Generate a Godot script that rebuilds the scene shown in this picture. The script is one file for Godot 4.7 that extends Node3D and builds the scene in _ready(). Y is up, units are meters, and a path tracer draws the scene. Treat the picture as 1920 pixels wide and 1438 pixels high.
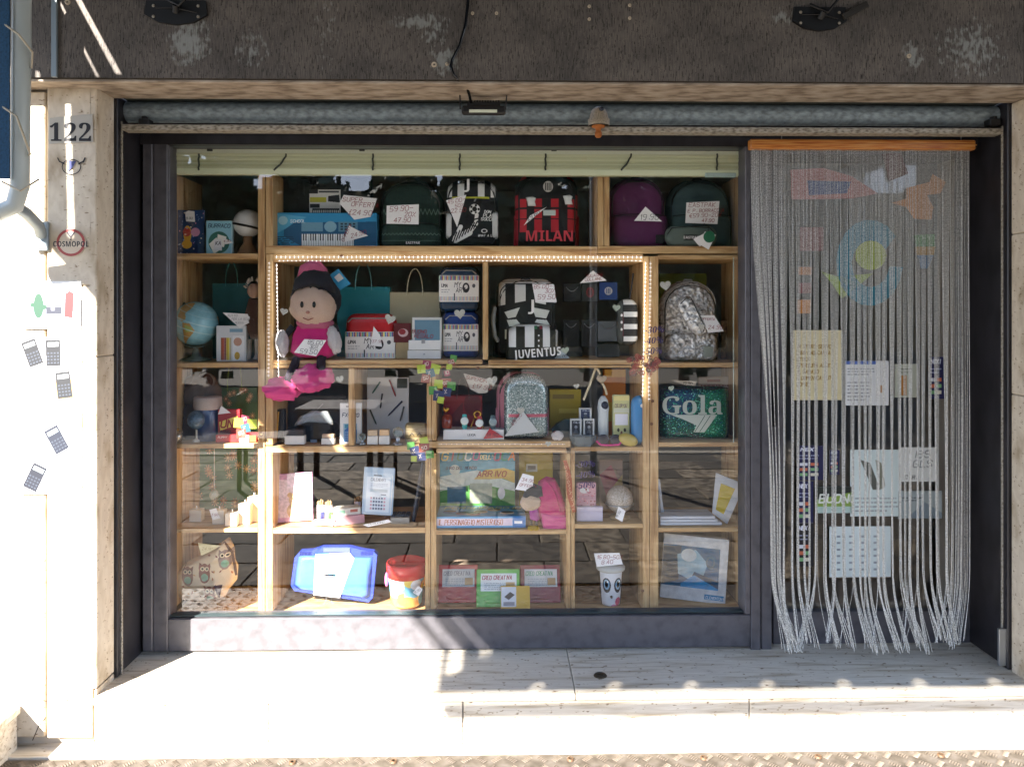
extends Node3D
# A stationer's shop window seen from the pavement. Metres, y up, the wall runs along x, the street lies towards +z.
# site() carries a position measured on the photograph to the real plane it lies in, z metres in front of the glass.

const FOCAL := 1440.0
const EYE := Vector3(0, 1.62, 3.2)
const YAW := 0.0192
var rng := RandomNumberGenerator.new()
var taken := {}
var M := {}
var ox := 0.0
var oy := 0.0
var sans: SystemFont
var serif: SystemFont
const GLYPH := {"0": "103041453616050110", "1": "142620", "2": "051636450040", "3": "0646234341301001", "4": "30360242", "5": "4606033342413000", "6": "4616040110304142330302", "7": "064610|1333", "8": "13040516364544331302011030414233", "9": "43130405163645433010", "A": "002640|1232", "B": "000636454433030333424130 00", "C": "4536160501103041", "D": "00062644422000", "E": "46060040|0333", "F": "460600|0333", "G": "45361605011030414323", "H": "0600|4640|0343", "I": "2026", "J": "4641301001", "K": "0600|460340", "L": "060040", "M": "0006234640", "N": "00064046", "O": "103041453616050110", "P": "00063645443303", "Q": "103041453616050110|2240", "R": "00063645443303|2340", "S": "453616050413334241301001", "T": "0646|2620", "U": "060110304146", "V": "062046", "W": "0610233046", "X": "0046|0640", "Y": "062346|2320", "Z": "06460040", "%": "4600|0615|3140", "-": "0343", ".": "2021", ",": "2110", "'": "2625", "€": "4626040220 40|0333|0232", "£": "45362520|0040|1333", "?": "05163645230 2|2021"}


func site(px: float, py: float, z: float) -> Vector3:
	var d := Vector3(sin(YAW), 0, -cos(YAW)) + Vector3(cos(YAW), 0, sin(YAW)) * ((px - 960.0) / FOCAL) + Vector3.UP * ((584.0 - py) / FOCAL)
	return EYE + d * ((z - EYE.z) / d.z)


func named(base: String) -> String:
	taken[base] = taken.get(base, -1) + 1
	return base if taken[base] == 0 else "%s_%03d" % [base, taken[base]]


func meta(o: Node, label: String, category: String, group := "", kind := ""):
	if label: o.set_meta("label", label)
	if category: o.set_meta("category", category)
	if group: o.set_meta("group", group)
	if kind: o.set_meta("kind", kind)
	return o


# a thing of the display: its own units are photograph pixels (about 2.3 mm), v() gives its own coordinates
func thing(called: String, label: String, category: String, px: float, py: float, z: float, group := "") -> Node3D:
	var o := Node3D.new()
	o.name = named(called)
	add_child(o)
	o.position = site(px, py, z)
	o.scale = Vector3.ONE * ((EYE.z - z) / FOCAL)
	ox = px
	oy = py
	return meta(o, label, category, group)


func v(px: float, py: float, z := 0.0) -> Vector3:
	return Vector3(px - ox, oy - py, z)


func base(called: String, label: String, category: String, where: Vector3, group := "", kind := "") -> Node3D:
	var o := Node3D.new()
	o.name = named(called)
	add_child(o)
	o.position = where
	return meta(o, label, category, group, kind)


func new_st() -> SurfaceTool:
	var st := SurfaceTool.new()
	st.begin(Mesh.PRIMITIVE_TRIANGLES)
	return st


func finish(st: SurfaceTool) -> ArrayMesh:
	st.generate_normals()
	return st.commit()


func place(parent: Node, called: String, mesh: Mesh, m: Material) -> MeshInstance3D:
	var o := MeshInstance3D.new()
	o.name = called
	o.mesh = mesh
	o.material_override = m
	parent.add_child(o, true)
	return o


func part(parent: Node, called: String, st: SurfaceTool, m: Material) -> MeshInstance3D:
	return place(parent, called, finish(st), m)


func struct(called: String, st: SurfaceTool, m: Material) -> MeshInstance3D:
	var o := place(self, named(called), finish(st), m)
	o.set_meta("kind", "structure")
	return o


# ---------------------------------------------------------------- shapes
func tri(st: SurfaceTool, a: Vector3, b: Vector3, c: Vector3, ua := Vector2.ZERO, ub := Vector2.ZERO, uc := Vector2.ZERO):
	st.set_uv(ua); st.add_vertex(a)
	st.set_uv(uc); st.add_vertex(c)
	st.set_uv(ub); st.add_vertex(b)


func face(st: SurfaceTool, pts: Array, centre: Vector3):
	var n: Vector3 = (pts[1] - pts[0]).cross(pts[2] - pts[0])
	var out: bool = n.dot(pts[0] - centre) >= 0
	for i in range(1, pts.size() - 1):
		if out: tri(st, pts[0], pts[i], pts[i + 1])
		else: tri(st, pts[0], pts[i + 1], pts[i])


func box(st: SurfaceTool, lo: Vector3, hi: Vector3, bevel := 0.0, turn := Basis(), about := Vector3.ZERO):
	st.set_smooth_group(-1)
	var c := (lo + hi) / 2
	var h := ((hi - lo) / 2).abs()
	var b := minf(bevel, 0.49 * minf(h.x, minf(h.y, h.z)))
	var w := func(p: Vector3) -> Vector3: return about + turn * (c + p - about)
	var mid: Vector3 = w.call(Vector3.ZERO)
	for k in 3:
		var i := (k + 1) % 3
		var j := (k + 2) % 3
		for s in [-1, 1]:
			var pts := []
			for q in [[-1, -1], [1, -1], [1, 1], [-1, 1]]:
				var p := Vector3.ZERO
				p[k] = s * h[k]; p[i] = q[0] * (h[i] - b); p[j] = q[1] * (h[j] - b)
				pts.append(w.call(p))
			face(st, pts, mid)
	if b <= 0: return
	for k in 3:
		var i := (k + 1) % 3
		var j := (k + 2) % 3
		for s in [-1, 1]:
			for t in [-1, 1]:
				var pts := []
				for q in [[0, -1], [0, 1], [1, 1], [1, -1]]:
					var p := Vector3.ZERO
					p[k] = q[1] * (h[k] - b)
					p[i] = s * (h[i] - (b if q[0] == 1 else 0.0)); p[j] = t * (h[j] - (b if q[0] == 0 else 0.0))
					pts.append(w.call(p))
				face(st, pts, mid)
	for sx in [-1, 1]:
		for sy in [-1, 1]:
			for sz in [-1, 1]:
				face(st, [w.call(Vector3(sx * h.x, sy * (h.y - b), sz * (h.z - b))), w.call(Vector3(sx * (h.x - b), sy * h.y, sz * (h.z - b))), w.call(Vector3(sx * (h.x - b), sy * (h.y - b), sz * h.z))], mid)


# a box by its photograph rectangle, in a thing's own units
func slab(st: SurfaceTool, x0: float, y0: float, x1: float, y1: float, z0: float, z1: float, bevel := 0.0, tilt := 0.0):
	var c := v((x0 + x1) / 2, (y0 + y1) / 2)
	box(st, v(x0, y1, z0), v(x1, y0, z1), bevel, Basis(Vector3.BACK, tilt), c)


# a flat print facing +z, uv over the whole face
func sheet(st: SurfaceTool, a: Vector3, b: Vector3, c: Vector3, d: Vector3):
	st.set_smooth_group(-1)
	tri(st, a, b, c, Vector2(0, 1), Vector2(1, 1), Vector2(1, 0))
	tri(st, a, c, d, Vector2(0, 1), Vector2(1, 0), Vector2(0, 0))


func print_on(st: SurfaceTool, x0: float, y0: float, x1: float, y1: float, z: float):
	sheet(st, v(x0, y1, z), v(x1, y1, z), v(x1, y0, z), v(x0, y0, z))


func tube(st: SurfaceTool, path: Array, r: Variant, sides := 6, cap := true, flat := 1.0):
	st.set_smooth_group(0)
	var n := path.size()
	var rings := []
	var up := Vector3(0.12, 0.31, 0.94)
	for i in n:
		var t: Vector3 = (path[mini(i + 1, n - 1)] - path[maxi(i - 1, 0)]).normalized()
		var side := t.cross(up)
		if side.length() < 0.01: side = t.cross(Vector3.RIGHT)
		side = side.normalized()
		up = side.cross(t).normalized()
		var q: float = r[i] if r is Array else r
		var ring := []
		for k in sides:
			var a := TAU * k / sides
			ring.append(path[i] + side * cos(a) * q + up * sin(a) * q * flat)
		rings.append(ring)
	for i in n - 1:
		for k in sides:
			var l := (k + 1) % sides
			var a: Vector3 = rings[i][k]
			var b: Vector3 = rings[i][l]
			var c: Vector3 = rings[i + 1][l]
			var d: Vector3 = rings[i + 1][k]
			var v0 := float(i) / n
			tri(st, a, c, b, Vector2(0, v0), Vector2(1, v0), Vector2(1, v0)); tri(st, a, d, c)
	if cap:
		st.set_smooth_group(-1)
		face(st, rings[0], path[1])
		face(st, rings[n - 1], path[n - 2])


# profile of (radius, height) turned round y
func lathe(st: SurfaceTool, profile: Array, at: Vector3, segs := 24, smooth := true, squash := 1.0, turn := Basis()):
	st.set_smooth_group(0 if smooth else -1)
	var n := profile.size()
	var run := [0.0]
	for i in n - 1:
		run.append(run[i] + profile[i].distance_to(profile[i + 1]))
	var p := func(i: int, k: int) -> Vector3:
		var a := TAU * (k % segs) / segs
		return at + turn * Vector3(profile[i].x * sin(a), profile[i].y, profile[i].x * cos(a) * squash)
	for i in n - 1:
		for k in segs:
			var a: Vector3 = p.call(i, k)
			var b: Vector3 = p.call(i, k + 1)
			var c: Vector3 = p.call(i + 1, k + 1)
			var d: Vector3 = p.call(i + 1, k)
			var u0 := float(k) / segs
			var u1 := float(k + 1) / segs
			var w0: float = 1.0 - run[i] / run[n - 1]
			var w1: float = 1.0 - run[i + 1] / run[n - 1]
			if profile[i].x > 1e-5: tri(st, a, b, c, Vector2(u0, w0), Vector2(u1, w0), Vector2(u1, w1))
			if profile[i + 1].x > 1e-5: tri(st, a, c, d, Vector2(u0, w0), Vector2(u1, w1), Vector2(u0, w1))


func ball(st: SurfaceTool, at: Vector3, r: Vector3, segs := 20, rows := 12, turn := Basis()):
	var prof := []
	for i in rows + 1:
		var a := PI * i / rows - PI / 2
		prof.append(Vector2(cos(a), sin(a)))
	prof[0].x = 0.0
	prof[rows].x = 0.0
	lathe(st, prof, at, segs, true, 1.0, turn * Basis.from_scale(r))


# a stuffed ball: dented and creased like a sewn toy
func lump(st: SurfaceTool, at: Vector3, r: Vector3, turn := Basis(), dent := 0.09, sd := 1):
	st.set_smooth_group(0)
	var noise := FastNoiseLite.new()
	noise.seed = sd
	noise.frequency = 0.9
	var rows := 22
	var segs := 34
	var p := func(i: int, k: int) -> Vector3:
		var b := PI * i / rows - PI / 2
		var a := TAU * (k % segs) / segs
		var d := Vector3(cos(b) * sin(a), sin(b), cos(b) * cos(a))
		var seam := 1.0 - 0.035 * exp(-pow(d.x * 14.0, 2.0))
		return at + turn * (d * r * seam * (1.0 + dent * noise.get_noise_3dv(d * 1.6) + dent * 0.35 * noise.get_noise_3dv(d * 5.0)))
	for i in rows:
		for k in segs:
			if i > 0: tri(st, p.call(i, k), p.call(i, k + 1), p.call(i + 1, k + 1))
			if i < rows - 1: tri(st, p.call(i, k), p.call(i + 1, k + 1), p.call(i + 1, k))


# a cushion over a closed outline (x right, y up): full in the middle, thin at the rim
func puff(st: SurfaceTool, outline: PackedVector2Array, front: float, back: float, z := 0.0, power := 2.6, ripple := 0.0, rings := 7):
	st.set_smooth_group(0)
	var c := Vector2.ZERO
	var lo := outline[0]
	var hi := outline[0]
	for q in outline:
		c += q / outline.size()
		lo = lo.min(q); hi = hi.max(q)
	var n := outline.size()
	var noise := FastNoiseLite.new()
	noise.seed = int(absf(c.x + outline[0].y) * 7)
	noise.frequency = 5.0 / maxf((hi - lo).length(), 0.001)
	for sgn in [1.0, -1.0]:
		var depth: float = front if sgn > 0 else back
		var p := func(i: int, k: int) -> Vector3:
			var f := float(i) / rings
			var q: Vector2 = c + (outline[k % n] - c) * (1.0 - f)
			var lift := pow(maxf(0.0, 1.0 - pow(1.0 - f, power)), 1.0 / power)
			return Vector3(q.x, q.y, z + sgn * depth * (lift + ripple * lift * noise.get_noise_2d(q.x, q.y * 1.3)))
		var uv := func(q: Vector3) -> Vector2: return Vector2((q.x - lo.x) / (hi.x - lo.x), (hi.y - q.y) / (hi.y - lo.y))
		for i in rings:
			for k in n:
				var a: Vector3 = p.call(i, k)
				var b: Vector3 = p.call(i, k + 1)
				var d: Vector3 = p.call(i + 1, k + 1)
				var e: Vector3 = p.call(i + 1, k)
				if sgn > 0:
					tri(st, a, b, d, uv.call(a), uv.call(b), uv.call(d))
					if i < rings - 1: tri(st, a, d, e, uv.call(a), uv.call(d), uv.call(e))
				else:
					tri(st, a, d, b, uv.call(a), uv.call(d), uv.call(b))
					if i < rings - 1: tri(st, a, e, d, uv.call(a), uv.call(e), uv.call(d))


# flat plate over an outline, from z0 to z1
func prism(st: SurfaceTool, given: PackedVector2Array, z0: float, z1: float):
	st.set_smooth_group(-1)
	var pts := given
	var area := 0.0
	for i in pts.size():
		area += pts[i].cross(pts[(i + 1) % pts.size()])
	if area < 0: pts.reverse()
	var lo := pts[0]
	var hi := pts[0]
	for q in pts:
		lo = lo.min(q); hi = hi.max(q)
	var uv := func(q: Vector2) -> Vector2: return Vector2((q.x - lo.x) / (hi.x - lo.x), (hi.y - q.y) / (hi.y - lo.y))
	var t := Geometry2D.triangulate_polygon(pts)
	for i in range(0, t.size(), 3):
		var a := pts[t[i]]
		var b := pts[t[i + 1]]
		var c := pts[t[i + 2]]
		if (b - a).cross(c - a) < 0:
			var s := b
			b = c
			c = s
		tri(st, Vector3(a.x, a.y, z1), Vector3(b.x, b.y, z1), Vector3(c.x, c.y, z1), uv.call(a), uv.call(b), uv.call(c))
		tri(st, Vector3(a.x, a.y, z0), Vector3(c.x, c.y, z0), Vector3(b.x, b.y, z0), uv.call(a), uv.call(c), uv.call(b))
	for i in pts.size():
		var a := pts[i]
		var b := pts[(i + 1) % pts.size()]
		tri(st, Vector3(a.x, a.y, z1), Vector3(a.x, a.y, z0), Vector3(b.x, b.y, z0)); tri(st, Vector3(a.x, a.y, z1), Vector3(b.x, b.y, z0), Vector3(b.x, b.y, z1))


# outlines, from photograph pixels to a thing's own units
func px(list: Array) -> PackedVector2Array:
	var out := PackedVector2Array()
	for i in range(0, list.size(), 2):
		out.append(Vector2(list[i] - ox, oy - list[i + 1]))
	var area := 0.0
	for i in out.size():
		area += out[i].cross(out[(i + 1) % out.size()])
	if area < 0: out.reverse()
	return out


func arch(x0: float, y0: float, x1: float, y1: float, top := 0.4, low := 0.08) -> PackedVector2Array:
	var w := x1 - x0
	var out := []
	for q in [[x1, y1, low, 0.0], [x1, y0, top, 1.0], [x0, y0, top, 2.0], [x0, y1, low, 3.0]]:
		var r: float = q[2] * w
		var cx: float = q[0] + (-r if q[0] == x1 else r)
		var cy: float = q[1] + (-r if q[1] == y1 else r)
		for i in 6:
			var a: float = -PI / 2 + q[3] * PI / 2 + i * PI / 10
			out.append(cx + cos(a) * r)
			out.append(cy - sin(a) * r)
	return px(out)


func oval(cx: float, cy: float, rx: float, ry: float, n := 20) -> PackedVector2Array:
	var out := []
	for i in n:
		out.append(cx + cos(TAU * i / n) * rx)
		out.append(cy + sin(TAU * i / n) * ry)
	return px(out)


func heart(cx: float, cy: float, r: float, tilt := 0.0) -> PackedVector2Array:
	var out := []
	for i in 22:
		var a := TAU * i / 22
		var q := Vector2(16 * pow(sin(a), 3), -(13 * cos(a) - 5 * cos(2 * a) - 2 * cos(3 * a) - cos(4 * a))) * r / 17.0
		q = q.rotated(tilt)
		out.append(cx + q.x)
		out.append(cy + q.y)
	return px(out)


var layer := 0
func ribbon(st: SurfaceTool, pts: Array, wide: float, z: float):
	st.set_smooth_group(-1)
	for i in pts.size() - 1:
		var d: Vector2 = (pts[i + 1] - pts[i]).normalized() * wide * 0.5
		var s := Vector2(-d.y, d.x)
		var a: Vector2 = pts[i] - d
		var b: Vector2 = pts[i + 1] + d
		layer = (layer + 1) % 12
		var zz := z + layer * 0.03
		sheet(st, Vector3(a.x - s.x, a.y - s.y, zz), Vector3(b.x - s.x, b.y - s.y, zz), Vector3(b.x + s.x, b.y + s.y, zz), Vector3(a.x + s.x, a.y + s.y, zz))


func strokes(text: String, x: float, y: float, high: float, slope := 0.0) -> Array:
	var out := []
	var k := high / 6.0
	for ch in text:
		var wobble := Vector2(rng.randf_range(-0.3, 0.3), rng.randf_range(-0.5, 0.5))
		for line in GLYPH.get(ch, "").replace(" ", "").split("|", false):
			var pts := []
			for i in range(0, line.length() - 1, 2):
				var q := Vector2(float(line[i]) + 0.18 * float(line[i + 1]), float(line[i + 1])) * k + wobble * k * 0.5
				pts.append(Vector2(x, y) + Vector2(q.x, -q.y).rotated(slope))
			out.append(pts)
		var step := (2.6 if ch in ".,'" else 3.7 if ch in "1I" else 5.6 if ch != " " else 4.0) * k
		x += step * cos(slope)
		y += step * sin(slope)
	return out


# handwriting in photograph pixels: lines are [text, x, baseline y, height, slope]
func writing(parent: Node, lines: Array, m: Material, wide: float, z: float, called := "handwriting") -> MeshInstance3D:
	var st := new_st()
	for l in lines:
		for s in strokes(l[0], l[1], l[2], l[3], l[4] if l.size() > 4 else 0.0):
			var pts := []
			for q in s:
				pts.append(Vector2(q.x - ox, oy - q.y))
			ribbon(st, pts, wide, z)
	return part(parent, called, st, m)


func lettering(parent: Node, text: String, m: Material, at: Vector3, high: float, tilt := 0.0, wide := 1.0, font: Font = null) -> MeshInstance3D:
	var t := TextMesh.new()
	t.text = text
	t.font = font if font else sans
	t.font_size = 48
	t.pixel_size = high / 34.0
	t.depth = 0.12 * high / 8.0
	t.curve_step = 4.0
	var o := place(parent, "lettering", t, m)
	o.transform = Transform3D(Basis(Vector3.BACK, tilt) * Basis.from_scale(Vector3(wide, 1, 1)), at)
	return o


# ---------------------------------------------------------------- printed pictures
class Print:
	var im: Image
	var w: int
	var h: int
	func _init(wide: int, high: int, c: String):
		w = wide
		h = high
		im = Image.create(w, h, false, Image.FORMAT_RGB8)
		im.fill(Color(c))
	func rect(x0: float, y0: float, x1: float, y1: float, c: String):
		im.fill_rect(Rect2i(int(x0 * w), int(y0 * h), maxi(1, int((x1 - x0) * w)), maxi(1, int((y1 - y0) * h))), Color(c))
		return self
	func disc(cx: float, cy: float, rx: float, ry: float, c: String, hole := 0.0):
		var k := Color(c)
		for y in range(maxi(0, int((cy - ry) * h)), mini(h, int((cy + ry) * h) + 1)):
			for x in range(maxi(0, int((cx - rx) * w)), mini(w, int((cx + rx) * w) + 1)):
				var d := Vector2(((x + 0.5) / w - cx) / rx, ((y + 0.5) / h - cy) / ry).length()
				if d <= 1.0 and d >= hole: im.set_pixel(x, y, k)
		return self
	func shape(list: Array, c: String):
		var pts := PackedVector2Array()
		var lo := Vector2(9, 9)
		var hi := Vector2(-9, -9)
		for i in range(0, list.size(), 2):
			var q := Vector2(list[i], list[i + 1])
			pts.append(q)
			lo = lo.min(q); hi = hi.max(q)
		var k := Color(c)
		for y in range(maxi(0, int(lo.y * h)), mini(h, int(hi.y * h) + 1)):
			for x in range(maxi(0, int(lo.x * w)), mini(w, int(hi.x * w) + 1)):
				if Geometry2D.is_point_in_polygon(Vector2((x + 0.5) / w, (y + 0.5) / h), pts): im.set_pixel(x, y, k)
		return self
	func line(x0: float, y0: float, x1: float, y1: float, wide: float, c: String):
		var a := Vector2(x0 * w, y0 * h)
		var b := Vector2(x1 * w, y1 * h)
		var r := maxf(0.7, wide * w * 0.5)
		var k := Color(c)
		for y in range(maxi(0, int(minf(a.y, b.y) - r)), mini(h, int(maxf(a.y, b.y) + r) + 2)):
			for x in range(maxi(0, int(minf(a.x, b.x) - r)), mini(w, int(maxf(a.x, b.x) + r) + 2)):
				var q := Vector2(x + 0.5, y + 0.5)
				if q.distance_to(Geometry2D.get_closest_point_to_segment(q, a, b)) <= r: im.set_pixel(x, y, k)
		return self
	func lines(x0: float, y0: float, x1: float, y1: float, n: int, c: String, r: RandomNumberGenerator):
		# rows of small print
		for i in n:
			var y := lerpf(y0, y1, (i + 0.3) / n)
			var x := x0
			while x < x1 - 0.03:
				var e := minf(x1 - (0.25 if i == n - 1 else 0.0) * (x1 - x0), x + r.randf_range(0.02, 0.09))
				if e > x: rect(x, y, e, y + 0.42 * (y1 - y0) / n, c)
				x += maxf(e - x, 0.02) + 0.015
		return self
	func specks(n: int, colors: Array, rmin: float, rmax: float, r: RandomNumberGenerator):
		for i in n:
			var q := r.randf_range(rmin, rmax)
			disc(r.randf(), r.randf(), q, q * w / h, colors[r.randi() % colors.size()])
		return self
	func mottle(amount: float, scale: float, sd: int):
		var noise := FastNoiseLite.new()
		noise.seed = sd
		noise.frequency = scale
		for y in h:
			for x in w:
				var k := 1.0 + amount * noise.get_noise_2d(x, y)
				var c := im.get_pixel(x, y)
				im.set_pixel(x, y, Color(clampf(c.r * k, 0, 1), clampf(c.g * k, 0, 1), clampf(c.b * k, 0, 1)))
		return self
	func tex() -> ImageTexture:
		return ImageTexture.create_from_image(im)


func text_on(p: Print, text: String, x: float, y: float, high: float, wide: float, c: String, squeeze := 1.0):
	# x, y and sizes in shares of the print; letters keep their proportions on square prints
	var k := float(p.h) / p.w * squeeze
	for s in strokes(text, x / k, y, high):
		for i in s.size() - 1:
			p.line(s[i].x * k, s[i].y, s[i + 1].x * k, s[i + 1].y, wide, c)
	return p


# ---------------------------------------------------------------- materials
func mat(c: String, rough := 0.7, metal := 0.0, tex: Texture2D = null) -> StandardMaterial3D:
	var key := "%s %f %f %s" % [c, rough, metal, tex]
	if M.has(key): return M[key]
	var m := StandardMaterial3D.new()
	m.albedo_color = Color(c)
	m.roughness = rough
	m.metallic = metal
	m.albedo_texture = tex
	M[key] = m
	return m


func grain(freq: float, ramp: Array, sd := 1, octaves := 4, size := 256) -> NoiseTexture2D:
	var t := NoiseTexture2D.new()
	var n := FastNoiseLite.new()
	n.seed = sd
	n.frequency = freq
	n.fractal_octaves = octaves
	t.noise = n
	t.width = size
	t.height = size
	t.seamless = true
	var g := Gradient.new()
	g.offsets = PackedFloat32Array()
	g.colors = PackedColorArray()
	var cols := PackedColorArray()
	var offs := PackedFloat32Array()
	for q in ramp:
		offs.append(q[0])
		cols.append(Color(q[1]))
	g.offsets = offs
	g.colors = cols
	t.color_ramp = g
	return t


func grained(c: String, tex: Texture2D, scale: Vector3, rough := 0.8, bump: Texture2D = null, deep := 0.0, world := true) -> StandardMaterial3D:
	var m := StandardMaterial3D.new()
	m.albedo_color = Color(c)
	m.albedo_texture = tex
	m.uv1_triplanar = true
	m.uv1_world_triplanar = world
	m.uv1_scale = scale
	m.roughness = rough
	if bump:
		m.heightmap_enabled = true
		m.heightmap_texture = bump
		m.heightmap_scale = deep
	return m


var weave: Texture2D
var weave_bump: Texture2D
func cloth(c: String, rough := 0.95, sheen := 0.25) -> StandardMaterial3D:
	var key := "cloth" + c + str(rough)
	if M.has(key): return M[key]
	var m := grained(c, weave, Vector3.ONE * 14.0, rough, weave_bump, 0.15)
	m.rim_enabled = true
	m.rim = sheen
	m.rim_tint = 0.6
	M[key] = m
	return m


func printed(p: Print, rough := 0.45) -> StandardMaterial3D:
	return mat("ffffff", rough, 0.0, p.tex())


func glassy(c: String, alpha: float, rough := 0.02) -> StandardMaterial3D:
	var m := StandardMaterial3D.new()
	m.albedo_color = Color(Color(c), alpha)
	m.transparency = BaseMaterial3D.TRANSPARENCY_ALPHA
	m.roughness = rough
	return m


func glow(c: String, power: float) -> StandardMaterial3D:
	var m := StandardMaterial3D.new()
	m.albedo_color = Color(c)
	m.emission_enabled = true
	m.emission = Color(c)
	m.emission_energy_multiplier = power
	return m


# ---------------------------------------------------------------- the scene
func _ready():
	rng.seed = 11
	sans = SystemFont.new()
	sans.font_names = PackedStringArray(["Droid Sans"])
	sans.font_weight = 700
	serif = SystemFont.new()
	serif.font_names = PackedStringArray(["Droid Serif"])
	serif.font_weight = 700

	var cam := Camera3D.new()
	cam.name = "camera"
	cam.position = EYE
	cam.rotation.y = -YAW
	cam.near = 0.05
	cam.far = 120.0
	cam.projection = Camera3D.PROJECTION_FRUSTUM
	cam.size = 2.0 * cam.near * 719.0 / FOCAL
	cam.frustum_offset = Vector2(0, cam.near * (584.0 - 719.0) / FOCAL)
	add_child(cam)

	var env := Environment.new()
	env.background_mode = Environment.BG_SKY
	var air := ProceduralSkyMaterial.new()
	air.sky_top_color = Color(0.46, 0.56, 0.72)
	air.sky_horizon_color = Color(0.86, 0.88, 0.90)
	air.sky_curve = 0.14
	air.ground_bottom_color = Color(0.35, 0.33, 0.30)
	air.ground_horizon_color = Color(0.62, 0.63, 0.62)
	air.sun_angle_max = 20.0
	var sky := Sky.new()
	sky.sky_material = air
	env.sky = sky
	env.background_energy_multiplier = 1.0
	env.tonemap_mode = Environment.TONE_MAPPER_LINEAR
	env.tonemap_exposure = 7.2
	env.sdfgi_enabled = true
	env.ssao_enabled = true
	env.ssil_enabled = true
	var world := WorldEnvironment.new()
	world.name = "world"
	world.environment = env
	add_child(world)

	var sun := DirectionalLight3D.new()
	sun.name = "sun"
	sun.light_color = Color(1.0, 0.975, 0.94)
	sun.light_energy = 1.6
	sun.light_angular_distance = 0.5
	sun.shadow_enabled = true
	sun.look_at_from_position(Vector3.ZERO, Vector3(0.61, -0.714, -1.0))
	add_child(sun)

	make_materials()
	build_street()
	build_wall()
	build_front()
	build_shelves()
	row_top()
	row_second()
	row_third()
	row_fourth()
	row_bottom()
	window_stickers()
	build_door()
	build_curtain()


func make_materials():
	weave = grain(0.09, [[0.0, "b4b4b4"], [0.5, "e8e8e8"], [1.0, "ffffff"]], 3, 3)
	weave_bump = grain(0.2, [[0.0, "000000"], [1.0, "ffffff"]], 4, 2)
	var pine := grain(0.016, [[0.0, "86643e"], [0.34, "c4a070"], [0.5, "d8bc8e"], [0.62, "c9aa7a"], [1.0, "e2cca6"]], 7, 5)
	M.wood_x = grained("ece2d4", pine, Vector3(0.55, 7.0, 5.0), 0.55)
	M.wood_y = grained("ece2d4", pine, Vector3(7.0, 0.5, 5.0), 0.55)
	M.wood_z = grained("f2e3cf", pine, Vector3(6.0, 6.0, 0.6), 0.55)
	M.knot = mat("6b4626", 0.6)
	var vein := grain(0.012, [[0.0, "a3947e"], [0.3, "cfc5b6"], [0.52, "e2dbcf"], [0.7, "d6cdc0"], [1.0, "efe9e0"]], 12, 6, 512)
	var pits := grain(0.05, [[0.0, "000000"], [0.28, "808080"], [0.4, "ffffff"], [1.0, "ffffff"]], 15, 4)
	M.marble_x = grained("eceae5", vein, Vector3(0.35, 5.0, 4.0), 0.5, pits, 0.06)
	M.marble_y = grained("ece5d9", vein, Vector3(1.3, 0.7, 1.3), 0.55, pits, 0.08)
	# brown pits and grime in the stone
	var grime := grain(0.055, [[0.0, "6e5c4a"], [0.12, "a89884"], [0.22, "ffffff"], [1.0, "ffffff"]], 17, 6, 512)
	for m in [M.marble_x, M.marble_y]:
		m.detail_enabled = true
		m.detail_albedo = grime
		m.detail_blend_mode = BaseMaterial3D.BLEND_MODE_MUL
		m.detail_uv_layer = BaseMaterial3D.DETAIL_UV_2
		m.uv2_triplanar = true
		m.uv2_world_triplanar = true
		m.uv2_scale = Vector3(0.9, 2.2, 1.3)
	M.aluminium = grained("5d5b60", grain(0.03, [[0.0, "c8c8c8"], [0.5, "f0f0f0"], [1.0, "ffffff"]], 21, 5), Vector3(1.6, 1.6, 1.6), 0.42)
	M.aluminium.metallic = 0.15
	M.dark_metal = grained("2c2a2e", grain(0.02, [[0.0, "a8a8a8"], [0.5, "e6e6e6"], [1.0, "ffffff"]], 22, 5), Vector3(2.0, 0.9, 2.0), 0.4)
	M.roller = grained("a4b4bc", grain(0.035, [[0.0, "949494"], [0.45, "d0d0d0"], [0.7, "ececec"], [1.0, "ffffff"]], 23, 6, 512), Vector3(1.4, 2.6, 2.6), 0.6, grain(0.12, [[0.0, "000000"], [1.0, "ffffff"]], 24, 3), 0.15)
	M.roller.metallic = 0.25
	M.rail = grained("a9a59c", grain(0.05, [[0.0, "5a544c"], [0.3, "b4ada2"], [0.55, "e8e4dc"], [1.0, "ffffff"]], 25, 5), Vector3(2.5, 6, 6), 0.6)
	M.black = mat("101113", 0.5)
	M.black_gloss = mat("0c0d10", 0.18)
	M.paper = mat("eceae6", 0.8)
	M.white = mat("e9e8e4", 0.6)
	M.card = mat("efeeec", 0.85)
	M.red_ink = mat("8c1c24", 0.7)
	M.black_ink = mat("15151b", 0.7)
	M.purple_ink = mat("32205e", 0.5)
	M.gold = mat("c99a3c", 0.25, 0.9)
	M.steel = mat("a8acb0", 0.3, 0.85)
	M.clear = glassy("e8f4f2", 0.05)
	M.window_glass = glassy("ffffff", 0.0, 0.0)
	M.stone_stuff = grain(0.03, [[0.0, "8d8578"], [0.5, "d9d3c8"], [1.0, "ffffff"]], 31, 5)


func wbox(st: SurfaceTool, x0: float, y0: float, x1: float, y1: float, zb: float, zf: float, bevel := 0.0):
	var a := site(x0, y1, zf)
	var b := site(x1, y0, zf)
	box(st, Vector3(a.x, a.y, zb), Vector3(b.x, b.y, zf), bevel)


func mbox(st: SurfaceTool, x0: float, y0: float, z0: float, x1: float, y1: float, z1: float, bevel := 0.0):
	box(st, Vector3(x0, y0, z0), Vector3(x1, y1, z1), bevel)


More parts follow.
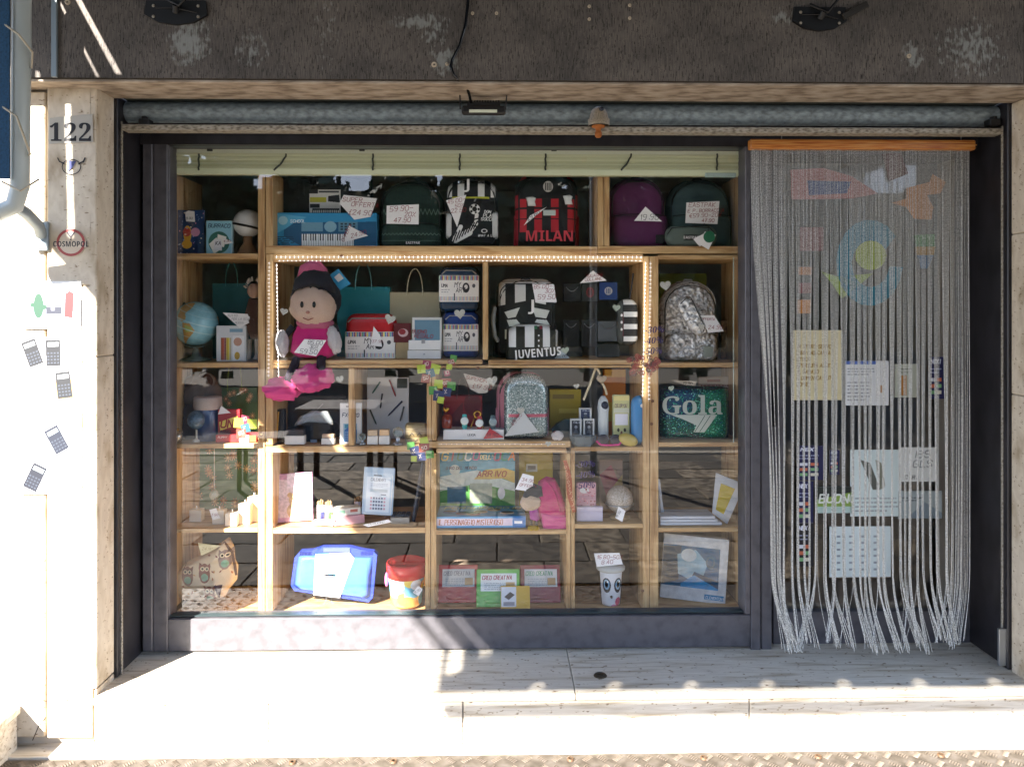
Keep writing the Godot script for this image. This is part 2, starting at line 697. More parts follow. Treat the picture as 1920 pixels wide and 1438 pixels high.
func build_street():
	var st := new_st()
	mbox(st, -40, -0.3, -6, 40, -0.06, 60)
	struct("ground", st, grained("4c4843", M.stone_stuff, Vector3(0.8, 0.8, 0.8), 0.95))
	st = new_st()
	mbox(st, -30, -0.056, 5.62, 30, -0.03, 10.6)
	struct("road", st, grained("3a3938", M.stone_stuff, Vector3(2.5, 2.5, 2.5), 0.95))
	# pavement of stone slabs with sunk joints
	st = new_st()
	mbox(st, -12, -0.056, 1.27, 12, -0.012, 5.42)
	var walk := struct("pavement", st, mat("4a453e", 0.95))
	var meshes := []
	for k in 4:
		var s := new_st()
		box(s, Vector3(-0.296, -0.02, -0.199), Vector3(0.296, 0.02, 0.199), 0.005)
		meshes.append(finish(s))
	var tones := []
	var rough_stone := grain(0.02, [[0.0, "4e473e"], [0.4, "a09686"], [0.6, "d8d0c2"], [1.0, "ffffff"]], 33, 6, 512)
	for c in ["8e8578", "6c655b", "a59a8b", "5a544c"]:
		tones.append(grained(c, rough_stone, Vector3(0.9, 0.9, 0.9), 0.85))
	for r in 10:
		for c in 14:
			var o := place(walk, "slab", meshes[(r + c) % 4], tones[rng.randi() % 4])
			o.position = Vector3(-4.2 + c * 0.6 + (0.3 if r % 2 else 0.0), 0.002 + rng.randf_range(-0.003, 0.003), 1.5 + r * 0.405)
	st = new_st()
	mbox(st, -30, -0.056, 5.43, 30, 0.02, 5.62, 0.015)
	struct("kerb", st, grained("b8b0a4", M.stone_stuff, Vector3(2, 2, 2), 0.85))
	st = new_st()
	mbox(st, -30, -0.056, 10.6, 30, 0.02, 26.9, 0.015)
	struct("pavement", st, grained("5c574f", M.stone_stuff, Vector3(1, 1, 1), 0.9))

	# tread plate ramp in front of the step
	st = new_st()
	mbox(st, -2.3, -0.05, 0.435, 2.6, 0.026, 1.25, 0.004)
	var plate := struct("tread_plate", st, grained("625c58", M.stone_stuff, Vector3(2.2, 2.2, 2.2), 0.5))
	plate.material_override.metallic = 0.3
	var bar := new_st()
	puff(bar, oval_m(0.0125, 0.0032, 10), 0.0022, 0.001, 0.0, 2.0, 0.0, 3)
	var mm := MultiMesh.new()
	mm.transform_format = MultiMesh.TRANSFORM_3D
	mm.mesh = finish(bar)
	var list := []
	for r in 15:
		for c in 90:
			var turn := PI / 4 if (r + c) % 2 else -PI / 4
			for k in 5:
				var off := (Vector3(1, 0, 0).rotated(Vector3.UP, turn + PI / 2)) * (k - 2) * 0.0085
				list.append(Transform3D(Basis(Vector3.UP, turn) * Basis(Vector3.RIGHT, -PI / 2), Vector3(-2.27 + c * 0.054, 0.0262, 0.468 + r * 0.054) + off))
	mm.instance_count = list.size()
	for i in list.size():
		mm.set_instance_transform(i, list[i])
	var bars := MultiMeshInstance3D.new()
	bars.name = "tread_bars"
	bars.multimesh = mm
	bars.material_override = grained("807770", M.stone_stuff, Vector3(3, 3, 3), 0.45)
	bars.material_override.metallic = 0.3
	bars.set_meta("kind", "stuff")
	plate.add_child(bars)
	for x in [548, 738, 1070, 1320, 1535, 1765]:
		st = new_st()
		var p := site(x, 1423, 0.475)
		lathe(st, [Vector2(0.006, 0.006), Vector2(0.008, 0.008), Vector2(0.012, 0.006), Vector2(0.013, 0.0)], Vector3(p.x, 0.026, 0.475), 12)
		part(plate, "bolt", st, mat("5c4632", 0.6, 0.4))

	# canvas roof on posts over the pavement; it shades the shop, and its slits and eyelets let sun through
	var roof := base("canvas_canopy", "dark blue canvas roof stretched on grey posts over the pavement", "canopy", Vector3(0, 3.0, 0))
	var fabric := CSGBox3D.new()
	fabric.name = "canvas"
	fabric.size = Vector3(6.3, 0.006, 3.83)
	fabric.position = Vector3(-2.605 + 3.15, 0, 0.45 + 1.915)
	fabric.material = grained("22405c", weave, Vector3(4, 4, 4), 0.9)
	roof.add_child(fabric)
	for s in [[-1.77, 0.80, -1.881, 1.249, 0.011], [-1.69, 0.75, -1.80, 1.235, 0.022], [-2.072, 1.217, -2.50, 1.94, 0.012], [-2.535, 3.68, -2.545, 4.12, 0.035], [-2.42, 3.7, -2.42, 3.98, 0.014], [-2.3, 2.2, -2.36, 2.7, 0.03], [-2.0, 2.5, -2.02, 2.9, 0.02]]:
		var a := Vector3(s[0], 0, s[1]) - fabric.position
		var b := Vector3(s[2], 0, s[3]) - fabric.position
		var cut := CSGBox3D.new()
		cut.name = "slit"
		cut.operation = CSGShape3D.OPERATION_SUBTRACTION
		cut.size = Vector3(s[4], 0.05, (b - a).length())
		cut.position = (a + b) / 2
		cut.rotation.y = atan2(b.x - a.x, b.z - a.z)
		fabric.add_child(cut, true)
	var corner := CSGBox3D.new()
	corner.name = "corner_cut"
	corner.operation = CSGShape3D.OPERATION_SUBTRACTION
	corner.size = Vector3(0.6, 0.05, 0.92)
	corner.position = Vector3(-2.39 - 0.255, 0, 1.59 - 0.156) - fabric.position
	corner.rotation.y = atan2(-0.48, 0.78)
	fabric.add_child(corner)
	for k in 21:
		var hole := CSGCylinder3D.new()
		hole.name = "eyelet"
		hole.operation = CSGShape3D.OPERATION_SUBTRACTION
		hole.radius = 0.017
		hole.height = 0.05
		hole.sides = 10
		hole.position = Vector3(-2.225 + k * 0.288, 0, 4.235) - fabric.position
		fabric.add_child(hole, true)
	var steel := mat("8f9498", 0.45, 0.5)
	st = new_st()
	tube(st, [Vector3(-2.62, 0, 4.366), Vector3(3.68, 0, 4.366)], 0.037, 10)
	part(roof, "front_bar", st, steel)
	for x in [0.95, 3.65]:
		st = new_st()
		tube(st, [Vector3(x, -3.0, 4.366), Vector3(x, -0.037, 4.366)], 0.035, 10)
		part(roof, "post", st, steel)
	# a cafe table and two chairs beside the kerb, seen in the glass
	var wood := mat("3a2a22", 0.5)
	var tb := base("cafe_table", "small dark square cafe table standing out on the pavement", "table", Vector3(-1.45, 0.02, 4.0))
	st = new_st()
	mbox(st, -0.36, 0.70, -0.36, 0.36, 0.735, 0.36, 0.008)
	part(tb, "tabletop", st, wood)
	for s in [[-1, -1], [1, -1], [1, 1], [-1, 1]]:
		st = new_st()
		mbox(st, s[0] * 0.31 - 0.025, 0, s[1] * 0.31 - 0.025, s[0] * 0.31 + 0.025, 0.70, s[1] * 0.31 + 0.025, 0.004)
		part(tb, "leg", st, wood)
	for q in [[-2.15, 3.9, 1.4, "dark wooden chair on the kerb end of the cafe table"], [-0.78, 4.1, -1.7, "dark wooden chair on the camera end of the cafe table"]]:
		var ch := base("cafe_chair", q[3], "chair", Vector3(q[0], 0.02, q[1]), "cafe chairs on the pavement")
		ch.rotation.y = q[2]
		st = new_st()
		mbox(st, -0.21, 0.43, -0.21, 0.21, 0.465, 0.21, 0.008)
		part(ch, "seat", st, wood)
		st = new_st()
		mbox(st, -0.2, 0.62, -0.215, 0.2, 0.86, -0.19, 0.006)
		part(ch, "backrest", st, wood)
		for s in [[-1, -1], [1, -1], [1, 1], [-1, 1]]:
			st = new_st()
			mbox(st, s[0] * 0.185 - 0.018, 0, s[1] * 0.185 - 0.018, s[0] * 0.185 + 0.018, 0.86 if s[1] < 0 else 0.43, s[1] * 0.185 + 0.018, 0.004)
			part(ch, "leg", st, wood)
	# dense evergreens added on the far side to darken the glass reflection
	var leaf := new_st()
	leaf.set_smooth_group(-1)
	for k in 2600:
		var dir := Vector3(rng.randfn(), rng.randfn(), rng.randfn()).normalized()
		var c := Vector3(0, 2.45, 0) + dir * Vector3(1.55, 2.35, 1.3) * pow(rng.randf(), 0.35) * (0.85 + 0.2 * sin(dir.x * 7) * cos(dir.y * 6))
		var q := Basis.from_euler(Vector3(rng.randf() * TAU, rng.randf() * TAU, 0))
		var w := rng.randf_range(0.06, 0.16)
		sheet(leaf, c + q * Vector3(-w, -w, 0), c + q * Vector3(w, -w, 0), c + q * Vector3(w, w, 0), c + q * Vector3(-w, w, 0))
	var crown := finish(leaf)
	var green := grained("2f4a2c", M.stone_stuff, Vector3(1.5, 1.5, 1.5), 0.8)
	st = new_st()
	tube(st, [Vector3(0, 0, 0), Vector3(0.05, 1.2, 0), Vector3(0, 3.2, 0.05)], [0.13, 0.1, 0.04], 8)
	var trunk := finish(st)
	for k in 8:
		var tr := base("added_evergreen", ["added evergreen, first of the far row darkening the reflection", "added evergreen, second of the far row darkening the reflection", "added evergreen, third of the far row darkening the reflection", "added evergreen, fourth of the far row darkening the reflection", "added evergreen, fifth of the far row darkening the reflection", "added evergreen, sixth of the far row darkening the reflection", "added evergreen, seventh of the far row darkening the reflection", "added evergreen, last of the far row darkening the reflection"][k], "tree", Vector3(-8.4 + k * 2.1, 0.02, 14.0 + rng.randf_range(-0.5, 0.5)), "added evergreens that darken the reflection")
		tr.rotation.y = rng.randf() * TAU
		place(tr, "crown", crown, green).scale = Vector3(1.1, rng.randf_range(1.1, 1.2), 1.1)
		place(tr, "trunk", trunk, mat("4a3a2c", 0.9))
	# the house across the street
	var house := base("townhouse", "ochre plastered townhouse across the street seen only in the glass", "house", Vector3(0, -0.06, 27.0))
	st = new_st()
	mbox(st, -24, 0, 0, 24, 6.4, 0.5)
	part(house, "wall", st, grained("b8a482", M.stone_stuff, Vector3(0.5, 0.5, 0.5), 0.95))
	for r in 2:
		for c in 13:
			st = new_st()
			var x := -21.0 + c * 3.5
			var y := 0.4 + r * 3.0
			mbox(st, x - 0.6, y, -0.05, x + 0.6, y + 1.9, 0.02, 0.01)
			var w := part(house, "window", st, mat("2b3a34", 0.6))
			st = new_st()
			mbox(st, x - 0.5, y + 0.1, -0.07, x + 0.5, y + 1.8, -0.052)
			part(w, "pane", st, mat("14181c", 0.1))


func oval_m(rx: float, ry: float, n: int) -> PackedVector2Array:
	var out := PackedVector2Array()
	for i in n:
		out.append(Vector2(cos(TAU * i / n) * rx, sin(TAU * i / n) * ry))
	return out


func fascia_print() -> ImageTexture:
	# dark paint dragged down in fine ridges; bare plaster where brackets and labels were torn off
	var w := 2048
	var h := 256
	var im := Image.create(w, h, false, Image.FORMAT_RGB8)
	var fine := FastNoiseLite.new()
	fine.frequency = 0.22
	fine.seed = 5
	var broad := FastNoiseLite.new()
	broad.frequency = 0.006
	broad.seed = 6
	var rag := FastNoiseLite.new()
	rag.frequency = 0.05
	rag.seed = 9
	var dark := Color("4a4643")
	var brown := Color("726a63")
	var pale := Color("969a97")
	# torn patches as [x, y, half width, half height, strength] in photograph pixels
	var torn := [[345, 85, 34, 34, 1.0], [350, 55, 34, 14, 0.7], [462, 92, 26, 30, 0.45], [775, 45, 50, 12, 0.8], [800, 62, 20, 26, 0.5], [820, 112, 26, 24, 0.8], [1457, 32, 24, 14, 0.55], [1708, 100, 20, 24, 0.75], [1820, 85, 58, 44, 0.62], [1830, 75, 26, 30, 0.7], [600, 60, 20, 60, 0.15]]
	for y in h:
		for x in w:
			var px_ := 1920.0 * x / w
			var py_ := -20.0 + 166.0 * y / h
			var f := fine.get_noise_2d(x * 2.3, y * 0.09)
			var c := dark.lerp(brown, clampf(0.5 + 0.75 * f + 0.5 * broad.get_noise_2d(x, y), 0, 1))
			if fine.get_noise_2d(x * 2.6 + 400, y * 0.11) > 0.38: c = c * 0.5
			var worn := 0.0
			for q in torn:
				var d := Vector2((px_ - q[0]) / q[2], (py_ - q[1]) / q[3]).length()
				if d < 1.3: worn = maxf(worn, q[4] * (1.35 - d) + 0.9 * rag.get_noise_2d(x * 1.4, y * 0.7) + 0.5 * f - 0.25)
			if worn > 0.12: c = c.lerp(pale, clampf(worn * 1.3, 0, 0.78))
			if fine.get_noise_2d(x * 3.1, y * 3.1) > 0.56: c = c.lerp(Color("b3a896"), 0.5)
			im.set_pixel(x, y, c)
	return ImageTexture.create_from_image(im)


func build_wall():
	# painted fascia over the opening
	var a := site(0, 145, 0.47)
	var low := a.y
	var st := new_st()
	mbox(st, -8, low, 0.26, 8, 6.5, 0.466)
	var wall := struct("facade_wall", st, grained("56504b", M.stone_stuff, Vector3(3, 3, 3), 0.95))
	st = new_st()
	var p0 := site(0, 146, 0.47)
	var p1 := site(1920, -20, 0.47)
	sheet(st, Vector3(p0.x, low + 0.001, 0.47), Vector3(p1.x, low + 0.001, 0.47), Vector3(p1.x, p1.y, 0.47), Vector3(p0.x, p1.y, 0.47))
	var paint := mat("ffffff", 0.9, 0.0, fascia_print())
	paint.heightmap_enabled = true
	paint.heightmap_texture = paint.albedo_texture
	paint.heightmap_scale = 0.25
	part(wall, "painted_fascia", st, paint)
	st = new_st()
	mbox(st, -8, low - 0.012, 0.25, 8, low - 0.001, 0.462, 0.006)
	part(wall, "soffit", st, grained("bcb3a9", grain(0.02, [[0.0, "8f8377"], [0.45, "cdc4b8"], [1.0, "f4efe8"]], 41, 5), Vector3(1.6, 4, 3.5), 0.9))
	for q in [[814, 121, 5], [838, 120, 3], [886, 25, 3], [931, 25, 3], [1105, 12, 3], [1181, 10, 3], [1105, 36, 3], [1181, 34, 3], [1705, 105, 4], [126, 4, 5]]:
		st = new_st()
		var p := site(q[0], q[1], 0.47)
		var r: float = q[2] * 0.0019
		lathe(st, [Vector2(r * 0.3, 0.001), Vector2(r * 0.4, 0.005), Vector2(r, 0.004), Vector2(r * 1.1, 0.0)], p, 10, true, 1.0, Basis(Vector3.RIGHT, PI / 2))
		part(wall, "wall_plug", st, mat("b9ab96", 0.7))
	# masonry at both sides and under the window, behind the stone
	st = new_st()
	var lx := site(180, 700, 0.38).x
	var rx := site(1897, 700, 0.25).x
	mbox(st, -8, -0.05, -0.3, lx - 0.03, 2.6, 0.34)
	struct("wall_left", st, mat("b5aa9a", 0.9))
	st = new_st()
	mbox(st, rx + 0.03, -0.05, -0.3, 8, 2.6, 0.34)
	struct("wall_right", st, mat("b5aa9a", 0.9))
	# stone slabs of the pilaster
	var pil := Node3D.new()
	pil.name = "stone_pilaster"
	pil.set_meta("kind", "structure")
	add_child(pil)
	for q in [[-160, 172, 83, 1385, 0.372], [87, 163, 171.5, 535, 0.38], [87, 536, 171.5, 1385, 0.38]]:
		st = new_st()
		wbox(st, q[0], q[1], q[2], q[3], 0.345, q[4], 0.004)
		part(pil, "stone_slab", st, M.marble_y)
	for q in [[160, 668.5], [669.5, 1292]]:
		st = new_st()
		var s0 := site(175, q[1], 0.38)
		var s1 := site(180, q[0], 0.38)
		mbox(st, s0.x - 0.016, s0.y, 0.25, lx, s1.y, 0.38, 0.004)
		part(pil, "stone_slab", st, M.marble_y)
	st = new_st()
	wbox(st, 176, 1294, 180, 1388, 0.25, 0.379, 0.002)
	part(pil, "stone_slab", st, M.marble_y)
	var right := Node3D.new()
	right.name = "stone_pilaster_001"
	right.set_meta("kind", "structure")
	add_child(right)
	var rz := site(1897, 194, 0.25)
	for q in [[rz.y, 1.92], [1.918, 1.3], [1.298, 0.18]]:
		st = new_st()
		mbox(st, rx, q[1], 0.25, rx + 0.6, q[0], 0.38, 0.004)
		part(right, "stone_slab", st, M.marble_y)
	# step: riser slabs, top slabs, threshold strip
	var top := site(600, 1306, 0.40).y
	var step := Node3D.new()
	step.name = "doorstep"
	step.set_meta("kind", "structure")
	add_child(step)
	var seam := site(1070, 1260, 0.2).x
	for q in [[lx - 0.005, seam - 0.001], [seam + 0.001, rx + 0.05]]:
		st = new_st()
		mbox(st, q[0], top - 0.026, -0.05, q[1], top, 0.40, 0.004)
		part(step, "stone_slab", st, M.marble_x)
	var joints := [178, 503, 868, 1405, 1990]
	for i in 4:
		st = new_st()
		mbox(st, site(joints[i] + 1.0, 1350, 0.38).x, 0.034, 0.2, site(joints[i + 1] - 1.0, 1350, 0.38).x, top - 0.029, 0.385, 0.003)
		part(step, "riser_slab", st, M.marble_x)
	st = new_st()
	mbox(st, -2.3, -0.05, 0.2, 2.6, 0.0325, 0.432, 0.003)
	part(step, "threshold", st, M.marble_x)
	var dp := site(1127, 1280, 0.28)
	st = new_st()
	lathe(st, [Vector2(0.0, 0.001), Vector2(0.011, 0.001), Vector2(0.013, 0.005), Vector2(0.022, 0.005), Vector2(0.026, 0.0)], Vector3(dp.x, top, 0.26), 18)
	part(step, "floor_socket", st, mat("4a3f30", 0.55, 0.5))
	# neighbour's step end at the foot of the pilaster
	st = new_st()
	var n0 := site(34, 1395, 0.37)
	mbox(st, -4, -0.05, 0.374, n0.x, 0.155, 0.66, 0.006)
	var nb := base("neighbouring_step", "worn cream stone step end beside the pilaster foot", "step", Vector3.ZERO)
	part(nb, "step_block", st, M.marble_x)
	st = new_st()
	mbox(st, -4, 0.157, 0.374, n0.x + 0.012, 0.19, 0.675, 0.006)
	part(nb, "step_top", st, M.marble_x)
	for q in [[[0, 1283, 20, 1280, 38, 1292, 60, 1300, 74, 1312, 86, 1315]], [[90, 1313, 112, 1318, 124, 1314, 130, 1307]], [[85, 1345, 72, 1360, 60, 1388]]]:
		st = new_st()
		var path := []
		for i in range(0, q[0].size(), 2): path.append(site(q[0][i], q[0][i + 1], 0.372 if q[0][i] < 86 else 0.38))
		tube(st, path, 0.0018, 4)
		part(pil, "crack", st, mat("4a3c30", 0.9))
	wall_marks()
	# shop room behind the window
	var shade := {"floor": mat("7a6a5a", 0.7), "ceiling": mat("c9c6be", 0.9), "rear_wall": mat("a8aaa6", 0.9), "side_wall": mat("a8aaa6", 0.9)}
	var room := Node3D.new()
	room.name = "shop_interior"
	room.set_meta("kind", "structure")
	add_child(room)
	for q in [["floor", -2.2, 0.05, -4.3, 2.9, 0.17, -0.06], ["ceiling", -2.2, 2.78, -4.3, 2.9, 2.88, -0.06], ["rear_wall", -2.2, 0.17, -4.3, 2.9, 2.78, -4.2], ["side_wall", -2.2, 0.17, -4.2, -2.1, 2.78, -0.3], ["side_wall", 2.8, 0.17, -4.2, 2.9, 2.78, -0.3]]:
		st = new_st()
		mbox(st, q[1], q[2], q[3], q[4], q[5], q[6])
		part(room, q[0], st, shade[q[0]])
	st = new_st()
	mbox(st, -2.2, 2.3, -0.3, 2.9, 2.6, 0.05)
	struct("lintel", st, M.dark_metal)


func wall_marks():
	# stencilled house number on a grey dab of paint
	ox = 132.0
	oy = 268.0
	var n := thing("house_number", "black stencilled number 122 painted on the marble pilaster", "house number", 132, 268, 0.383)
	var st := new_st()
	prism(st, px([93, 222, 172, 214, 173, 266, 92, 270]), -0.6, 0.3)
	part(n, "paint_patch", st, mat("b3aea4", 0.8))
	for k in 3:
		lettering(n, "122"[k], M.black_ink, v([104, 131, 158][k], 248, 0.6), 34, 0, 0.95, serif)
	for x in [131, 158]:
		st = new_st()
		slab(st, x - 13, 258, x + 13, 260, 0.5, 0.75)
		part(n, "stencil_bridge", st, mat("b3aea4", 0.8))
	n = thing("wall_drawing", "small round face with two horns drawn on the pilaster below the number", "drawing", 133, 325, 0.383)
	st = new_st()
	var ring := []
	for i in 25: ring.append(Vector2(cos(TAU * i / 24) * 17, 12 + sin(TAU * i / 24) * 14))
	ribbon(st, ring, 1.6, 0.2)
	ribbon(st, [Vector2(-14, 18), Vector2(-22, 22), Vector2(-25, 28)], 2, 0.2)
	ribbon(st, [Vector2(14, 18), Vector2(22, 22), Vector2(25, 28)], 3, 0.2)
	part(n, "outline", st, M.black_ink)
	st = new_st()
	prism(st, px([127, 302, 142, 302, 136, 313, 126, 322]), 0, 0.2)
	part(n, "fill", st, mat("454b7c", 0.7))
	n = thing("round_sticker", "red ringed COSMOPOL sticker on the shaded part of the pilaster", "sticker", 132, 481, 0.383)
	st = new_st()
	prism(st, oval(132, 455, 27, 26, 28), -0.4, 0.2)
	part(n, "backing", st, mat("cdbfae", 0.6))
	st = new_st()
	ring = []
	for i in 33: ring.append(Vector2(cos(TAU * i / 32) * 24, 26 + sin(TAU * i / 32) * 23))
	ribbon(st, ring, 4.5, 0.3)
	part(n, "ring", st, mat("a04a48", 0.6))
	st = new_st()
	slab(st, 104, 452, 160, 464, 0.1, 0.4)
	part(n, "band", st, mat("d8cdbd", 0.6))
	lettering(n, "COSMOPOL", mat("33313a", 0.6), v(132, 458, 0.6), 10, 0, 0.86)
	st = new_st()
	ribbon(st, [Vector2(-6, 44), Vector2(0, 36), Vector2(6, 44)], 3, 0.5)
	ribbon(st, [Vector2(0, 31), Vector2(1, 38)], 2, 0.5)
	part(n, "emblem", st, mat("454048", 0.6))
	# printed sheets taped to the sunlit stone
	var p := Print.new(256, 208, "f2f1ee")
	p.shape([0.0, 0.95, 0.1, 0.5, 0.6, 0.35, 1.0, 0.4, 1.0, 0.95], "7c828c").shape([0.3, 0.95, 0.5, 0.7, 0.95, 0.6, 0.9, 0.95], "b8b8ba")
	p.disc(0.29, 0.52, 0.085, 0.26, "0c3c28").disc(0.2, 0.5, 0.05, 0.05, "0c3c28").disc(0.38, 0.55, 0.05, 0.05, "0c3c28").specks(0, ["ffffff"], 0.01, 0.02, rng)
	p.shape([0.72, 0.75, 0.74, 0.28, 0.8, 0.2, 0.88, 0.26, 0.86, 0.78], "541a1e").line(0.75, 0.3, 0.74, 0.18, 0.02, "541a1e").line(0.86, 0.3, 0.88, 0.16, 0.02, "541a1e")
	p.rect(0.42, 0.55, 0.68, 0.7, "1c2030").rect(0.5, 0.56, 0.56, 0.62, "c8ccd4")
	text_on(p, "€4.90", 0.03, 0.16, 0.12, 0.02, "6a7078")
	n = thing("toy_poster", "faded poster with green and red toy figures on the sunlit stone", "poster", 95, 616, 0.384)
	st = new_st()
	print_on(st, 40, 528, 150, 616, 0.4)
	part(n, "print", st, printed(p, 0.6))
	p = Print.new(256, 640, "f4f3f1")
	p.shape([0.3, 0.28, 0.95, 0.26, 0.9, 0.42, 0.5, 0.52, 0.4, 0.4], "b89a5c")
	for q in [[0.21, 0.075, -0.35, "0d1017"], [0.55, 0.075, -0.03, "0d1017"], [0.72, 0.28, -0.12, "15171c"], [0.18, 0.33, 0.25, "d2d4d8"], [0.6, 0.63, -0.5, "111829"], [0.26, 0.87, 0.45, "0f1422"]]:
		var put := func(x: float, y: float) -> Vector2: return Vector2(q[0], q[1] + 0.02) + Vector2(x, y).rotated(q[2]) * Vector2(1.0, 0.4)
		var quad := func(x0: float, y0: float, x1: float, y1: float, c: String):
			var k := []
			for z in [[x0, y0], [x1, y0], [x1, y1], [x0, y1]]:
				var r: Vector2 = put.call(z[0], z[1])
				k.append(r.x); k.append(r.y)
			p.shape(k, c)
		quad.call(-0.12, -0.2, 0.12, 0.22, q[3])
		quad.call(-0.09, -0.16, 0.09, -0.09, "8a9292")
		for r in 4:
			for c in 4:
				quad.call(-0.095 + c * 0.052, 0.0 + r * 0.052, -0.065 + c * 0.052, 0.025 + r * 0.052, "343a46" if q[3] != "84888e" else "6a6e76")
	p.line(0.87, 0.02, 0.91, 0.13, 0.02, "4c5f82")
	text_on(p, "€13,90", 0.06, 0.66, 0.03, 0.014, "4a505a")
	p.lines(0.45, 0.86, 0.9, 0.95, 4, "dcd9d2", rng)
	n = thing("calculator_poster", "white sheet printed with six pocket calculators on the sunlit stone", "poster", 90, 926, 0.384)
	st = new_st()
	print_on(st, 36, 636, 150, 926, 0.4)
	part(n, "print", st, printed(p, 0.6))


func build_front():
	var st := new_st()
	# dark side panels of the reveal with the shutter guides
	var lx := site(213, 700, 0.25).x
	var rx := site(1897, 700, 0.25).x
	var top := site(600, 1306, 0.40).y
	for q in [[lx - 0.03, lx + 0.012, "shutter_guide"], [rx - 0.012, rx + 0.03, "shutter_guide"]]:
		st = new_st()
		mbox(st, q[0], top + 0.002, 0.205, q[1], 2.44, 0.248, 0.003)
		var guide := struct("shutter_guide", st, M.dark_metal)
		st = new_st()
		var inner: float = q[1] if q[0] < 0 else q[0]
		mbox(st, inner - 0.004, top + 0.002, 0.212, inner + 0.004, 2.35, 0.222, 0.001)
		part(guide, "guide_lip", st, M.rail)
	for q in [[lx - 0.03, lx + 0.004], [rx - 0.004, rx + 0.03]]:
		st = new_st()
		mbox(st, q[0], top + 0.002, -0.1, q[1], 2.445, 0.2045, 0.002)
		struct("reveal_panel", st, M.dark_metal)
	# galvanised foot of the right guide
	var gf := thing("guide_foot", "pale galvanised plate at the foot of the shutter guide", "plate", 1884, 1245, 0.235)
	st = new_st()
	slab(st, 1873, 1178, 1888, 1248, -4, 2, 0.6)
	part(gf, "plate", st, M.steel)
	# roller shutter drawn up under the soffit
	var sh := base("roller_shutter", "rolled up grey metal shutter under the brown soffit", "shutter", Vector3.ZERO)
	st = new_st()
	var ya := site(900, 190, 0.2).y
	var yb := site(900, 229, 0.2).y
	var prof := []
	for i in 9:
		var a := PI * i / 8 - PI / 2
		prof.append(Vector2(0.165 + cos(a) * 0.04, lerpf(yb, ya, (sin(a) + 1) / 2)))
	for i in 8:
		var p: Vector2 = prof[i]
		var q: Vector2 = prof[i + 1]
		st.set_smooth_group(0)
		tri(st, Vector3(lx + 0.012, p.y, p.x), Vector3(rx - 0.012, p.y, p.x), Vector3(rx - 0.012, q.y, q.x))
		tri(st, Vector3(lx + 0.012, p.y, p.x), Vector3(rx - 0.012, q.y, q.x), Vector3(lx + 0.012, q.y, q.x))
	part(sh, "curtain", st, M.roller)
	st = new_st()
	mbox(st, lx + 0.01, ya - 0.002, 0.06, rx - 0.01, ya + 0.012, 0.17, 0.003)
	mbox(st, lx + 0.01, site(900, 186, 0.22).y, 0.17, rx - 0.01, site(900, 180, 0.22).y, 0.225, 0.002)
	part(sh, "housing", st, mat("4e534e", 0.6, 0.2))
	st = new_st()
	mbox(st, lx + 0.02, site(900, 247, 0.23).y, 0.18, rx - 0.02, site(900, 236, 0.23).y, 0.235, 0.003)
	part(sh, "bottom_rail", st, M.rail)
	for x in [268, 1868]:
		st = new_st()
		wbox(st, x - 10, 222, x + 10, 235, 0.19, 0.232, 0.003)
		wbox(st, x - 4, 217, x + 4, 223, 0.2, 0.225, 0.002)
		part(sh, "latch", st, M.black)

	# aluminium window frame
	var fr := base("window_frame", "dark grey aluminium frame round the big display window", "window frame", Vector3.ZERO)
	for q in [["jamb", 266, 249, 284.5, 1222, 0.05], ["jamb", 286, 249, 313, 1222, 0.045], ["head", 313.5, 249, 1397, 271, 0.045], ["bottom_panel", 313.5, 1153, 1408, 1222, 0.04], ["mullion", 1398, 272, 1408, 1152, 0.05], ["mullion", 1409, 249, 1427, 1222, 0.05], ["mullion", 1428.5, 249, 1448, 1222, 0.045]]:
		st = new_st()
		wbox(st, q[1], q[2], q[3], q[4], -0.05, q[5], 0.003)
		part(fr, q[0], st, M.aluminium)
	for q in [[311, 269, 317, 1155], [1396, 269, 1400, 1155]]:
		st = new_st()
		wbox(st, q[0], q[1], q[2], q[3], -0.045, 0.03, 0.002)
		part(fr, "glazing_bead", st, M.aluminium)
	for q in [[317, 269, 1396, 273.5], [317, 1148.5, 1396, 1155]]:
		st = new_st()
		wbox(st, q[0], q[1], q[2], q[3], -0.01, 0.024, 0.002)
		part(fr, "glazing_bead", st, mat("2d3a3c", 0.35))
	# glazing
	for z in [0.0]:
		st = new_st()
		wbox(st, 313, 270, 1400, 1154, z - 0.004, z)
		var pane := part(fr, "pane", st, M.window_glass)
		pane.set_meta("label", "clear pane mirroring the sunny street")
	# venetian blind drawn right up
	var bl := base("venetian_blind", "drawn up cream venetian blind along the top of the window", "blind", Vector3.ZERO)
	var cream := mat("c9cda8", 0.5)
	st = new_st()
	wbox(st, 320, 277, 1397, 288, -0.075, -0.04, 0.002)
	part(bl, "headrail", st, mat("d6dcc6", 0.45))
	for k in 11:
		st = new_st()
		var y := 290.0 + k * 2.55
		wbox(st, 321 + rng.randf_range(-1, 1), y + 0.5 + rng.randf_range(-0.3, 0.3), 1396 + rng.randf_range(-1, 1), y + 1.7, -0.078 + rng.randf_range(-0.002, 0.002), -0.04 + rng.randf_range(-0.004, 0.002), 0.0004)
		part(bl, "slat", st, [cream, mat("bfc39c", 0.5), mat("b3b690", 0.5)][k % 3])
	st = new_st()
	wbox(st, 320, 318.5, 1396, 326, -0.077, -0.041, 0.002)
	part(bl, "bottom_rail", st, mat("d8dfba", 0.45))
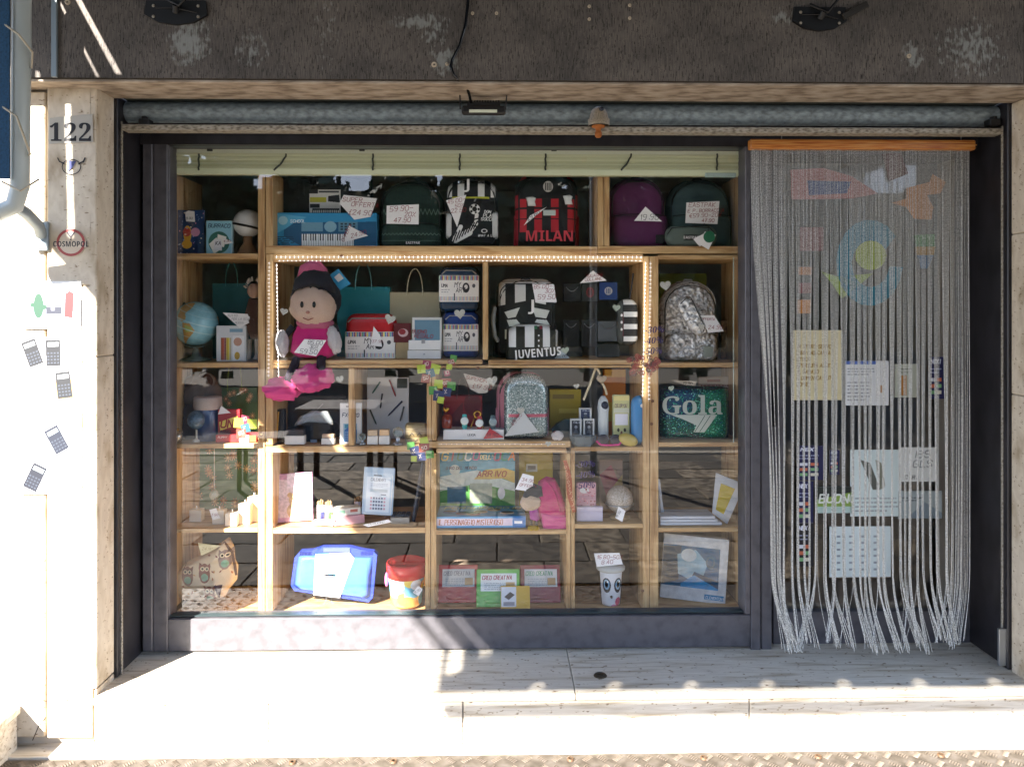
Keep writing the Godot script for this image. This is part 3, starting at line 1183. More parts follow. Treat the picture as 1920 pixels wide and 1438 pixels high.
	for q in [[372, 372], [536, 513], [699, 699], [862, 862], [1023, 1023], [1184, 1165], [1345, 1345]]:
		st = new_st()
		var path := []
		for i in 7: path.append(site(lerpf(q[0], q[1], pow(i / 6.0, 1.6)) + sin(i * 2.1) * 0.8, 288 + i * 5.2, -0.037))
		tube(st, path, 0.004, 5, true, 0.5)
		part(bl, "ladder_tape", st, mat("3d4136", 0.9))
	for x in [392, 678, 1039, 1328]:
		st = new_st()
		wbox(st, x - 5, 275, x + 5, 283, -0.05, -0.034, 0.001)
		part(bl, "bracket", st, mat("23291f", 0.5))
	st = new_st()
	wbox(st, 1323, 324, 1381, 332, -0.05, -0.036, 0.002)
	part(bl, "end_clip", st, mat("a9c0ba", 0.4))

	# floodlight on its bracket over the shutter, and the cable
	var fl := thing("floodlight", "small black floodlight hanging from the soffit over the window", "floodlight", 907, 219, 0.31)
	st = new_st()
	slab(st, 866, 201, 948, 216, -4, 14, 3)
	slab(st, 876, 193, 938, 202, -4, 8, 1)
	part(fl, "housing", st, M.black)
	for k in 12:
		st = new_st()
		slab(st, 879 + k * 5, 190, 881 + k * 5, 194, -3, 8)
		part(fl, "cooling_fin", st, M.black)
	st = new_st()
	slab(st, 880, 209, 932, 214.5, 13.5, 14.4, 0.2)
	part(fl, "lens", st, mat("d9dfc9", 0.2))
	st = new_st()
	tube(st, [v(863, 206, 2), v(862, 152, 10), v(906, 151, 14), v(952, 155, 10), v(948, 206, 2)], 1.6, 5)
	slab(st, 866, 148, 950, 155, 6, 12, 0.5)
	part(fl, "bracket", st, M.black)
	for x in [888, 931]:
		st = new_st()
		ball(st, v(x, 153, 12.5), Vector3(4, 3, 1.5), 10, 6)
		part(fl, "screw", st, M.rail)
	var cb := base("power_cable", "black cable looping down the fascia to the floodlight", "cable", site(876, 0, 0.48))
	st = new_st()
	var path := []
	for q in [[878, -30, 0.48], [877, 10, 0.482], [872, 50, 0.484], [862, 85, 0.482], [848, 112, 0.48], [845, 124, 0.482], [850, 140, 0.484], [862, 154, 0.45], [875, 163, 0.40], [880, 178, 0.36], [883, 192, 0.325]]:
		path.append(site(q[0], q[1], q[2]) - cb.position)
	tube(st, path, 0.0055, 7)
	part(cb, "cord", st, M.black_gloss)
	# siren
	var al := thing("alarm_siren", "weathered domed alarm siren with a rusty fitting below", "alarm", 1123, 256, 0.24)
	st = new_st()
	lathe(st, [Vector2(20, 0), Vector2(20.5, 12), Vector2(18, 14), Vector2(17, 20), Vector2(13, 30), Vector2(6, 35), Vector2(0, 36)], v(1123, 236, 0), 20)
	part(al, "dome", st, grained("b3aa9a", M.stone_stuff, Vector3(20, 20, 20), 0.7))
	st = new_st()
	ball(st, v(1126, 208, 15), Vector3(4.5, 4, 3), 12, 8)
	part(al, "lens", st, mat("232a38", 0.2))
	st = new_st()
	lathe(st, [Vector2(13, 0), Vector2(12, -3), Vector2(6, -4), Vector2(4.5, -10), Vector2(6.5, -12), Vector2(6.5, -19), Vector2(4, -22), Vector2(0, -22)], v(1122, 236, 0), 14)
	part(al, "rusty_fitting", st, mat("9c5a22", 0.75))
	# black bracket feet of removed signs
	for q in [[330, 20, 55, "black oval bracket plate on the fascia above the pilaster side", 0], [1537, 32, 49, "black oval bracket plate with a short arm on the fascia", 1]]:
		var br := thing("sign_bracket", q[3], "bracket", q[0], q[1], 0.475, "sign brackets on the fascia")
		st = new_st()
		prism(st, px([q[0] - q[2], q[1] - 18, q[0] + q[2], q[1] - 18, q[0] + q[2] + 3, q[1] + 8, q[0] + q[2] * 0.6, q[1] + 22, q[0], q[1] + 27, q[0] - q[2] * 0.6, q[1] + 22, q[0] - q[2] - 3, q[1] + 8]), -3, 3)
		part(br, "plate", st, M.black)
		for s in [[-0.75, -8], [0.75, -8], [-0.75, 12], [0.75, 12]]:
			st = new_st()
			ball(st, v(q[0] + s[0] * q[2], q[1] + s[1], 3), Vector3(3, 3, 1.6), 8, 6)
			part(br, "screw", st, M.rail)
		st = new_st()
		tube(st, [v(q[0] - 20, q[1] - 22, 4), v(q[0] + 10, q[1] - 4, 14), v(q[0] + 40, q[1] - 40, 10)], 3, 6)
		tube(st, [v(q[0] - q[2] * 0.7, q[1] - 4, 3), v(q[0], q[1] - 2, 9), v(q[0] + q[2] * 0.7, q[1] + 4, 3)], 1.6, 6)
		tube(st, [v(q[0], q[1] + 4, 3), v(q[0] + 4, q[1] - 6, 12)], 6, 8)
		part(br, "arm", st, M.black)
		if q[4]:
			st = new_st()
			box(st, v(q[0] + 40, q[1] - 2, 2), v(q[0] + 92, q[1] - 14, 8), 0.5, Basis(Vector3.BACK, 0.5), v(q[0] + 60, q[1] - 10))
			part(br, "strut", st, mat("2a2722", 0.6))
	# light steel upright on the fascia and the canopy's side post
	var up := thing("steel_strip", "thin grey steel strip fixed upright on the fascia beside the post", "strip", 102, 145, 0.475)
	st = new_st()
	slab(st, 97, -30, 107, 145, -2, 4, 0.5)
	part(up, "strip", st, mat("7c868a", 0.5, 0.4))
	var po := base("awning_post", "round grey steel post tied with cord in front of the pilaster", "post", site(38, 400, 0.62))
	st = new_st()
	path = []
	for q in [[40, -60, 0.62], [38, 150, 0.62], [36, 350, 0.62], [26, 385, 0.62], [-10, 402, 0.63], [-80, 405, 0.64]]:
		path.append(site(q[0], q[1], q[2]) - po.position)
	tube(st, path, 0.029, 16)
	part(po, "tube", st, mat("b0b8b6", 0.3))
	st = new_st()
	var b0 := site(60, 470, 0.395) - po.position
	var b1 := site(88, 415, 0.395) - po.position
	mbox(st, b0.x, b0.y, -0.24, b1.x, b1.y, -0.225, 0.004)
	part(po, "wall_plate", st, mat("7f8a90", 0.5, 0.3))
	st = new_st()
	tube(st, [site(25, 385, 0.62) - po.position, site(48, 400, 0.56) - po.position, site(72, 425, 0.44) - po.position, site(76, 440, 0.40) - po.position], 0.02, 8)
	part(po, "stay", st, mat("7f8a90", 0.5, 0.3))
	for q in [[8, 46, 60, 98, 128], [2, 340, 72, 336, 336], [4, 200, 56, 290, 290]]:
		st = new_st()
		tube(st, [site(q[0], q[1], 0.66) - po.position, site((q[0] + q[2]) / 2.0, q[1] + 18, 0.68) - po.position, site(q[2], q[3], 0.64) - po.position, site(q[2] - 2, q[4], 0.62) - po.position], 0.0035, 5)
		part(po, "cord", st, mat("b4aa96", 0.9))
	var cv := base("side_canvas", "dark blue canvas side screen behind the grey post", "canvas", site(0, 330, 0.66))
	st = new_st()
	var c1 := site(-12, 335, 0.66) - cv.position
	var c2 := site(17, -40, 0.66) - cv.position
	mbox(st, c1.x, c1.y, -0.003, c2.x, c2.y, 0.003)
	part(cv, "canvas", st, grained("1f4a6a", weave, Vector3(4, 4, 4), 0.9))


func board(unit: Node3D, called: String, x0: float, y0: float, x1: float, y1: float, zb: float, zf: float, m: Material):
	var st := new_st()
	var a := site(x0, y1, zf)
	var b := site(x1, y0, zf)
	box(st, Vector3(a.x, a.y, zb), Vector3(b.x, b.y, zf), 0.0018)
	part(unit, called, st, m)


func build_shelves():
	var u := base("display_shelving", "open backed pine display shelving filling the shop window", "shelving", Vector3.ZERO)
	var zb := -0.46
	var zf := -0.10
	# uprights
	for q in [[300, 322, 320, 1147], [483, 322, 496, 1147], [497.5, 322, 511, 461], [497.5, 476, 511, 835], [497.5, 849, 511, 1147], [1121, 322, 1132, 461], [1133, 322, 1143, 461], [905, 491, 915, 674], [653, 690, 664, 835], [800, 690, 809, 826], [809.5, 690, 818, 826], [797, 850, 807, 1147], [808, 850, 818, 1147], [1062, 850, 1070, 1147], [1071, 840, 1078, 1147], [1206, 480, 1218, 1147], [1219, 480, 1235, 1147], [1397, 322, 1412, 1147]]:
		board(u, "upright", q[0], q[1], q[2], q[3], zb + rng.randf_range(0, 0.01), zf + rng.randf_range(-0.004, 0.0), M.wood_y)
	# shelves
	for q in [[320, 475, 483, 485], [320, 680, 483, 689.5], [320, 832, 483, 841], [320, 991, 483, 999], [320, 1147, 1397, 1160],
		[497, 461.5, 1120.5, 475.5], [1121, 461.5, 1397, 475], [511, 476.2, 1206, 490.5], [1235, 478, 1397, 486],
		[511, 675, 904.5, 683], [511, 683.6, 800, 690], [915.5, 675, 1206, 684], [818, 684.6, 1206, 690], [1235, 680, 1397, 689],
		[497, 836, 799, 848.5], [799.5, 827, 1070, 840], [818, 840.5, 1062, 849], [1078, 838, 1206, 846], [1235, 829, 1397, 838],
		[511, 989, 797, 1001], [818, 993, 1062, 1003], [1078, 982, 1206, 991], [1235, 989, 1397, 998]]:
		board(u, "shelf_board", q[0], q[1], q[2], q[3], zb + rng.randf_range(0, 0.01), zf - rng.randf_range(0.001, 0.005), M.wood_x)
	for q in [[1205, 1108], [1224, 752], [1222, 795], [896, 690], [640, 480]]:
		var st := new_st()
		var p := site(q[0], q[1], -0.0985)
		lathe(st, [Vector2(0.0, 0.0012), Vector2(0.004, 0.001), Vector2(0.007, 0.0)], p, 10, true, 1.0, Basis(Vector3.RIGHT, PI / 2))
		part(u, "knot", st, M.knot)
	# light strings round the middle cabinet; glowing dashes stand in for their reflections
	var amber := glow("fff8f2", 0.19)
	var dim := glow("ffe9cc", 0.12)
	var tape := mat("d8d4cc", 0.5)
	# each as [from, to, number, label, bulb half width, bulb half height, lights its surroundings]
	for q in [[514, 482, 1206, 482, 84, "upper row of glowing dashes imitating light reflections along the middle shelf edge", 1.4, 6.0, true], [520, 489, 1204, 489, 90, "lower row of round warm lights under the glowing dashes", 2.6, 2.6, false], [518, 494, 522, 722, 32, "column of round warm lights beside the plush doll", 2.8, 2.8, true], [504, 490, 503, 708, 30, "column of glowing dashes imitating light reflections beside the globe bay", 6.0, 1.3, false], [1211, 490, 1205, 745, 36, "column of round warm lights beside the silver backpack", 2.8, 2.8, true], [1220, 490, 1217, 752, 34, "column of glowing dashes imitating light reflections beside the silver backpack", 6.0, 1.3, false], [822, 833, 1060, 833, 24, "dim row of small lights above the board games", 2.2, 2.2, false]]:
		var a := site(q[0], q[1], -0.094)
		var b := site(q[2], q[3], -0.094)
		var s := base("light_or_glint_string", q[5], "light string", a, "light strings on the shelving")
		var st := new_st()
		tube(st, [Vector3(0, 0, -0.003), b - a + Vector3(0, 0, -0.003)], 0.0012, 5)
		part(s, "tape", st, tape)
		st = new_st()
		ball(st, Vector3.ZERO, Vector3(q[6] * 0.001, q[7] * 0.001, 0.002), 8, 6)
		var bead := finish(st)
		for k in q[4]:
			var o := place(s, "bulb_or_glint", bead, amber if q[4] != 24 else dim)
			o.position = (b - a) * ((k + 0.5) / q[4]) + Vector3(rng.randf_range(-0.0008, 0.0008), rng.randf_range(-0.0008, 0.0008), 0.001)
		if q[8]:
			var l := AreaLight3D.new()
			l.name = "strip_glow"
			var long := (b - a).length()
			l.area_size = Vector2(0.012, long) if absf(b.y - a.y) > 0.2 else Vector2(long, 0.012)
			l.light_energy = 0.0028
			l.light_color = Color(1.0, 0.98, 0.95)
			l.area_range = 6.0
			l.shadow_enabled = true
			l.position = (b - a) / 2 + Vector3(0, 0, 0.012)
			s.add_child(l)


# ---------------------------------------------------------------- things on the shelves
# a thing that stands on the shelf whose front edge is at shelf_py
func stand(called: String, label: String, category: String, cx: float, shelf_py: float, z: float, group := "") -> Node3D:
	var y := site(cx, shelf_py, -0.1).y + 0.0008
	var at0 := site(cx, 584, z)
	var oyy := 584.0 - (y - EYE.y) * FOCAL / ((EYE.z - z) * cos(YAW) - at0.x * sin(YAW) * -1.0)
	var o := thing(called, label, category, cx, oyy, z, group)
	o.position.y = y
	return o


func carton(t: Node3D, x0: float, y0: float, x1: float, deep: float, m: Material, p: Print = null, bevel := 0.8, y1 := -1.0):
	var st := new_st()
	var low := oy if y1 < 0 else y1
	slab(st, x0, y0, x1, low, -deep, 0, bevel)
	part(t, "box", st, m)
	if p:
		st = new_st()
		print_on(st, x0 + bevel, y0 + bevel, x1 - bevel, low - bevel, 0.15)
		part(t, "cover_print", st, printed(p, 0.35))


func card(label: String, pts: Array, z: float, lines: Array, wide := 1.3, ink: Material = null, paper: Material = null) -> Node3D:
	var c := Vector2.ZERO
	var low := -9e9
	for i in range(0, pts.size(), 2):
		c += Vector2(pts[i], pts[i + 1]) * 2.0 / pts.size()
		low = maxf(low, pts[i + 1])
	var t := thing("price_card", label, "price card", c.x, low, z, "handwritten cards in the window")
	var st := new_st()
	prism(st, px(pts), -0.25, 0.25)
	part(t, "paper", st, paper if paper else M.card)
	if lines: writing(t, lines, ink if ink else M.red_ink, wide * 0.75, 0.45)
	# each card leans and swings a little, as hung by hand
	t.rotation = Vector3(rng.randf_range(-0.10, 0.02), rng.randf_range(-0.09, 0.09), 0)
	return t


func gift_bag(label: String, x0: float, y0: float, x1: float, shelf: float, z: float, m: Material, loop: float, cord: Material, p: Print = null) -> Node3D:
	var t := stand("gift_bag", label, "gift bag", (x0 + x1) / 2, shelf, z, "paper gift bags")
	carton(t, x0, y0, x1, (x1 - x0) * 0.25, m, p, 0.5)
	if loop > 0:
		var st := new_st()
		var w := x1 - x0
		var path := []
		for i in 13:
			var a := PI * i / 12
			path.append(v(lerpf(x0, x1, 0.5) - cos(a) * w * 0.16, y0 + 6 - sin(a) * (loop + 6), 0.8))
		tube(st, path, 0.9, 5)
		part(t, "handle", st, cord)
	return t


func backpack(t: Node3D, x0: float, y0: float, x1: float, m: Material, d: Dictionary):
	var w := x1 - x0
	var low := oy
	var st := new_st()
	puff(st, arch(x0, y0, x1, low, d.get("top", 0.42), 0.1), w * 0.24, w * 0.2, -w * 0.2, 3.2, 0.2, 10)
	part(t, "main_body", st, d.get("face", m))
	# piping sewn round the front panel
	var rim := arch(x0, y0, x1, low, d.get("top", 0.42), 0.1)
	var mid := Vector2.ZERO
	for q in rim: mid += q / rim.size()
	var seam := []
	for i in rim.size() + 1:
		var q: Vector2 = mid + (rim[i % rim.size()] - mid) * 0.87
		seam.append(Vector3(q.x, q.y, -w * 0.2 + w * 0.24 * 0.74))
	st = new_st()
	tube(st, seam, 1.0, 5, false)
	part(t, "piping", st, d.get("piping", M.black))
	if d.has("pocket"):
		var q: Array = d.pocket
		st = new_st()
		puff(st, arch(q[0], q[1], q[2], q[3], d.get("pocket_top", 0.16), 0.12), w * 0.14, w * 0.05, 0, 3.4, 0.12, 7)
		part(t, "front_pocket", st, d.get("pocket_face", m))
		st = new_st()
		var path := []
		for i in 13: path.append(v(lerpf(q[0] + 3, q[2] - 3, i / 12.0), q[1] + 4 - sin(PI * i / 12) * 3, w * 0.085 + sin(PI * i / 12) * w * 0.055))
		tube(st, path, 0.9, 5)
		part(t, "zipper", st, d.get("zip", M.black))
	st = new_st()
	var arc := []
	for i in 17:
		var a := PI * i / 16
		arc.append(v(lerpf(x0, x1, 0.5) - cos(a) * w * 0.44, y0 + w * 0.42 - sin(a) * w * 0.39, -w * 0.02 + sin(a) * w * 0.02))
	tube(st, arc, 0.9, 5)
	part(t, "zipper", st, d.get("zip", M.black))
	st = new_st()
	tube(st, [v(lerpf(x0, x1, 0.42), y0 + 3, -w * 0.18), v(lerpf(x0, x1, 0.44), y0 - 1, -w * 0.18), v(lerpf(x0, x1, 0.56), y0 - 1, -w * 0.18), v(lerpf(x0, x1, 0.58), y0 + 3, -w * 0.18)], 1.8, 6)
	part(t, "handle", st, d.get("zip", M.black))
	for s in [-1.0, 1.0]:
		st = new_st()
		var cx: float = lerpf(x0, x1, 0.5) + s * w * 0.47
		puff(st, arch(cx - w * 0.05, low - (low - y0) * 0.45, cx + w * 0.05, low - 1, 0.4, 0.3), w * 0.09, w * 0.09, -w * 0.2, 2.4, 0.1, 4)
		part(t, "side_pocket", st, d.get("side", m))


func row_top():
	var navy := mat("16284e", 0.4)
	var t := stand("picture_book", "dark blue picture book standing in the upper corner", "book", 355, 475, -0.17)
	var p := Print.new(128, 192, "15305e")
	p.disc(0.42, 0.55, 0.14, 0.2, "d9a63c").disc(0.4, 0.5, 0.14, 0.1, "b23b34").disc(0.4, 0.78, 0.18, 0.1, "d9a63c").specks(40, ["d88ca8", "e8d8c0", "8aa0c8"], 0.012, 0.03, rng).disc(0.7, 0.5, 0.16, 0.1, "c48aa6")
	carton(t, 328, 394, 382, 6, navy, p)
	card("small white price tag hanging on the dark blue book", [345, 394, 363, 396, 365, 416, 348, 415], -0.165, [["9.90", 348, 411, 4]], 0.7, M.black_ink)
	t = stand("card_game_box", "pale blue Burraco card game box in the upper corner", "game box", 410, 475, -0.16)
	p = Print.new(128, 160, "8fc6d8")
	p.disc(0.5, 0.65, 0.42, 0.33, "2e6a5e").shape([0.1, 0.7, 0.4, 0.5, 0.6, 0.85, 0.3, 1.0], "f0efe8").shape([0.45, 0.4, 0.8, 0.48, 0.7, 0.8, 0.4, 0.75], "f4f2ea").shape([0.3, 0.55, 0.6, 0.55, 0.62, 0.9, 0.3, 0.9], "e8e8ea")
	text_on(p, "BURRACO", 0.07, 0.2, 0.11, 0.025, "1d3a5a")
	text_on(p, "KA", 0.36, 0.72, 0.1, 0.02, "22222a")
	carton(t, 386, 414, 434, 9, mat("b7d9e2", 0.5), p)
	card("tiny white paper triangle on the pale blue game box", [416, 444, 422, 458, 437, 455], -0.155, [["4.90", 419, 454, 4]], 0.7)
	t = stand("money_box", "white ball money box with a dark belt beside the upper upright", "money box", 464, 475, -0.2)
	var st := new_st()
	ball(st, v(464, 419), Vector3(26, 26, 26), 28, 16, Basis(Vector3.BACK, -0.2))
	part(t, "ball", st, mat("d2d4d2", 0.3))
	st = new_st()
	var ring := []
	for i in 29: ring.append(Basis(Vector3.BACK, -0.2) * Vector3(cos(TAU * i / 28) * 25.6, -6, sin(TAU * i / 28) * 25.6) + v(464, 419))
	tube(st, ring, 2.2, 6, false)
	part(t, "belt", st, M.black)
	st = new_st()
	lathe(st, [Vector2(0, 0), Vector2(19, 0), Vector2(17, 8), Vector2(8, 22), Vector2(8, 36)], v(464, oy), 20)
	part(t, "stand", st, mat("8e6a48", 0.5))

	# keyboards
	t = stand("keyboard_case", "large black keyboard carton behind the blue keyboard box", "carton", 602, 461.5, -0.26)
	carton(t, 513, 334, 694, 20, M.black, null)
	p = Print.new(128, 104, "e6e6e0")
	p.rect(0, 0.0, 0.28, 0.16, "22252a").rect(0.02, 0.3, 0.55, 0.5, "c8c33e").rect(0.3, 0.05, 0.95, 0.12, "55575c").shape([0.6, 0.25, 0.95, 0.2, 0.98, 0.5, 0.6, 0.46], "1c1e22").rect(0.02, 0.56, 0.34, 0.72, "26282d").rect(0.1, 0.74, 0.97, 0.98, "1a1b20")
	for k in 14: p.rect(0.13 + k * 0.06, 0.8, 0.175 + k * 0.06, 0.96, "f2f2ee")
	st = new_st()
	print_on(st, 580, 356, 638, 404, 0.4)
	part(t, "label_print", st, printed(p))
	t = stand("keyboard_box", "blue boxed toy keyboard with piano keys printed on it", "box", 609, 461.5, -0.17)
	p = Print.new(384, 128, "2f8fc0")
	p.shape([0.0, 0.0, 0.32, 0.12, 0.0, 0.65], "57add4").shape([0.1, 0.5, 0.2, 0.28, 1.0, 0.25, 1.0, 0.95, 0.28, 1.0, 0.1, 0.7], "17567e")
	p.disc(0.09, 0.22, 0.045, 0.13, "9fd0e4").rect(0.27, 0.28, 0.48, 0.55, "6f9db4").disc(0.55, 0.4, 0.06, 0.16, "86b2c6").rect(0.63, 0.26, 0.82, 0.55, "5e8ba2").rect(0.27, 0.62, 0.78, 1.0, "eef2f2")
	for k in 22: p.rect(0.27 + k * 0.0235, 0.62, 0.2725 + k * 0.0235, 1.0, "33414a")
	for k in 22:
		if k % 7 != 2 and k % 7 != 6: p.rect(0.286 + k * 0.0235, 0.62, 0.2975 + k * 0.0235, 0.82, "101418")
	for r in 3:
		for c in 4: p.rect(0.65 + c * 0.04, 0.3 + r * 0.08, 0.675 + c * 0.04, 0.35 + r * 0.08, "1d3442")
	p.lines(0.03, 0.68, 0.2, 0.96, 5, "15405c", rng)
	text_on(p, "SCHOOL", 0.16, 0.28, 0.08, 0.005, "ffffff")
	carton(t, 513, 399, 706, 26, mat("2a7fae", 0.4), p)
	card("five sided white card SUPER OFFERTA 24.90 above the keyboard box", [636, 381, 644, 365, 706, 371, 694, 406, 664, 412], -0.16, [["SUPER", 642, 377, 8, 0.04], ["OFFERTA", 658, 386, 8, 0.05], ["£24.90", 652, 402, 9, 0.03]], 1.1)
	card("white triangle card OFFERTA 24.90 on the keyboard box front", [654, 423, 690, 442, 642, 455], -0.158, [["OFFERTA", 644, 453, 5.5, -1.1], ["24.90", 658, 446, 7.5, -0.25]], 1.0)

	# backpacks
	var g := "school backpacks on the shelves"
	t = stand("school_backpack", "dark green patterned backpack beside the keyboard box", "backpack", 770, 461.5, -0.2, g)
	p = Print.new(192, 192, "1c332d")
	for k in 60:
		for j in 30: p.rect(k / 60.0, j / 30.0, k / 60.0 + 0.008, j / 30.0 + 0.014, ["2c4a3a", "3a2226", "15251f"][(k * 7 + j * 3) % 3])
	for k in 16: p.line(k / 16.0, 0.52, (k + 0.5) / 16.0, 0.44, 0.012, "5c7468").line((k + 0.5) / 16.0, 0.44, (k + 1) / 16.0, 0.52, 0.012, "5c7468")
	for k in 30: p.line(k / 30.0, 0.76, (k + 0.5) / 30.0, 0.72, 0.01, "4f685c").line((k + 0.5) / 30.0, 0.72, (k + 1) / 30.0, 0.76, 0.01, "4f685c")
	var green := printed(p, 0.9)
	backpack(t, 708, 336, 832, cloth("22352f"), {"face": green, "pocket": [714, 418, 826, oy], "pocket_face": green})
	lettering(t, "EASTPAK", M.white, v(776, 457, 19), 4.5)
	card("white card 59.90 minus 20% 47.90 on the dark green backpack", [724, 385, 785, 383, 785, 421, 724, 419], -0.128, [["59.90-", 730, 396, 9, -0.05], ["20%", 758, 406, 8], ["47.90", 738, 417, 8, -0.03]], 1.2)
	t = stand("school_backpack", "black and white striped trolley backpack with a football zebra print", "backpack", 886, 461.5, -0.19, g)
	p = Print.new(192, 256, "14161a")
	for q in [[0.05, 0.14], [0.24, 0.37], [0.62, 0.75], [0.86, 0.95]]: p.rect(q[0], 0.0, q[1], 0.28, "e6e8e4")
	p.rect(0.14, 0.27, 0.84, 0.3, "b7b930").disc(0.56, 0.45, 0.1, 0.075, "eef0ee").disc(0.56, 0.45, 0.045, 0.035, "14161a")
	for k in 5:
		var a := TAU * k / 5
		p.disc(0.56 + cos(a) * 0.075, 0.45 + sin(a) * 0.056, 0.022, 0.018, "14161a")
	p.line(0.6, 0.53, 0.58, 0.66, 0.07, "e8e8e4").line(0.58, 0.66, 0.45, 0.78, 0.09, "e8e8e4").line(0.45, 0.78, 0.2, 0.88, 0.14, "e8e8e4").line(0.3, 0.7, 0.18, 0.9, 0.08, "e8e8e4")
	for k in 9: p.line(0.1 + k * 0.055, 0.95 - k * 0.028, 0.17 + k * 0.055, 0.8 - k * 0.022, 0.022, "14161a")
	p.line(0.53, 0.6, 0.65, 0.58, 0.025, "14161a").line(0.5, 0.68, 0.62, 0.7, 0.025, "14161a")
	text_on(p, "DON", 0.74, 0.5, 0.035, 0.012, "e8e8e4")
	text_on(p, "PLAY", 0.72, 0.56, 0.045, 0.014, "e8e8e4")
	text_on(p, "SOCCER", 0.68, 0.61, 0.04, 0.013, "e8e8e4")
	text_on(p, "WHAT A LUCK", 0.62, 0.84, 0.03, 0.01, "e8e8e4")
	p.disc(0.74, 0.76, 0.06, 0.03, "e8e8e4", 0.6)
	backpack(t, 834, 334, 934, cloth("15171a"), {"face": printed(p, 0.8), "top": 0.3})
	lettering(t, "J", M.white, v(879, 350, 26), 18, 0, 1.2)
	for q in [[836, 398, 848, 448], [922, 396, 934, 448]]:
		st = new_st()
		puff(st, arch(q[0], q[1], q[2], q[3], 0.4, 0.4), 8, 3, -4, 2.5, 0, 4)
		part(t, "white_side_panel", st, mat("d4d6d2", 0.7))
	card("narrow white triangle card 45.00 22.50 on the zebra backpack", [836, 376, 874, 365, 857, 426], -0.12, [["45.00-", 839, 383, 7, -0.2], ["50%", 853, 389, 6, -0.1], ["22.50", 846, 399, 7, -0.1]], 0.9)
	t = stand("school_backpack", "red and black striped backpack lettered MILAN", "backpack", 1027, 461.5, -0.19, g)
	p = Print.new(192, 256, "121316")
	for q in [[0.06, 0.18], [0.30, 0.42], [0.56, 0.68], [0.82, 0.94]]: p.rect(q[0], 0.0, q[1], 1.0, "b8202e")
	p.shape([0.0, 0.12, 0.3, 0.06, 0.72, 0.06, 1.0, 0.12, 1.0, 0.36, 0.0, 0.36], "121316").rect(0.05, 0.80, 0.95, 1.0, "121316").rect(0.0, 0.3, 0.05, 1.0, "a01c2a").rect(0.95, 0.3, 1.0, 1.0, "a01c2a").rect(0, 0.47, 1, 0.5, "1c1216").rect(0, 0.62, 1, 0.635, "1c1216")
	backpack(t, 966, 322, 1086, cloth("a01c2c"), {"face": printed(p, 0.7), "top": 0.28, "side": cloth("a01c2c")})
	for q in [[985, 371, 1004, 389], [1054, 368, 1072, 386]]:
		st = new_st()
		puff(st, px([q[0], q[1] + 2, q[0] + 12, q[1], q[2], q[1] + 3, q[2] - 2, q[3] - 8, q[2], q[3], q[0] + 4, q[3], q[0] + 3, q[1] + 12]), 5, 1, 20, 2.6)
		part(t, "buckle_patch", st, mat("d2d6d2", 0.5))
	st = new_st()
	prism(st, oval(1026, 354, 9, 10, 20), 26, 27.5)
	var crest := part(t, "crest", st, mat("c9c6c0", 0.5))
	st = new_st()
	for k in 4: slab(st, 1020 + k * 3.4, 347, 1021.8 + k * 3.4, 361, 27.4, 28.2)
	part(crest, "crest_stripe", st, M.black)
	lettering(t, "MILAN", mat("c43a46", 0.6), v(1029, 445, 25), 19, 0, 1.05)
	st = new_st()
	slab(st, 1017, 397, 1040, 407, 24, 27, 1)
	part(t, "name_badge", st, mat("b9c6c0", 0.5))
	card("slanted white card 29.60 on the red and black backpack", [1026, 387, 994, 404, 982, 423], -0.12, [["29.60", 990, 414, 7, -0.6]], 1.0, M.black_ink)
	t = stand("school_backpack", "plum purple cloth backpack on the top shelf", "backpack", 1196, 461.5, -0.2, g)
	backpack(t, 1141, 330, 1250, cloth("6e3464"), {"pocket": [1146, 402, 1252, oy], "pocket_top": 0.1, "zip": cloth("3a1434")})
	st = new_st()
	slab(st, 1226, 442, 1242, 458, 18, 20.5, 0.5)
	part(t, "logo_patch", st, M.black)
	card("white triangle card 19.90 on the purple backpack", [1211, 387, 1189, 414, 1242, 415], -0.12, [["19.90", 1199, 412, 10, -0.02]], 1.1, M.black_ink)
	t = stand("school_backpack", "dark teal grey backpack in the top shelf corner", "backpack", 1312, 461.5, -0.23, g)
	backpack(t, 1252, 333, 1374, cloth("4c6468"), {"pocket": [1256, 402, 1372, oy], "pocket_top": 0.12, "zip": cloth("1e2a2c")})
	t = stand("pencil_case", "oval grey cloth pencil case lying before the teal backpack", "pencil case", 1295, 461.5, -0.14)
	st = new_st()
	puff(st, arch(1246, 424, 1345, oy, 0.17, 0.17), 9, 9, 0, 3.2, 0.08)
	part(t, "case", st, cloth("6c7a72"))
	st = new_st()
	tube(st, [v(1250, 440, 6), v(1258, 428, 8), v(1290, 425, 9), v(1330, 428, 8), v(1341, 440, 6)], 0.9, 5)
	part(t, "zipper", st, M.black)
	st = new_st()
	slab(st, 1281, 441, 1306, 451, 8, 9.8, 0.3)
	var lab := part(t, "logo_patch", st, M.black)
	lettering(lab, "EASTPAK", M.white, v(1294, 446, 10), 5)
	card("white card EASTPAK e P. BORRACCIA 59.90 47.90 on the teal backpack", [1288, 379, 1351, 376, 1346, 420, 1285, 418], -0.145, [["EASTPAK", 1292, 388, 8, -0.02], ["E P. BORRACCIA", 1290, 398, 6, -0.02], ["€59.90-20%", 1293, 408, 7, -0.04], ["47.90", 1316, 416, 6]], 1.0)
	var tg := thing("hang_tag", "white hang tags with a round green seal below the pencil case", "tag", 1322, 468, -0.095)
	st = new_st()
	prism(st, px([1300, 448, 1324, 436, 1332, 452, 1312, 462]), -0.5, 0)
	prism(st, px([1322, 434, 1343, 440, 1329, 468, 1310, 457]), 0.2, 0.7)
	part(tg, "paper", st, M.card)
	st = new_st()
	prism(st, oval(1330, 444, 11, 11), 0.8, 1.2)
	part(tg, "seal", st, mat("1d6a47", 0.5))
	st = new_st()
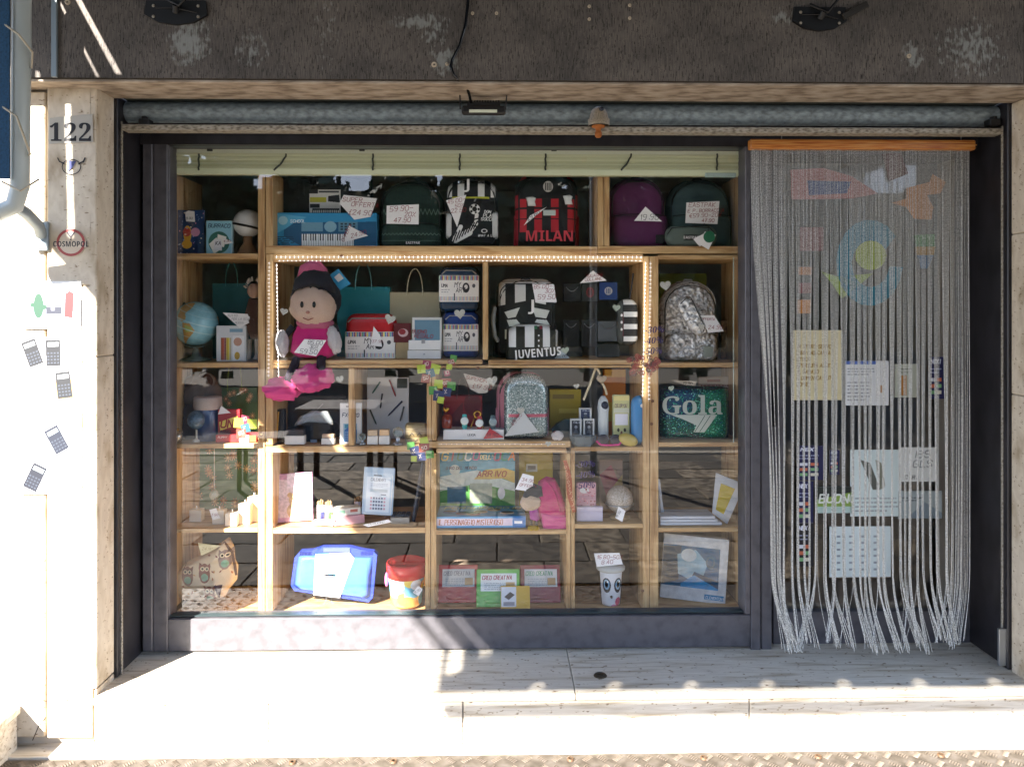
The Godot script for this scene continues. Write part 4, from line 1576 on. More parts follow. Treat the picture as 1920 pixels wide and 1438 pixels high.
	tube(st, [v(1328, 434, 1), v(1330, 424, -2), v(1322, 418, -6)], 0.7, 5)
	part(tg, "string", st, M.black)


func row_second():
	# left bay
	var st: SurfaceTool
	var t := stand("desk_globe", "pale blue desk globe in a ring stand on the left shelf", "globe", 366, 680, -0.22)
	var p := Print.new(256, 128, "86b9c4")
	for q in [[0.44, 0.24, 0.06, 0.12], [0.46, 0.36, 0.03, 0.1], [0.49, 0.42, 0.02, 0.05]]: p.disc(q[0], q[1], q[2], q[3], "b49a66")
	p.shape([0.50, 0.48, 0.55, 0.46, 0.60, 0.54, 0.57, 0.7, 0.55, 0.86, 0.53, 0.86, 0.53, 0.66], "b08a4e").shape([0.52, 0.5, 0.57, 0.5, 0.59, 0.56, 0.54, 0.6], "94a45c")
	p.shape([0.8, 0.3, 0.95, 0.3, 0.92, 0.7, 0.85, 0.75], "c0a070").shape([0.1, 0.2, 0.3, 0.18, 0.32, 0.4, 0.2, 0.5], "a8a468").mottle(0.12, 0.05, 3)
	for k in 9: p.line(0, k / 9.0, 1, k / 9.0, 0.002, "a9ccd0")
	st = new_st()
	ball(st, v(366, 607), Vector3(41, 41, 41), 32, 20, Basis(Vector3.UP, PI * 0.93) * Basis(Vector3.BACK, 0.35))
	part(t, "sphere", st, mat("ffffff", 0.25, 0, p.tex()))
	st = new_st()
	var arc := []
	for i in 17:
		var a := deg_to_rad(118 + i * 11.0)
		arc.append(v(366, 607) + Vector3(cos(a) * 44, sin(a) * 44, -2))
	tube(st, arc, 1.8, 6)
	part(t, "meridian", st, mat("6f7a72", 0.4, 0.3))
	st = new_st()
	lathe(st, [Vector2(0, 0), Vector2(28, 0), Vector2(28, 3), Vector2(8, 8), Vector2(4, 24)], v(366, oy), 24)
	part(t, "foot", st, mat("4d5648", 0.5))
	gift_bag("teal paper gift bag behind the desk globe", 398, 532, 470, 680, -0.38, mat("1f6a70", 0.6), 40, mat("4e9a9c", 0.7))
	t = stand("pencil_box", "white box of colouring pencils beside the desk globe", "box", 432, 680, -0.17)
	p = Print.new(128, 144, "d6dadb")
	var hues := ["9a5230", "b4503c", "7a3a3e", "c8a838", "d8c850", "b8b090"]
	for k in 6: p.rect(0.15 + k * 0.06, 0.34, 0.205 + k * 0.06, 0.98, hues[k])
	p.rect(0.55, 0.28, 0.95, 0.98, "eceeee").disc(0.72, 0.45, 0.14, 0.12, "c79a84").disc(0.7, 0.85, 0.09, 0.11, "c09a2c").rect(0.45, 0.08, 0.9, 0.18, "7aa2b8")
	carton(t, 405, 611, 461, 14, mat("c6cccc", 0.5), p)
	card("white paper pennant written over in pencil beside the globe", [417, 586, 467, 589, 466, 605, 449, 615], -0.165, [["TUTTO", 426, 594, 4], ["PER LA SCUOLA", 434, 600, 3.5], ["NUOVA", 440, 607, 3.5]], 0.5, mat("77777c", 0.8))
	t = stand("rag_doll", "brown coated doll with a white fur hood beside the upright", "doll", 473, 680, -0.19)
	st = new_st()
	puff(st, px([458, 590, 466, 560, 484, 560, 490, 600, 490, 640, 470, 636, 458, 610]), 9, 9, 0, 2.2, 0.3)
	part(t, "coat", st, cloth("5a3b30"))
	st = new_st()
	ball(st, v(476, 546, 2), Vector3(12, 14, 10), 14, 10)
	part(t, "head", st, cloth("caa48c"))
	st = new_st()
	for i in 46:
		var a := rng.randf() * TAU
		var q := v(476, 541, 2) + Vector3(cos(a) * 13, absf(sin(a)) * 14, rng.randf_range(-6, 4))
		tube(st, [q, q + Vector3(cos(a) * 5, 3 + absf(sin(a)) * 4, rng.randf_range(-2, 2))], [1.4, 0.3], 4, false)
	part(t, "fur_hood", st, mat("d6cdbf", 0.95))
	for x in [467, 482]:
		st = new_st()
		tube(st, [v(x, 636), v(x, 664), v(x - 2, oy - 3, 4)], [5, 4, 5], 8)
		part(t, "leg", st, cloth("b9b2a8"))
	# plush doll hanging its legs over the shelf edge
	t = thing("plush_doll", "big plush doll in a pink dress sitting with pink shoes dangling", "plush toy", 590, 675, -0.14)
	var pink := cloth("e02c84", 0.95, 0.4)
	var skin := cloth("e2c4ae")
	var hair := cloth("20202c")
	st = new_st()
	lump(st, v(592, 560, -4), Vector3(46, 44, 40), Basis(), 0.12, 3)
	part(t, "hair", st, hair)
	st = new_st()
	lump(st, v(590, 574, 14), Vector3(42, 40, 32), Basis(), 0.1, 5)
	var hd := part(t, "head", st, skin)
	for x in [577, 599]:
		st = new_st()
		ball(st, v(x, 572, 44), Vector3(3.4, 6, 3), 10, 8)
		part(hd, "eye", st, M.black_gloss)
	st = new_st()
	ball(st, v(588, 586, 46), Vector3(3.5, 3, 3), 10, 8)
	part(hd, "nose", st, cloth("c78f7c"))
	st = new_st()
	tube(st, [v(578, 596, 40), v(588, 600, 42), v(600, 595, 40)], 0.9, 5)
	part(hd, "mouth", st, mat("7a3030", 0.7))
	st = new_st()
	puff(st, px([553, 548, 558, 526, 575, 508, 598, 504, 620, 512, 632, 534, 634, 552, 612, 542, 590, 540, 570, 543]), 22, 10, 22, 2.2, 0.1)
	part(t, "fringe", st, hair)
	st = new_st()
	puff(st, px([560, 524, 566, 500, 584, 490, 604, 492, 616, 506, 618, 522, 596, 512, 576, 514]), 22, 16, 14, 2.2, 0.15)
	part(t, "woolly_hat", st, cloth("dc6c94"))
	st = new_st()
	puff(st, px([560, 606, 590, 602, 622, 606, 634, 630, 632, 662, 615, 672, 560, 672, 544, 660, 548, 628]), 26, 22, 0, 2.3, 0.22)
	part(t, "dress", st, pink)
	st = new_st()
	puff(st, px([556, 606, 560, 598, 622, 598, 628, 606, 618, 618, 566, 618]), 24, 12, 6, 2.0, 0.2)
	part(t, "collar", st, cloth("c76a86"))
	for q in [[552, 612, 538, 630, 532, 655], [628, 612, 636, 632, 634, 650]]:
		st = new_st()
		tube(st, [v(q[0], q[1], 8), v(q[2], q[3], 12), v(q[4], q[5], 14)], [7, 6, 6], 10)
		part(t, "arm", st, hair)
		st = new_st()
		lump(st, v(q[4] + (2 if q[4] < 590 else -4), q[5] - 12, 17), Vector3(12, 25, 12), Basis(Vector3.BACK, 0.08 if q[4] < 590 else 0.2), 0.25, int(q[4]))
		part(t, "mitten", st, cloth("dcd8d8"))
	for q in [[560, 672, 552, 696, 540, 722, 536, 731, 37, 21], [605, 668, 606, 688, 604, 700, 592, 711, 40, 25]]:
		st = new_st()
		tube(st, [v(q[0], q[1], 10), v(q[2], q[3], 22), v(q[4], q[5], 18)], [9, 8, 8], 10)
		part(t, "leg", st, cloth("2c2232"))
		st = new_st()
		lump(st, v(q[6], q[7] - 4, 20), Vector3(q[8], q[9], 20), Basis(Vector3.BACK, -0.12 if q[6] < 560 else 0.06) * Basis(Vector3.UP, 0.7), 0.3, int(q[6]))
		part(t, "shoe", st, cloth("f0509c", 0.95, 0.5))
	t = thing("hang_tag", "bright blue swing tag beside the plush doll head", "tag", 636, 545, -0.16)
	st = new_st()
	prism(st, px([612, 520, 634, 504, 657, 532, 634, 546]), -0.3, 0.3)
	part(t, "paper", st, mat("3f9fcc", 0.3))
	st = new_st()
	prism(st, px([626, 520, 636, 512, 644, 522, 634, 529]), 0.3, 0.5)
	part(t, "white_print", st, M.white)
	card("white card 59.50 lying on the plush doll dress", [570, 636, 611, 638, 592, 668, 551, 661], -0.062, [["85.00", 576, 645, 7, 0.05], ["30%", 580, 653, 6, 0.05], ["59.50", 562, 662, 8, 0.06]], 1.0, M.black_ink)
	gift_bag("bright teal paper gift bag behind the red pencil tin", 632, 538, 730, 675, -0.34, mat("17838e", 0.55), 46, mat("6fb0b4", 0.7))
	gift_bag("beige paper gift bag behind the white trinket box", 731, 548, 825, 675, -0.34, mat("c2bb98", 0.7), 44, mat("d8d2b4", 0.7))
	# pencil tins
	var spectrum := ["3f8a5a", "4aa0a8", "3b7ab8", "2f4f9a", "4a3a8a", "7a3a78", "8a2f3a", "b04a3a", "d09a3a", "d8d050"]
	var tin := func(w: int) -> Print:
		var q := Print.new(w, 96, "e6e4de")
		for k in 30: q.rect(k / 30.0, 0, (k + 0.8) / 30.0, 0.18, spectrum[(k * 3) % 10])
		for k in 36: q.rect(k / 36.0, 0.84, (k + 0.5) / 36.0, 1.0, spectrum[(k * 7) % 10])
		q.disc(0.68, 0.48, 0.09, 0.2, "14141a").disc(0.68, 0.44, 0.045, 0.09, "e6e4de").disc(0.88, 0.4, 0.04, 0.08, "4a4c52").rect(0.37, 0.7, 0.4, 1.0, "1e1e24")
		text_on(q, "MY", 0.38, 0.45, 0.2, 0.012, "22222a")
		text_on(q, "ART", 0.42, 0.66, 0.18, 0.012, "22222a")
		text_on(q, "UMA", 0.05, 0.45, 0.12, 0.014, "2a2a2e")
		q.lines(0.05, 0.52, 0.3, 0.7, 2, "9a9a9c", rng)
		return q
	for q in [[646, 588, 742, "red", "b8222a", "red zip pencil tin with a white printed band", 675.0, 622], [829, 583, 898, "blue", "1f3a78", "royal blue pencil tin under the darker one", 675.0, 608], [822, 498, 899, "dark", "14304a", "dark blue pencil tin stacked on the royal blue tin", 585.0, 516]]:
		t = stand("pencil_tin", q[5], "pencil tin", (q[0] + q[2]) / 2.0, q[6], -0.2, "pencil tins") if q[6] == 675.0 else thing("pencil_tin", q[5], "pencil tin", (q[0] + q[2]) / 2.0, q[6], -0.2, "pencil tins")
		st = new_st()
		puff(st, arch(q[0], q[1], q[2], oy, 0.2, 0.14), 15, 15, -15, 5.0, 0.02, 8)
		part(t, "case", st, mat(q[4], 0.25))
		st = new_st()
		slab(st, q[0] + 1, q[7], q[2] - 1, q[7] + 50, -4, 0.8, 1.5)
		part(t, "sleeve", st, M.white)
		st = new_st()
		print_on(st, q[0] + 2, q[7] + 1, q[2] - 2, q[7] + 48, 1.1)
		part(t, "sleeve_print", st, printed(tin.call(192)))
		st = new_st()
		tube(st, [v(q[0] + 6, q[1] + 16, -1), v(q[0] + 14, q[1] + 9, 0), v(q[2] - 14, q[1] + 9, 0), v(q[2] - 6, q[1] + 16, -1)], 1.2, 5)
		part(t, "zipper", st, M.steel)
	card("small white card standing on the red pencil tin", [700, 612, 712, 628, 716, 650, 695, 648], -0.19, [["37.90", 697, 642, 5, 0.06]], 0.6)
	t = stand("trinket_box", "white photo frame box reading Buono Regalo with a clasp", "box", 795, 675, -0.17)
	carton(t, 764, 657, 826, 22, mat("dcdcd8", 0.4))
	st = new_st()
	slab(st, 772, 595, 828, 657, -8, -4, 1)
	part(t, "frame", st, mat("cfd2ce", 0.4))
	st = new_st()
	slab(st, 777, 600, 824, 652, -5, -3.6)
	part(t, "mirror", st, mat("7fa6bc", 0.1, 0.3))
	st = new_st()
	slab(st, 766, 638, 826, 656, -6, 1, 0.6)
	part(t, "drawer", st, mat("e2e2de", 0.4))
	st = new_st()
	slab(st, 790, 636, 797, 644, 1, 2.5, 0.4)
	part(t, "clasp", st, M.steel)
	st = new_st()
	ball(st, v(795, 664, 1), Vector3(1.6, 1.6, 1.6), 8, 6)
	part(t, "knob", st, M.steel)
	writing(t, [["BUONO", 772, 624, 6, 0.05], ["REGALO", 776, 633, 6.5, 0.03]], M.red_ink, 0.9, -3.0)
	t = stand("gift_card", "dark red heart printed gift card leaning by the trinket box", "gift card", 752, 675, -0.19)
	carton(t, 738, 606, 770, 1.2, mat("5e141c", 0.4), Print.new(48, 64, "5e141c").disc(0.55, 0.5, 0.3, 0.22, "c9b4b4").disc(0.5, 0.45, 0.2, 0.15, "8a1f2a"), 0.3, 642)
	st = new_st()
	slab(st, 742, 642, 766, oy, -10, -1, 0.5)
	part(t, "holder", st, mat("a5926c", 0.7))

	# right half of the middle cabinet
	t = stand("school_backpack", "black white football backpack lettered JUVENTUS on the middle shelf", "backpack", 985, 675, -0.2, "school backpacks on the shelves")
	p = Print.new(256, 320, "1b1d1c")
	for q in [[0.05, 0.16], [0.32, 0.5], [0.66, 0.84]]: p.rect(q[0], 0.05, q[1], 0.38, "dadcd8")
	p.rect(0, 0.0, 1, 0.06, "e2e4e0").rect(0, 0.03, 1, 0.04, "1b1d1c").shape([0, 0.35, 0.5, 0.28, 1, 0.35, 1, 0.62, 0, 0.62], "1b1d1c").shape([0.14, 0.42, 0.4, 0.36, 0.33, 0.48, 0.2, 0.5], "cfd4cc").shape([0.6, 0.36, 0.9, 0.4, 0.84, 0.5, 0.66, 0.48], "cfd4cc").shape([0.18, 0.52, 0.34, 0.51, 0.44, 0.6, 0.22, 0.6], "cdd2ca").shape([0.68, 0.51, 0.85, 0.52, 0.9, 0.58, 0.6, 0.61], "cdd2ca").rect(0.15, 0.64, 0.33, 0.76, "d3d8c6").rect(0.72, 0.64, 0.92, 0.76, "d3d8c6")
	backpack(t, 930, 522, 1042, cloth("1b1d1c"), {"face": printed(p, 0.8), "top": 0.22})
	lettering(t, "J", M.white, v(998, 573, 27), 20, 0, 1.15)
	p = Print.new(192, 128, "26271f")
	for q in [[0.06, 0.2], [0.36, 0.54], [0.7, 0.84], [0.95, 1.0]]: p.rect(q[0], 0.1, q[1], 0.58, "dcdedb")
	p.rect(0, 0.05, 1, 0.1, "d8dad6").rect(0.54, 0.08, 0.6, 0.16, "2f6a4a").rect(0.64, 0.08, 0.7, 0.16, "7a2430")
	for k in 3: p.disc(0.62, 0.3 + k * 0.12, 0.015, 0.022, "f0f0ee")
	st = new_st()
	puff(st, px([950, 618, 970, 608, 1000, 604, 1030, 610, 1046, 620, 1044, 655, 1042, 672, 975, 680, 960, 684, 948, 672]), 20, 4, 8, 3.0, 0.06)
	var pk := part(t, "front_pocket", st, printed(p, 0.8))
	var word := lettering(pk, "JUVENTUS", M.white, v(1007, 660, 34), 15, 0.08, 0.85)
	word.name = "team_lettering"
	for q in [[926, 560, 944, 640]]:
		st = new_st()
		tube(st, [v(928, 576, -8), v(924, 600, 4), v(928, 630, 4), v(934, 640, -4)], 4, 6, true, 0.5)
		part(t, "strap", st, mat("8a8e8a", 0.7))
	card("white card 85.00 minus 30% 59.50 hanging on the striped football backpack", [998, 532, 1039, 533, 1044, 567, 1004, 566], -0.115, [["85.00-", 1001, 541, 7, -0.03], ["30%", 1022, 549, 7, -0.05], ["59.50", 1008, 561, 8.5, -0.02]], 1.0)
	card("white triangle card SQUADRE COLLANE above the necklaces", [1112, 507, 1087, 531, 1138, 526], -0.2, [["SQUADRE", 1099, 520, 5, -0.08], ["COLLANE", 1097, 527, 5, -0.08]], 0.8)
	card("small grey white card 26.00 at the foot of the football backpack", [1052, 656, 1040, 672, 1069, 672], -0.15, [["26.00", 1043, 671, 5, -0.05]], 0.7, M.black_ink, mat("a9b4b6", 0.8))
	var neck := func(label: String, x0: float, y0: float, x1: float, y1: float, m: Material, emblem: String):
		var n := thing("necklace_card", label, "necklace card", (x0 + x1) / 2, y1, -0.3, "necklaces on display cards")
		var s := new_st()
		slab(s, x0, y0, x1, y1, -3, 0, 0.4)
		part(n, "card_back", s, m)
		if emblem == "":
			s = new_st()
			var path := []
			for i in 9: path.append(v(lerpf(x0 + 5, x1 - 5, i / 8.0), y0 + 6 + sin(PI * i / 8) * 8, 1))
			tube(s, path, 0.8, 5)
			part(n, "chain", s, M.steel)
		else:
			s = new_st()
			prism(s, oval((x0 + x1) / 2, (y0 + y1) / 2, 7.5, 7.5 if emblem == "c9ccd0" else 10), 0, 0.6)
			var e := part(n, "emblem", s, mat(emblem, 0.5))
			s = new_st()
			for k in 3: slab(s, (x0 + x1) / 2 - 4 + k * 3, (y0 + y1) / 2 - 5, (x0 + x1) / 2 - 2.6 + k * 3, (y0 + y1) / 2 + 5, 0.5, 0.9)
			part(e, "emblem_stripe", s, m)
	neck.call("black card with a silver chain left of the red emblem card", 1056, 532, 1089, 566, mat("15181a", 0.6), "")
	neck.call("black card with a red round emblem among the necklaces", 1091, 531, 1122, 565, mat("1c2422", 0.6), "7a2a30")
	neck.call("blue card with a white round emblem among the necklaces", 1124, 529, 1158, 562, mat("1e4488", 0.5), "c9ccd0")
	neck.call("dark card with a silver chain in the lower necklace row", 1056, 600, 1086, 650, mat("17191a", 0.6), "")
	neck.call("dark card with a silver chain beside the grey necklace card", 1090, 600, 1120, 650, mat("1b1d1d", 0.6), "")
	neck.call("grey card with a silver chain beside the striped pencil case", 1121, 602, 1158, 640, mat("6c7478", 0.6), "")
	for q in [[924, 630, 952, "small black loudspeaker box left of the football backpack"], [1054, 620, 1092, "square black loudspeaker box below the necklace cards"]]:
		t = stand("speaker_box", q[3], "speaker", (q[0] + q[2]) / 2.0, 675, -0.33, "small black speakers")
		carton(t, q[0], q[1], q[2], 20, mat("262827", 0.5))
		st = new_st()
		var cx: float = (q[0] + q[2]) / 2.0
		lathe(st, [Vector2(0, 1.5), Vector2(3, 1), Vector2(9, -1), Vector2(11, 1), Vector2(12, 0)], v(cx, q[1] + 20, 0.4), 18, true, 1.0, Basis(Vector3.RIGHT, PI / 2))
		part(t, "cone", st, M.black)
	t = stand("storage_box", "grey cardboard box below the grey necklace card", "box", 1140, 675, -0.3)
	carton(t, 1120, 645, 1162, 26, mat("4c504e", 0.7))
	t = thing("pencil_case", "striped black and white oval pencil case hanging beside the lights", "pencil case", 1176, 648, -0.15)
	p = Print.new(96, 192, "22211f")
	for k in 4: p.rect(0.3, 0.02 + k * 0.26, 1.0, 0.13 + k * 0.26, "d6d6d2")
	p.rect(0, 0, 0.26, 1.0, "4a4e4a").rect(0.26, 0.3, 0.3, 0.8, "6a1c28")
	for k in 3: p.disc(0.2, 0.35 + k * 0.15, 0.05, 0.03, "eceae6")
	st = new_st()
	puff(st, arch(1156, 560, 1196, 648, 0.45, 0.4), 12, 10, 0, 3.0, 0.03)
	part(t, "case", st, printed(p, 0.7))
	st = new_st()
	tube(st, [v(1180, 562), v(1184, 540, 2), v(1188, 512, -2)], 1.6, 6)
	part(t, "loop", st, M.black)
	# silver backpack in the right bay
	t = stand("school_backpack", "shiny silver quilted backpack in the right bay", "backpack", 1296, 680, -0.2, "school backpacks on the shelves")
	var foil := grained("fafafa", grain(0.03, [[0.0, "8c8a84"], [0.45, "d0d2d2"], [0.6, "f4f4f2"], [1.0, "ffffff"]], 51, 3), Vector3(6, 6, 6), 0.16, grain(0.02, [[0.0, "000000"], [1.0, "ffffff"]], 52, 2), 1.6)
	foil.metallic = 0.3
	var dark_foil := grained("b4aaa0", M.stone_stuff, Vector3(9, 9, 9), 0.22, weave_bump, 1.0)
	dark_foil.metallic = 0.25
	backpack(t, 1240, 524, 1350, dark_foil, {"face": foil, "top": 0.46, "pocket": [1246, 622, 1346, oy], "pocket_face": foil, "zip": M.steel})
	st = new_st()
	for i in 7:
		var x := 1256.0 + i * 10
		tube(st, [v(x, 634, 14), v(x + 11, 648, 15.3), v(x + 20, 662, 14)], 0.4, 4)
		tube(st, [v(x + 20, 634, 14), v(x + 9, 648, 15.3), v(x, 662, 14)], 0.4, 4)
	part(t, "quilting", st, M.steel)
	st = new_st()
	slab(st, 1314, 648, 1331, 668, 20, 22.5, 0.4)
	part(t, "logo_patch", st, mat("9aa29a", 0.35, 0.6))
	t = thing("pencil_case", "silver foil pencil case hanging across the silver backpack", "pencil case", 1298, 632, -0.11)
	st = new_st()
	puff(st, px([1270, 566, 1280, 556, 1294, 555, 1302, 566, 1326, 612, 1326, 626, 1312, 632, 1298, 622, 1272, 582]), 7, 6, 0, 3.0, 0.12)
	part(t, "case", st, foil)
	st = new_st()
	tube(st, [v(1274, 570, 6), v(1284, 560, 7), v(1296, 562, 7), v(1320, 612, 7), v(1318, 622, 6)], 0.9, 5)
	part(t, "zipper", st, M.black)
	card("white slanted card OFFERTA 24.90 on the silver pencil case", [1313, 591, 1340, 591, 1358, 621, 1328, 624], -0.1, [["OFFERTA", 1315, 600, 4, 0.02], ["24.90", 1328, 617, 7, 0.0]], 0.9)
	gift_bag("olive green paper bag behind the silver backpack", 1236, 512, 1326, 680, -0.42, mat("7c8a2c", 0.6), 0, M.black)
	t = stand("framed_print", "small brown framed print at the side of the right bay", "picture", 1372, 680, -0.36)
	carton(t, 1352, 600, 1392, 4, mat("6a4a30", 0.6), Print.new(64, 96, "8a6a48").disc(0.5, 0.5, 0.3, 0.25, "b49a70").mottle(0.4, 0.08, 8))


func flower_print(c: String) -> Print:
	var p := Print.new(192, 160, c)
	for i in 26:
		var x := rng.randf()
		var y := rng.randf()
		for k in 8:
			var a := TAU * k / 8 + i
			p.line(x, y, x + cos(a) * 0.06, y + sin(a) * 0.07, 0.013, ["c99a78", "d6b48c", "b87a58"][i % 3])
		p.disc(x, y, 0.016, 0.02, "e6d49a")
	return p


func row_third():
	var st: SurfaceTool
	var p: Print
	var g := "small boxes on the third shelf"
	# left bay
	var t := stand("plush_toy", "grey plush mouse with a round ear behind the blue jar", "plush toy", 380, 832, -0.27)
	st = new_st()
	lump(st, v(378, 738), Vector3(34, 40, 28), Basis(), 0.2, 4)
	lump(st, v(372, 792), Vector3(32, 44, 26), Basis(), 0.2, 9)
	part(t, "body", st, cloth("6e665f"))
	for q in [[391, 714, 17], [364, 716, 13]]:
		st = new_st()
		puff(st, oval(q[0], q[1], q[2], q[2]), 4, 4, 14, 2.5)
		var ear := part(t, "ear", st, cloth("746a62"))
		st = new_st()
		puff(st, oval(q[0], q[1], q[2] * 0.8, q[2] * 0.8), 2, 1, 17, 2.5)
		part(ear, "ear_lining", st, cloth("4a322c"))
	gift_bag("green flowered paper bag with handles in the left bay", 398, 727, 481, 832, -0.33, mat("4f7350", 0.6), 62, mat("7d9a48", 0.7), flower_print("4f7752"))
	t = stand("storage_jar", "dark blue jar with a white fabric lid in the left bay", "jar", 389, 832, -0.19)
	st = new_st()
	lathe(st, [Vector2(0, 0), Vector2(21, 0), Vector2(22, 4), Vector2(22, 58), Vector2(20, 62)], v(389, oy), 24)
	part(t, "glass", st, mat("2c3e60", 0.15))
	st = new_st()
	lathe(st, [Vector2(24, 58), Vector2(25.5, 64), Vector2(25, 79), Vector2(23, 81), Vector2(0, 81)], v(389, oy), 24)
	part(t, "lid", st, cloth("cbbfb6"))
	t = stand("small_globe", "small dark blue globe on a white stem in the left bay", "globe", 368, 832, -0.15)
	st = new_st()
	ball(st, v(368, 787), Vector3(18, 18, 18), 22, 14)
	part(t, "sphere", st, grained("5c7892", M.stone_stuff, Vector3(12, 12, 12), 0.2))
	st = new_st()
	tube(st, [v(368, 806), v(368, oy - 6)], 2.2, 8)
	lathe(st, [Vector2(0, 0), Vector2(8, 0), Vector2(7, 3), Vector2(2, 6)], v(368, oy), 16)
	var arc := []
	for i in 12: arc.append(v(368, 787) + Vector3(cos(-1.5 + i * 0.24) * 20, sin(-1.5 + i * 0.24) * 20, 0))
	tube(st, arc, 0.8, 5)
	part(t, "stem", st, mat("d8d2c0", 0.4))
	t = stand("bauble", "small silver bauble at the edge of the left bay", "bauble", 332, 832, -0.13)
	st = new_st()
	ball(st, v(332, oy - 11), Vector3(11, 11, 11), 16, 12)
	part(t, "ball", st, mat("a79f92", 0.15, 0.7))
	st = new_st()
	tube(st, [v(332, oy - 21), v(332, oy - 26)], 2, 8)
	part(t, "cap", st, M.gold)
	t = stand("card_game_box", "upright red UNO card game box in the left bay", "game box", 430, 823, -0.16)
	p = Print.new(128, 144, "8c1f26")
	p.shape([0.05, 0.5, 0.9, 0.25, 0.95, 0.6, 0.1, 0.85], "d8cc5a")
	text_on(p, "UNO", 0.12, 0.72, 0.3, 0.07, "8c1f26")
	text_on(p, "ABSO", 0.08, 0.96, 0.12, 0.03, "20202a")
	p.rect(0, 0, 1, 0.16, "a62a30")
	carton(t, 408, 768, 449, 12, mat("8a1e26", 0.35), p, 0.6, 815)
	t = stand("card_game_box", "flat red and white game box lying under the UNO box", "game box", 442, 832, -0.13)
	p = Print.new(192, 32, "c42a2a")
	p.rect(0.58, 0, 0.82, 1, "f0eeea").shape([0.82, 0, 1, 0, 1, 1, 0.85, 1], "d86a44")
	text_on(p, "RUMMY", 0.05, 0.45, 0.3, 0.008, "f4e8e0")
	carton(t, 404, oy - 14, 480, 30, mat("b8262a", 0.35), p)
	card("plain white paper triangle in front of the jar", [414, 761, 408, 777, 432, 774], -0.15, [])
	card("plain white notice sheet leaning in the left bay corner", [332, 752, 352, 748, 350, 778, 332, 774], -0.26, [["AVVISO", 334, 760, 3.5], ["SCONTI", 334, 768, 3.5]], 0.5, mat("8a8a90", 0.8))

	# middle cabinet, first bay
	t = stand("pen_case", "tall black pen case holding a gold fountain pen", "pen case", 519, 836, -0.17)
	carton(t, 508, 768, 532, 14, M.black_gloss)
	st = new_st()
	tube(st, [v(522, 772, 1.5), v(520, 800, 1.5), v(518, 824, 1.5), v(517, 830, 1.5)], [1.6, 2, 2, 0.5], 8)
	part(t, "fountain_pen", st, M.gold)
	t = stand("framed_drawing", "dark grey framed drawing standing behind the black boxes", "picture", 592, 836, -0.33)
	p = Print.new(128, 128, "38383a")
	p.line(0.1, 0.9, 0.6, 0.2, 0.02, "6a6a6a").line(0.3, 0.9, 0.7, 0.4, 0.01, "585858").disc(0.75, 0.75, 0.15, 0.15, "4a4a4e", 0.8)
	carton(t, 540, 742, 648, 6, mat("2c2a2a", 0.5), p)
	t = stand("calculator", "black printing calculator under a clear dust cover", "calculator", 588, 836, -0.2)
	st = new_st()
	prism(st, px([552, 800, 575, 792, 615, 794, 622, oy, 552, oy]), -34, 0)
	part(t, "body", st, M.black_gloss)
	st = new_st()
	puff(st, px([548, 800, 560, 782, 585, 770, 612, 772, 622, 790, 622, 798, 580, 794]), 6, 6, -8, 2.0)
	part(t, "dust_cover", st, glassy("dfe8ea", 0.25, 0.1))
	st = new_st()
	slab(st, 582, 824, 594, 830, 0, 1, 0.3)
	part(t, "badge", st, mat("9fc0d8", 0.4))
	for q in [[533, 806, 570, "small dark box with a white base beside the pen case"], [602, 815, 626, "small white cube box with a brown top on the third shelf"], [688, 807, 708, "tiny white gift box under the pen display card"], [710, 806, 730, "tiny pointed white gift box beside the crystal ball"]]:
		t = stand("small_box", q[3], "box", (q[0] + q[2]) / 2.0, 836, -0.125, g)
		carton(t, q[0], oy - (836 - q[1]) * 0.55, q[2], 14, mat("dcd8d0", 0.5))
		st = new_st()
		slab(st, q[0] + 1, q[1], q[2] - 1, oy - (836 - q[1]) * 0.55 - 0.4, -13, -1, 0.6)
		part(t, "top", st, mat({533: "2a2628", 602: "b39a80", 688: "c9b090", 710: "d8b48a"}[int(q[0])], 0.5))
	t = stand("calculator", "fx 220 calculator in a white blister pack", "calculator", 657, 836, -0.14)
	p = Print.new(128, 224, "d9dcdd")
	p.rect(0.28, 0.06, 0.7, 0.1, "7c8084").rect(0.15, 0.5, 0.82, 0.96, "8fb8d0").rect(0.22, 0.52, 0.78, 0.62, "3f88a8").shape([0.2, 0.66, 0.5, 0.56, 0.8, 0.66, 0.8, 0.95, 0.2, 0.95], "2a62a8")
	for r in 6:
		for c in 6: p.rect(0.25 + c * 0.09, 0.7 + r * 0.04, 0.3 + c * 0.09, 0.72 + r * 0.04, "9ec4e0")
	text_on(p, "FX-220", 0.1, 0.33, 0.085, 0.03, "2b3a52")
	carton(t, 637, 756, 677, 8, mat("c9ced0", 0.4), p)
	t = stand("pen_display", "white display board with six coloured pens fixed on it", "display board", 727, 836, -0.28)
	st = new_st()
	slab(st, 688, 708, 766, oy, -3, 0, 0.5)
	part(t, "board", st, mat("c4c6c6", 0.5))
	st = new_st()
	slab(st, 744, 710, 763, 728, 0, 0.8, 0.2)
	part(t, "logo_patch", st, mat("202a20", 0.5))
	for q in [[713, 716, 698, 738, "3f6a62"], [730, 712, 742, 744, "8a2430"], [717, 738, 713, 766, "2a2c38"], [754, 752, 727, 780, "2a3452"], [694, 768, 706, 796, "3a4440"], [757, 762, 750, 790, "6a7074"]]:
		st = new_st()
		tube(st, [v(q[0], q[1], 2), v(lerpf(q[0], q[2], 0.9), lerpf(q[1], q[3], 0.9), 2), v(q[2], q[3], 2)], [1.7, 1.5, 0.3], 8)
		part(t, "pen", st, mat(q[4], 0.25, 0.3))
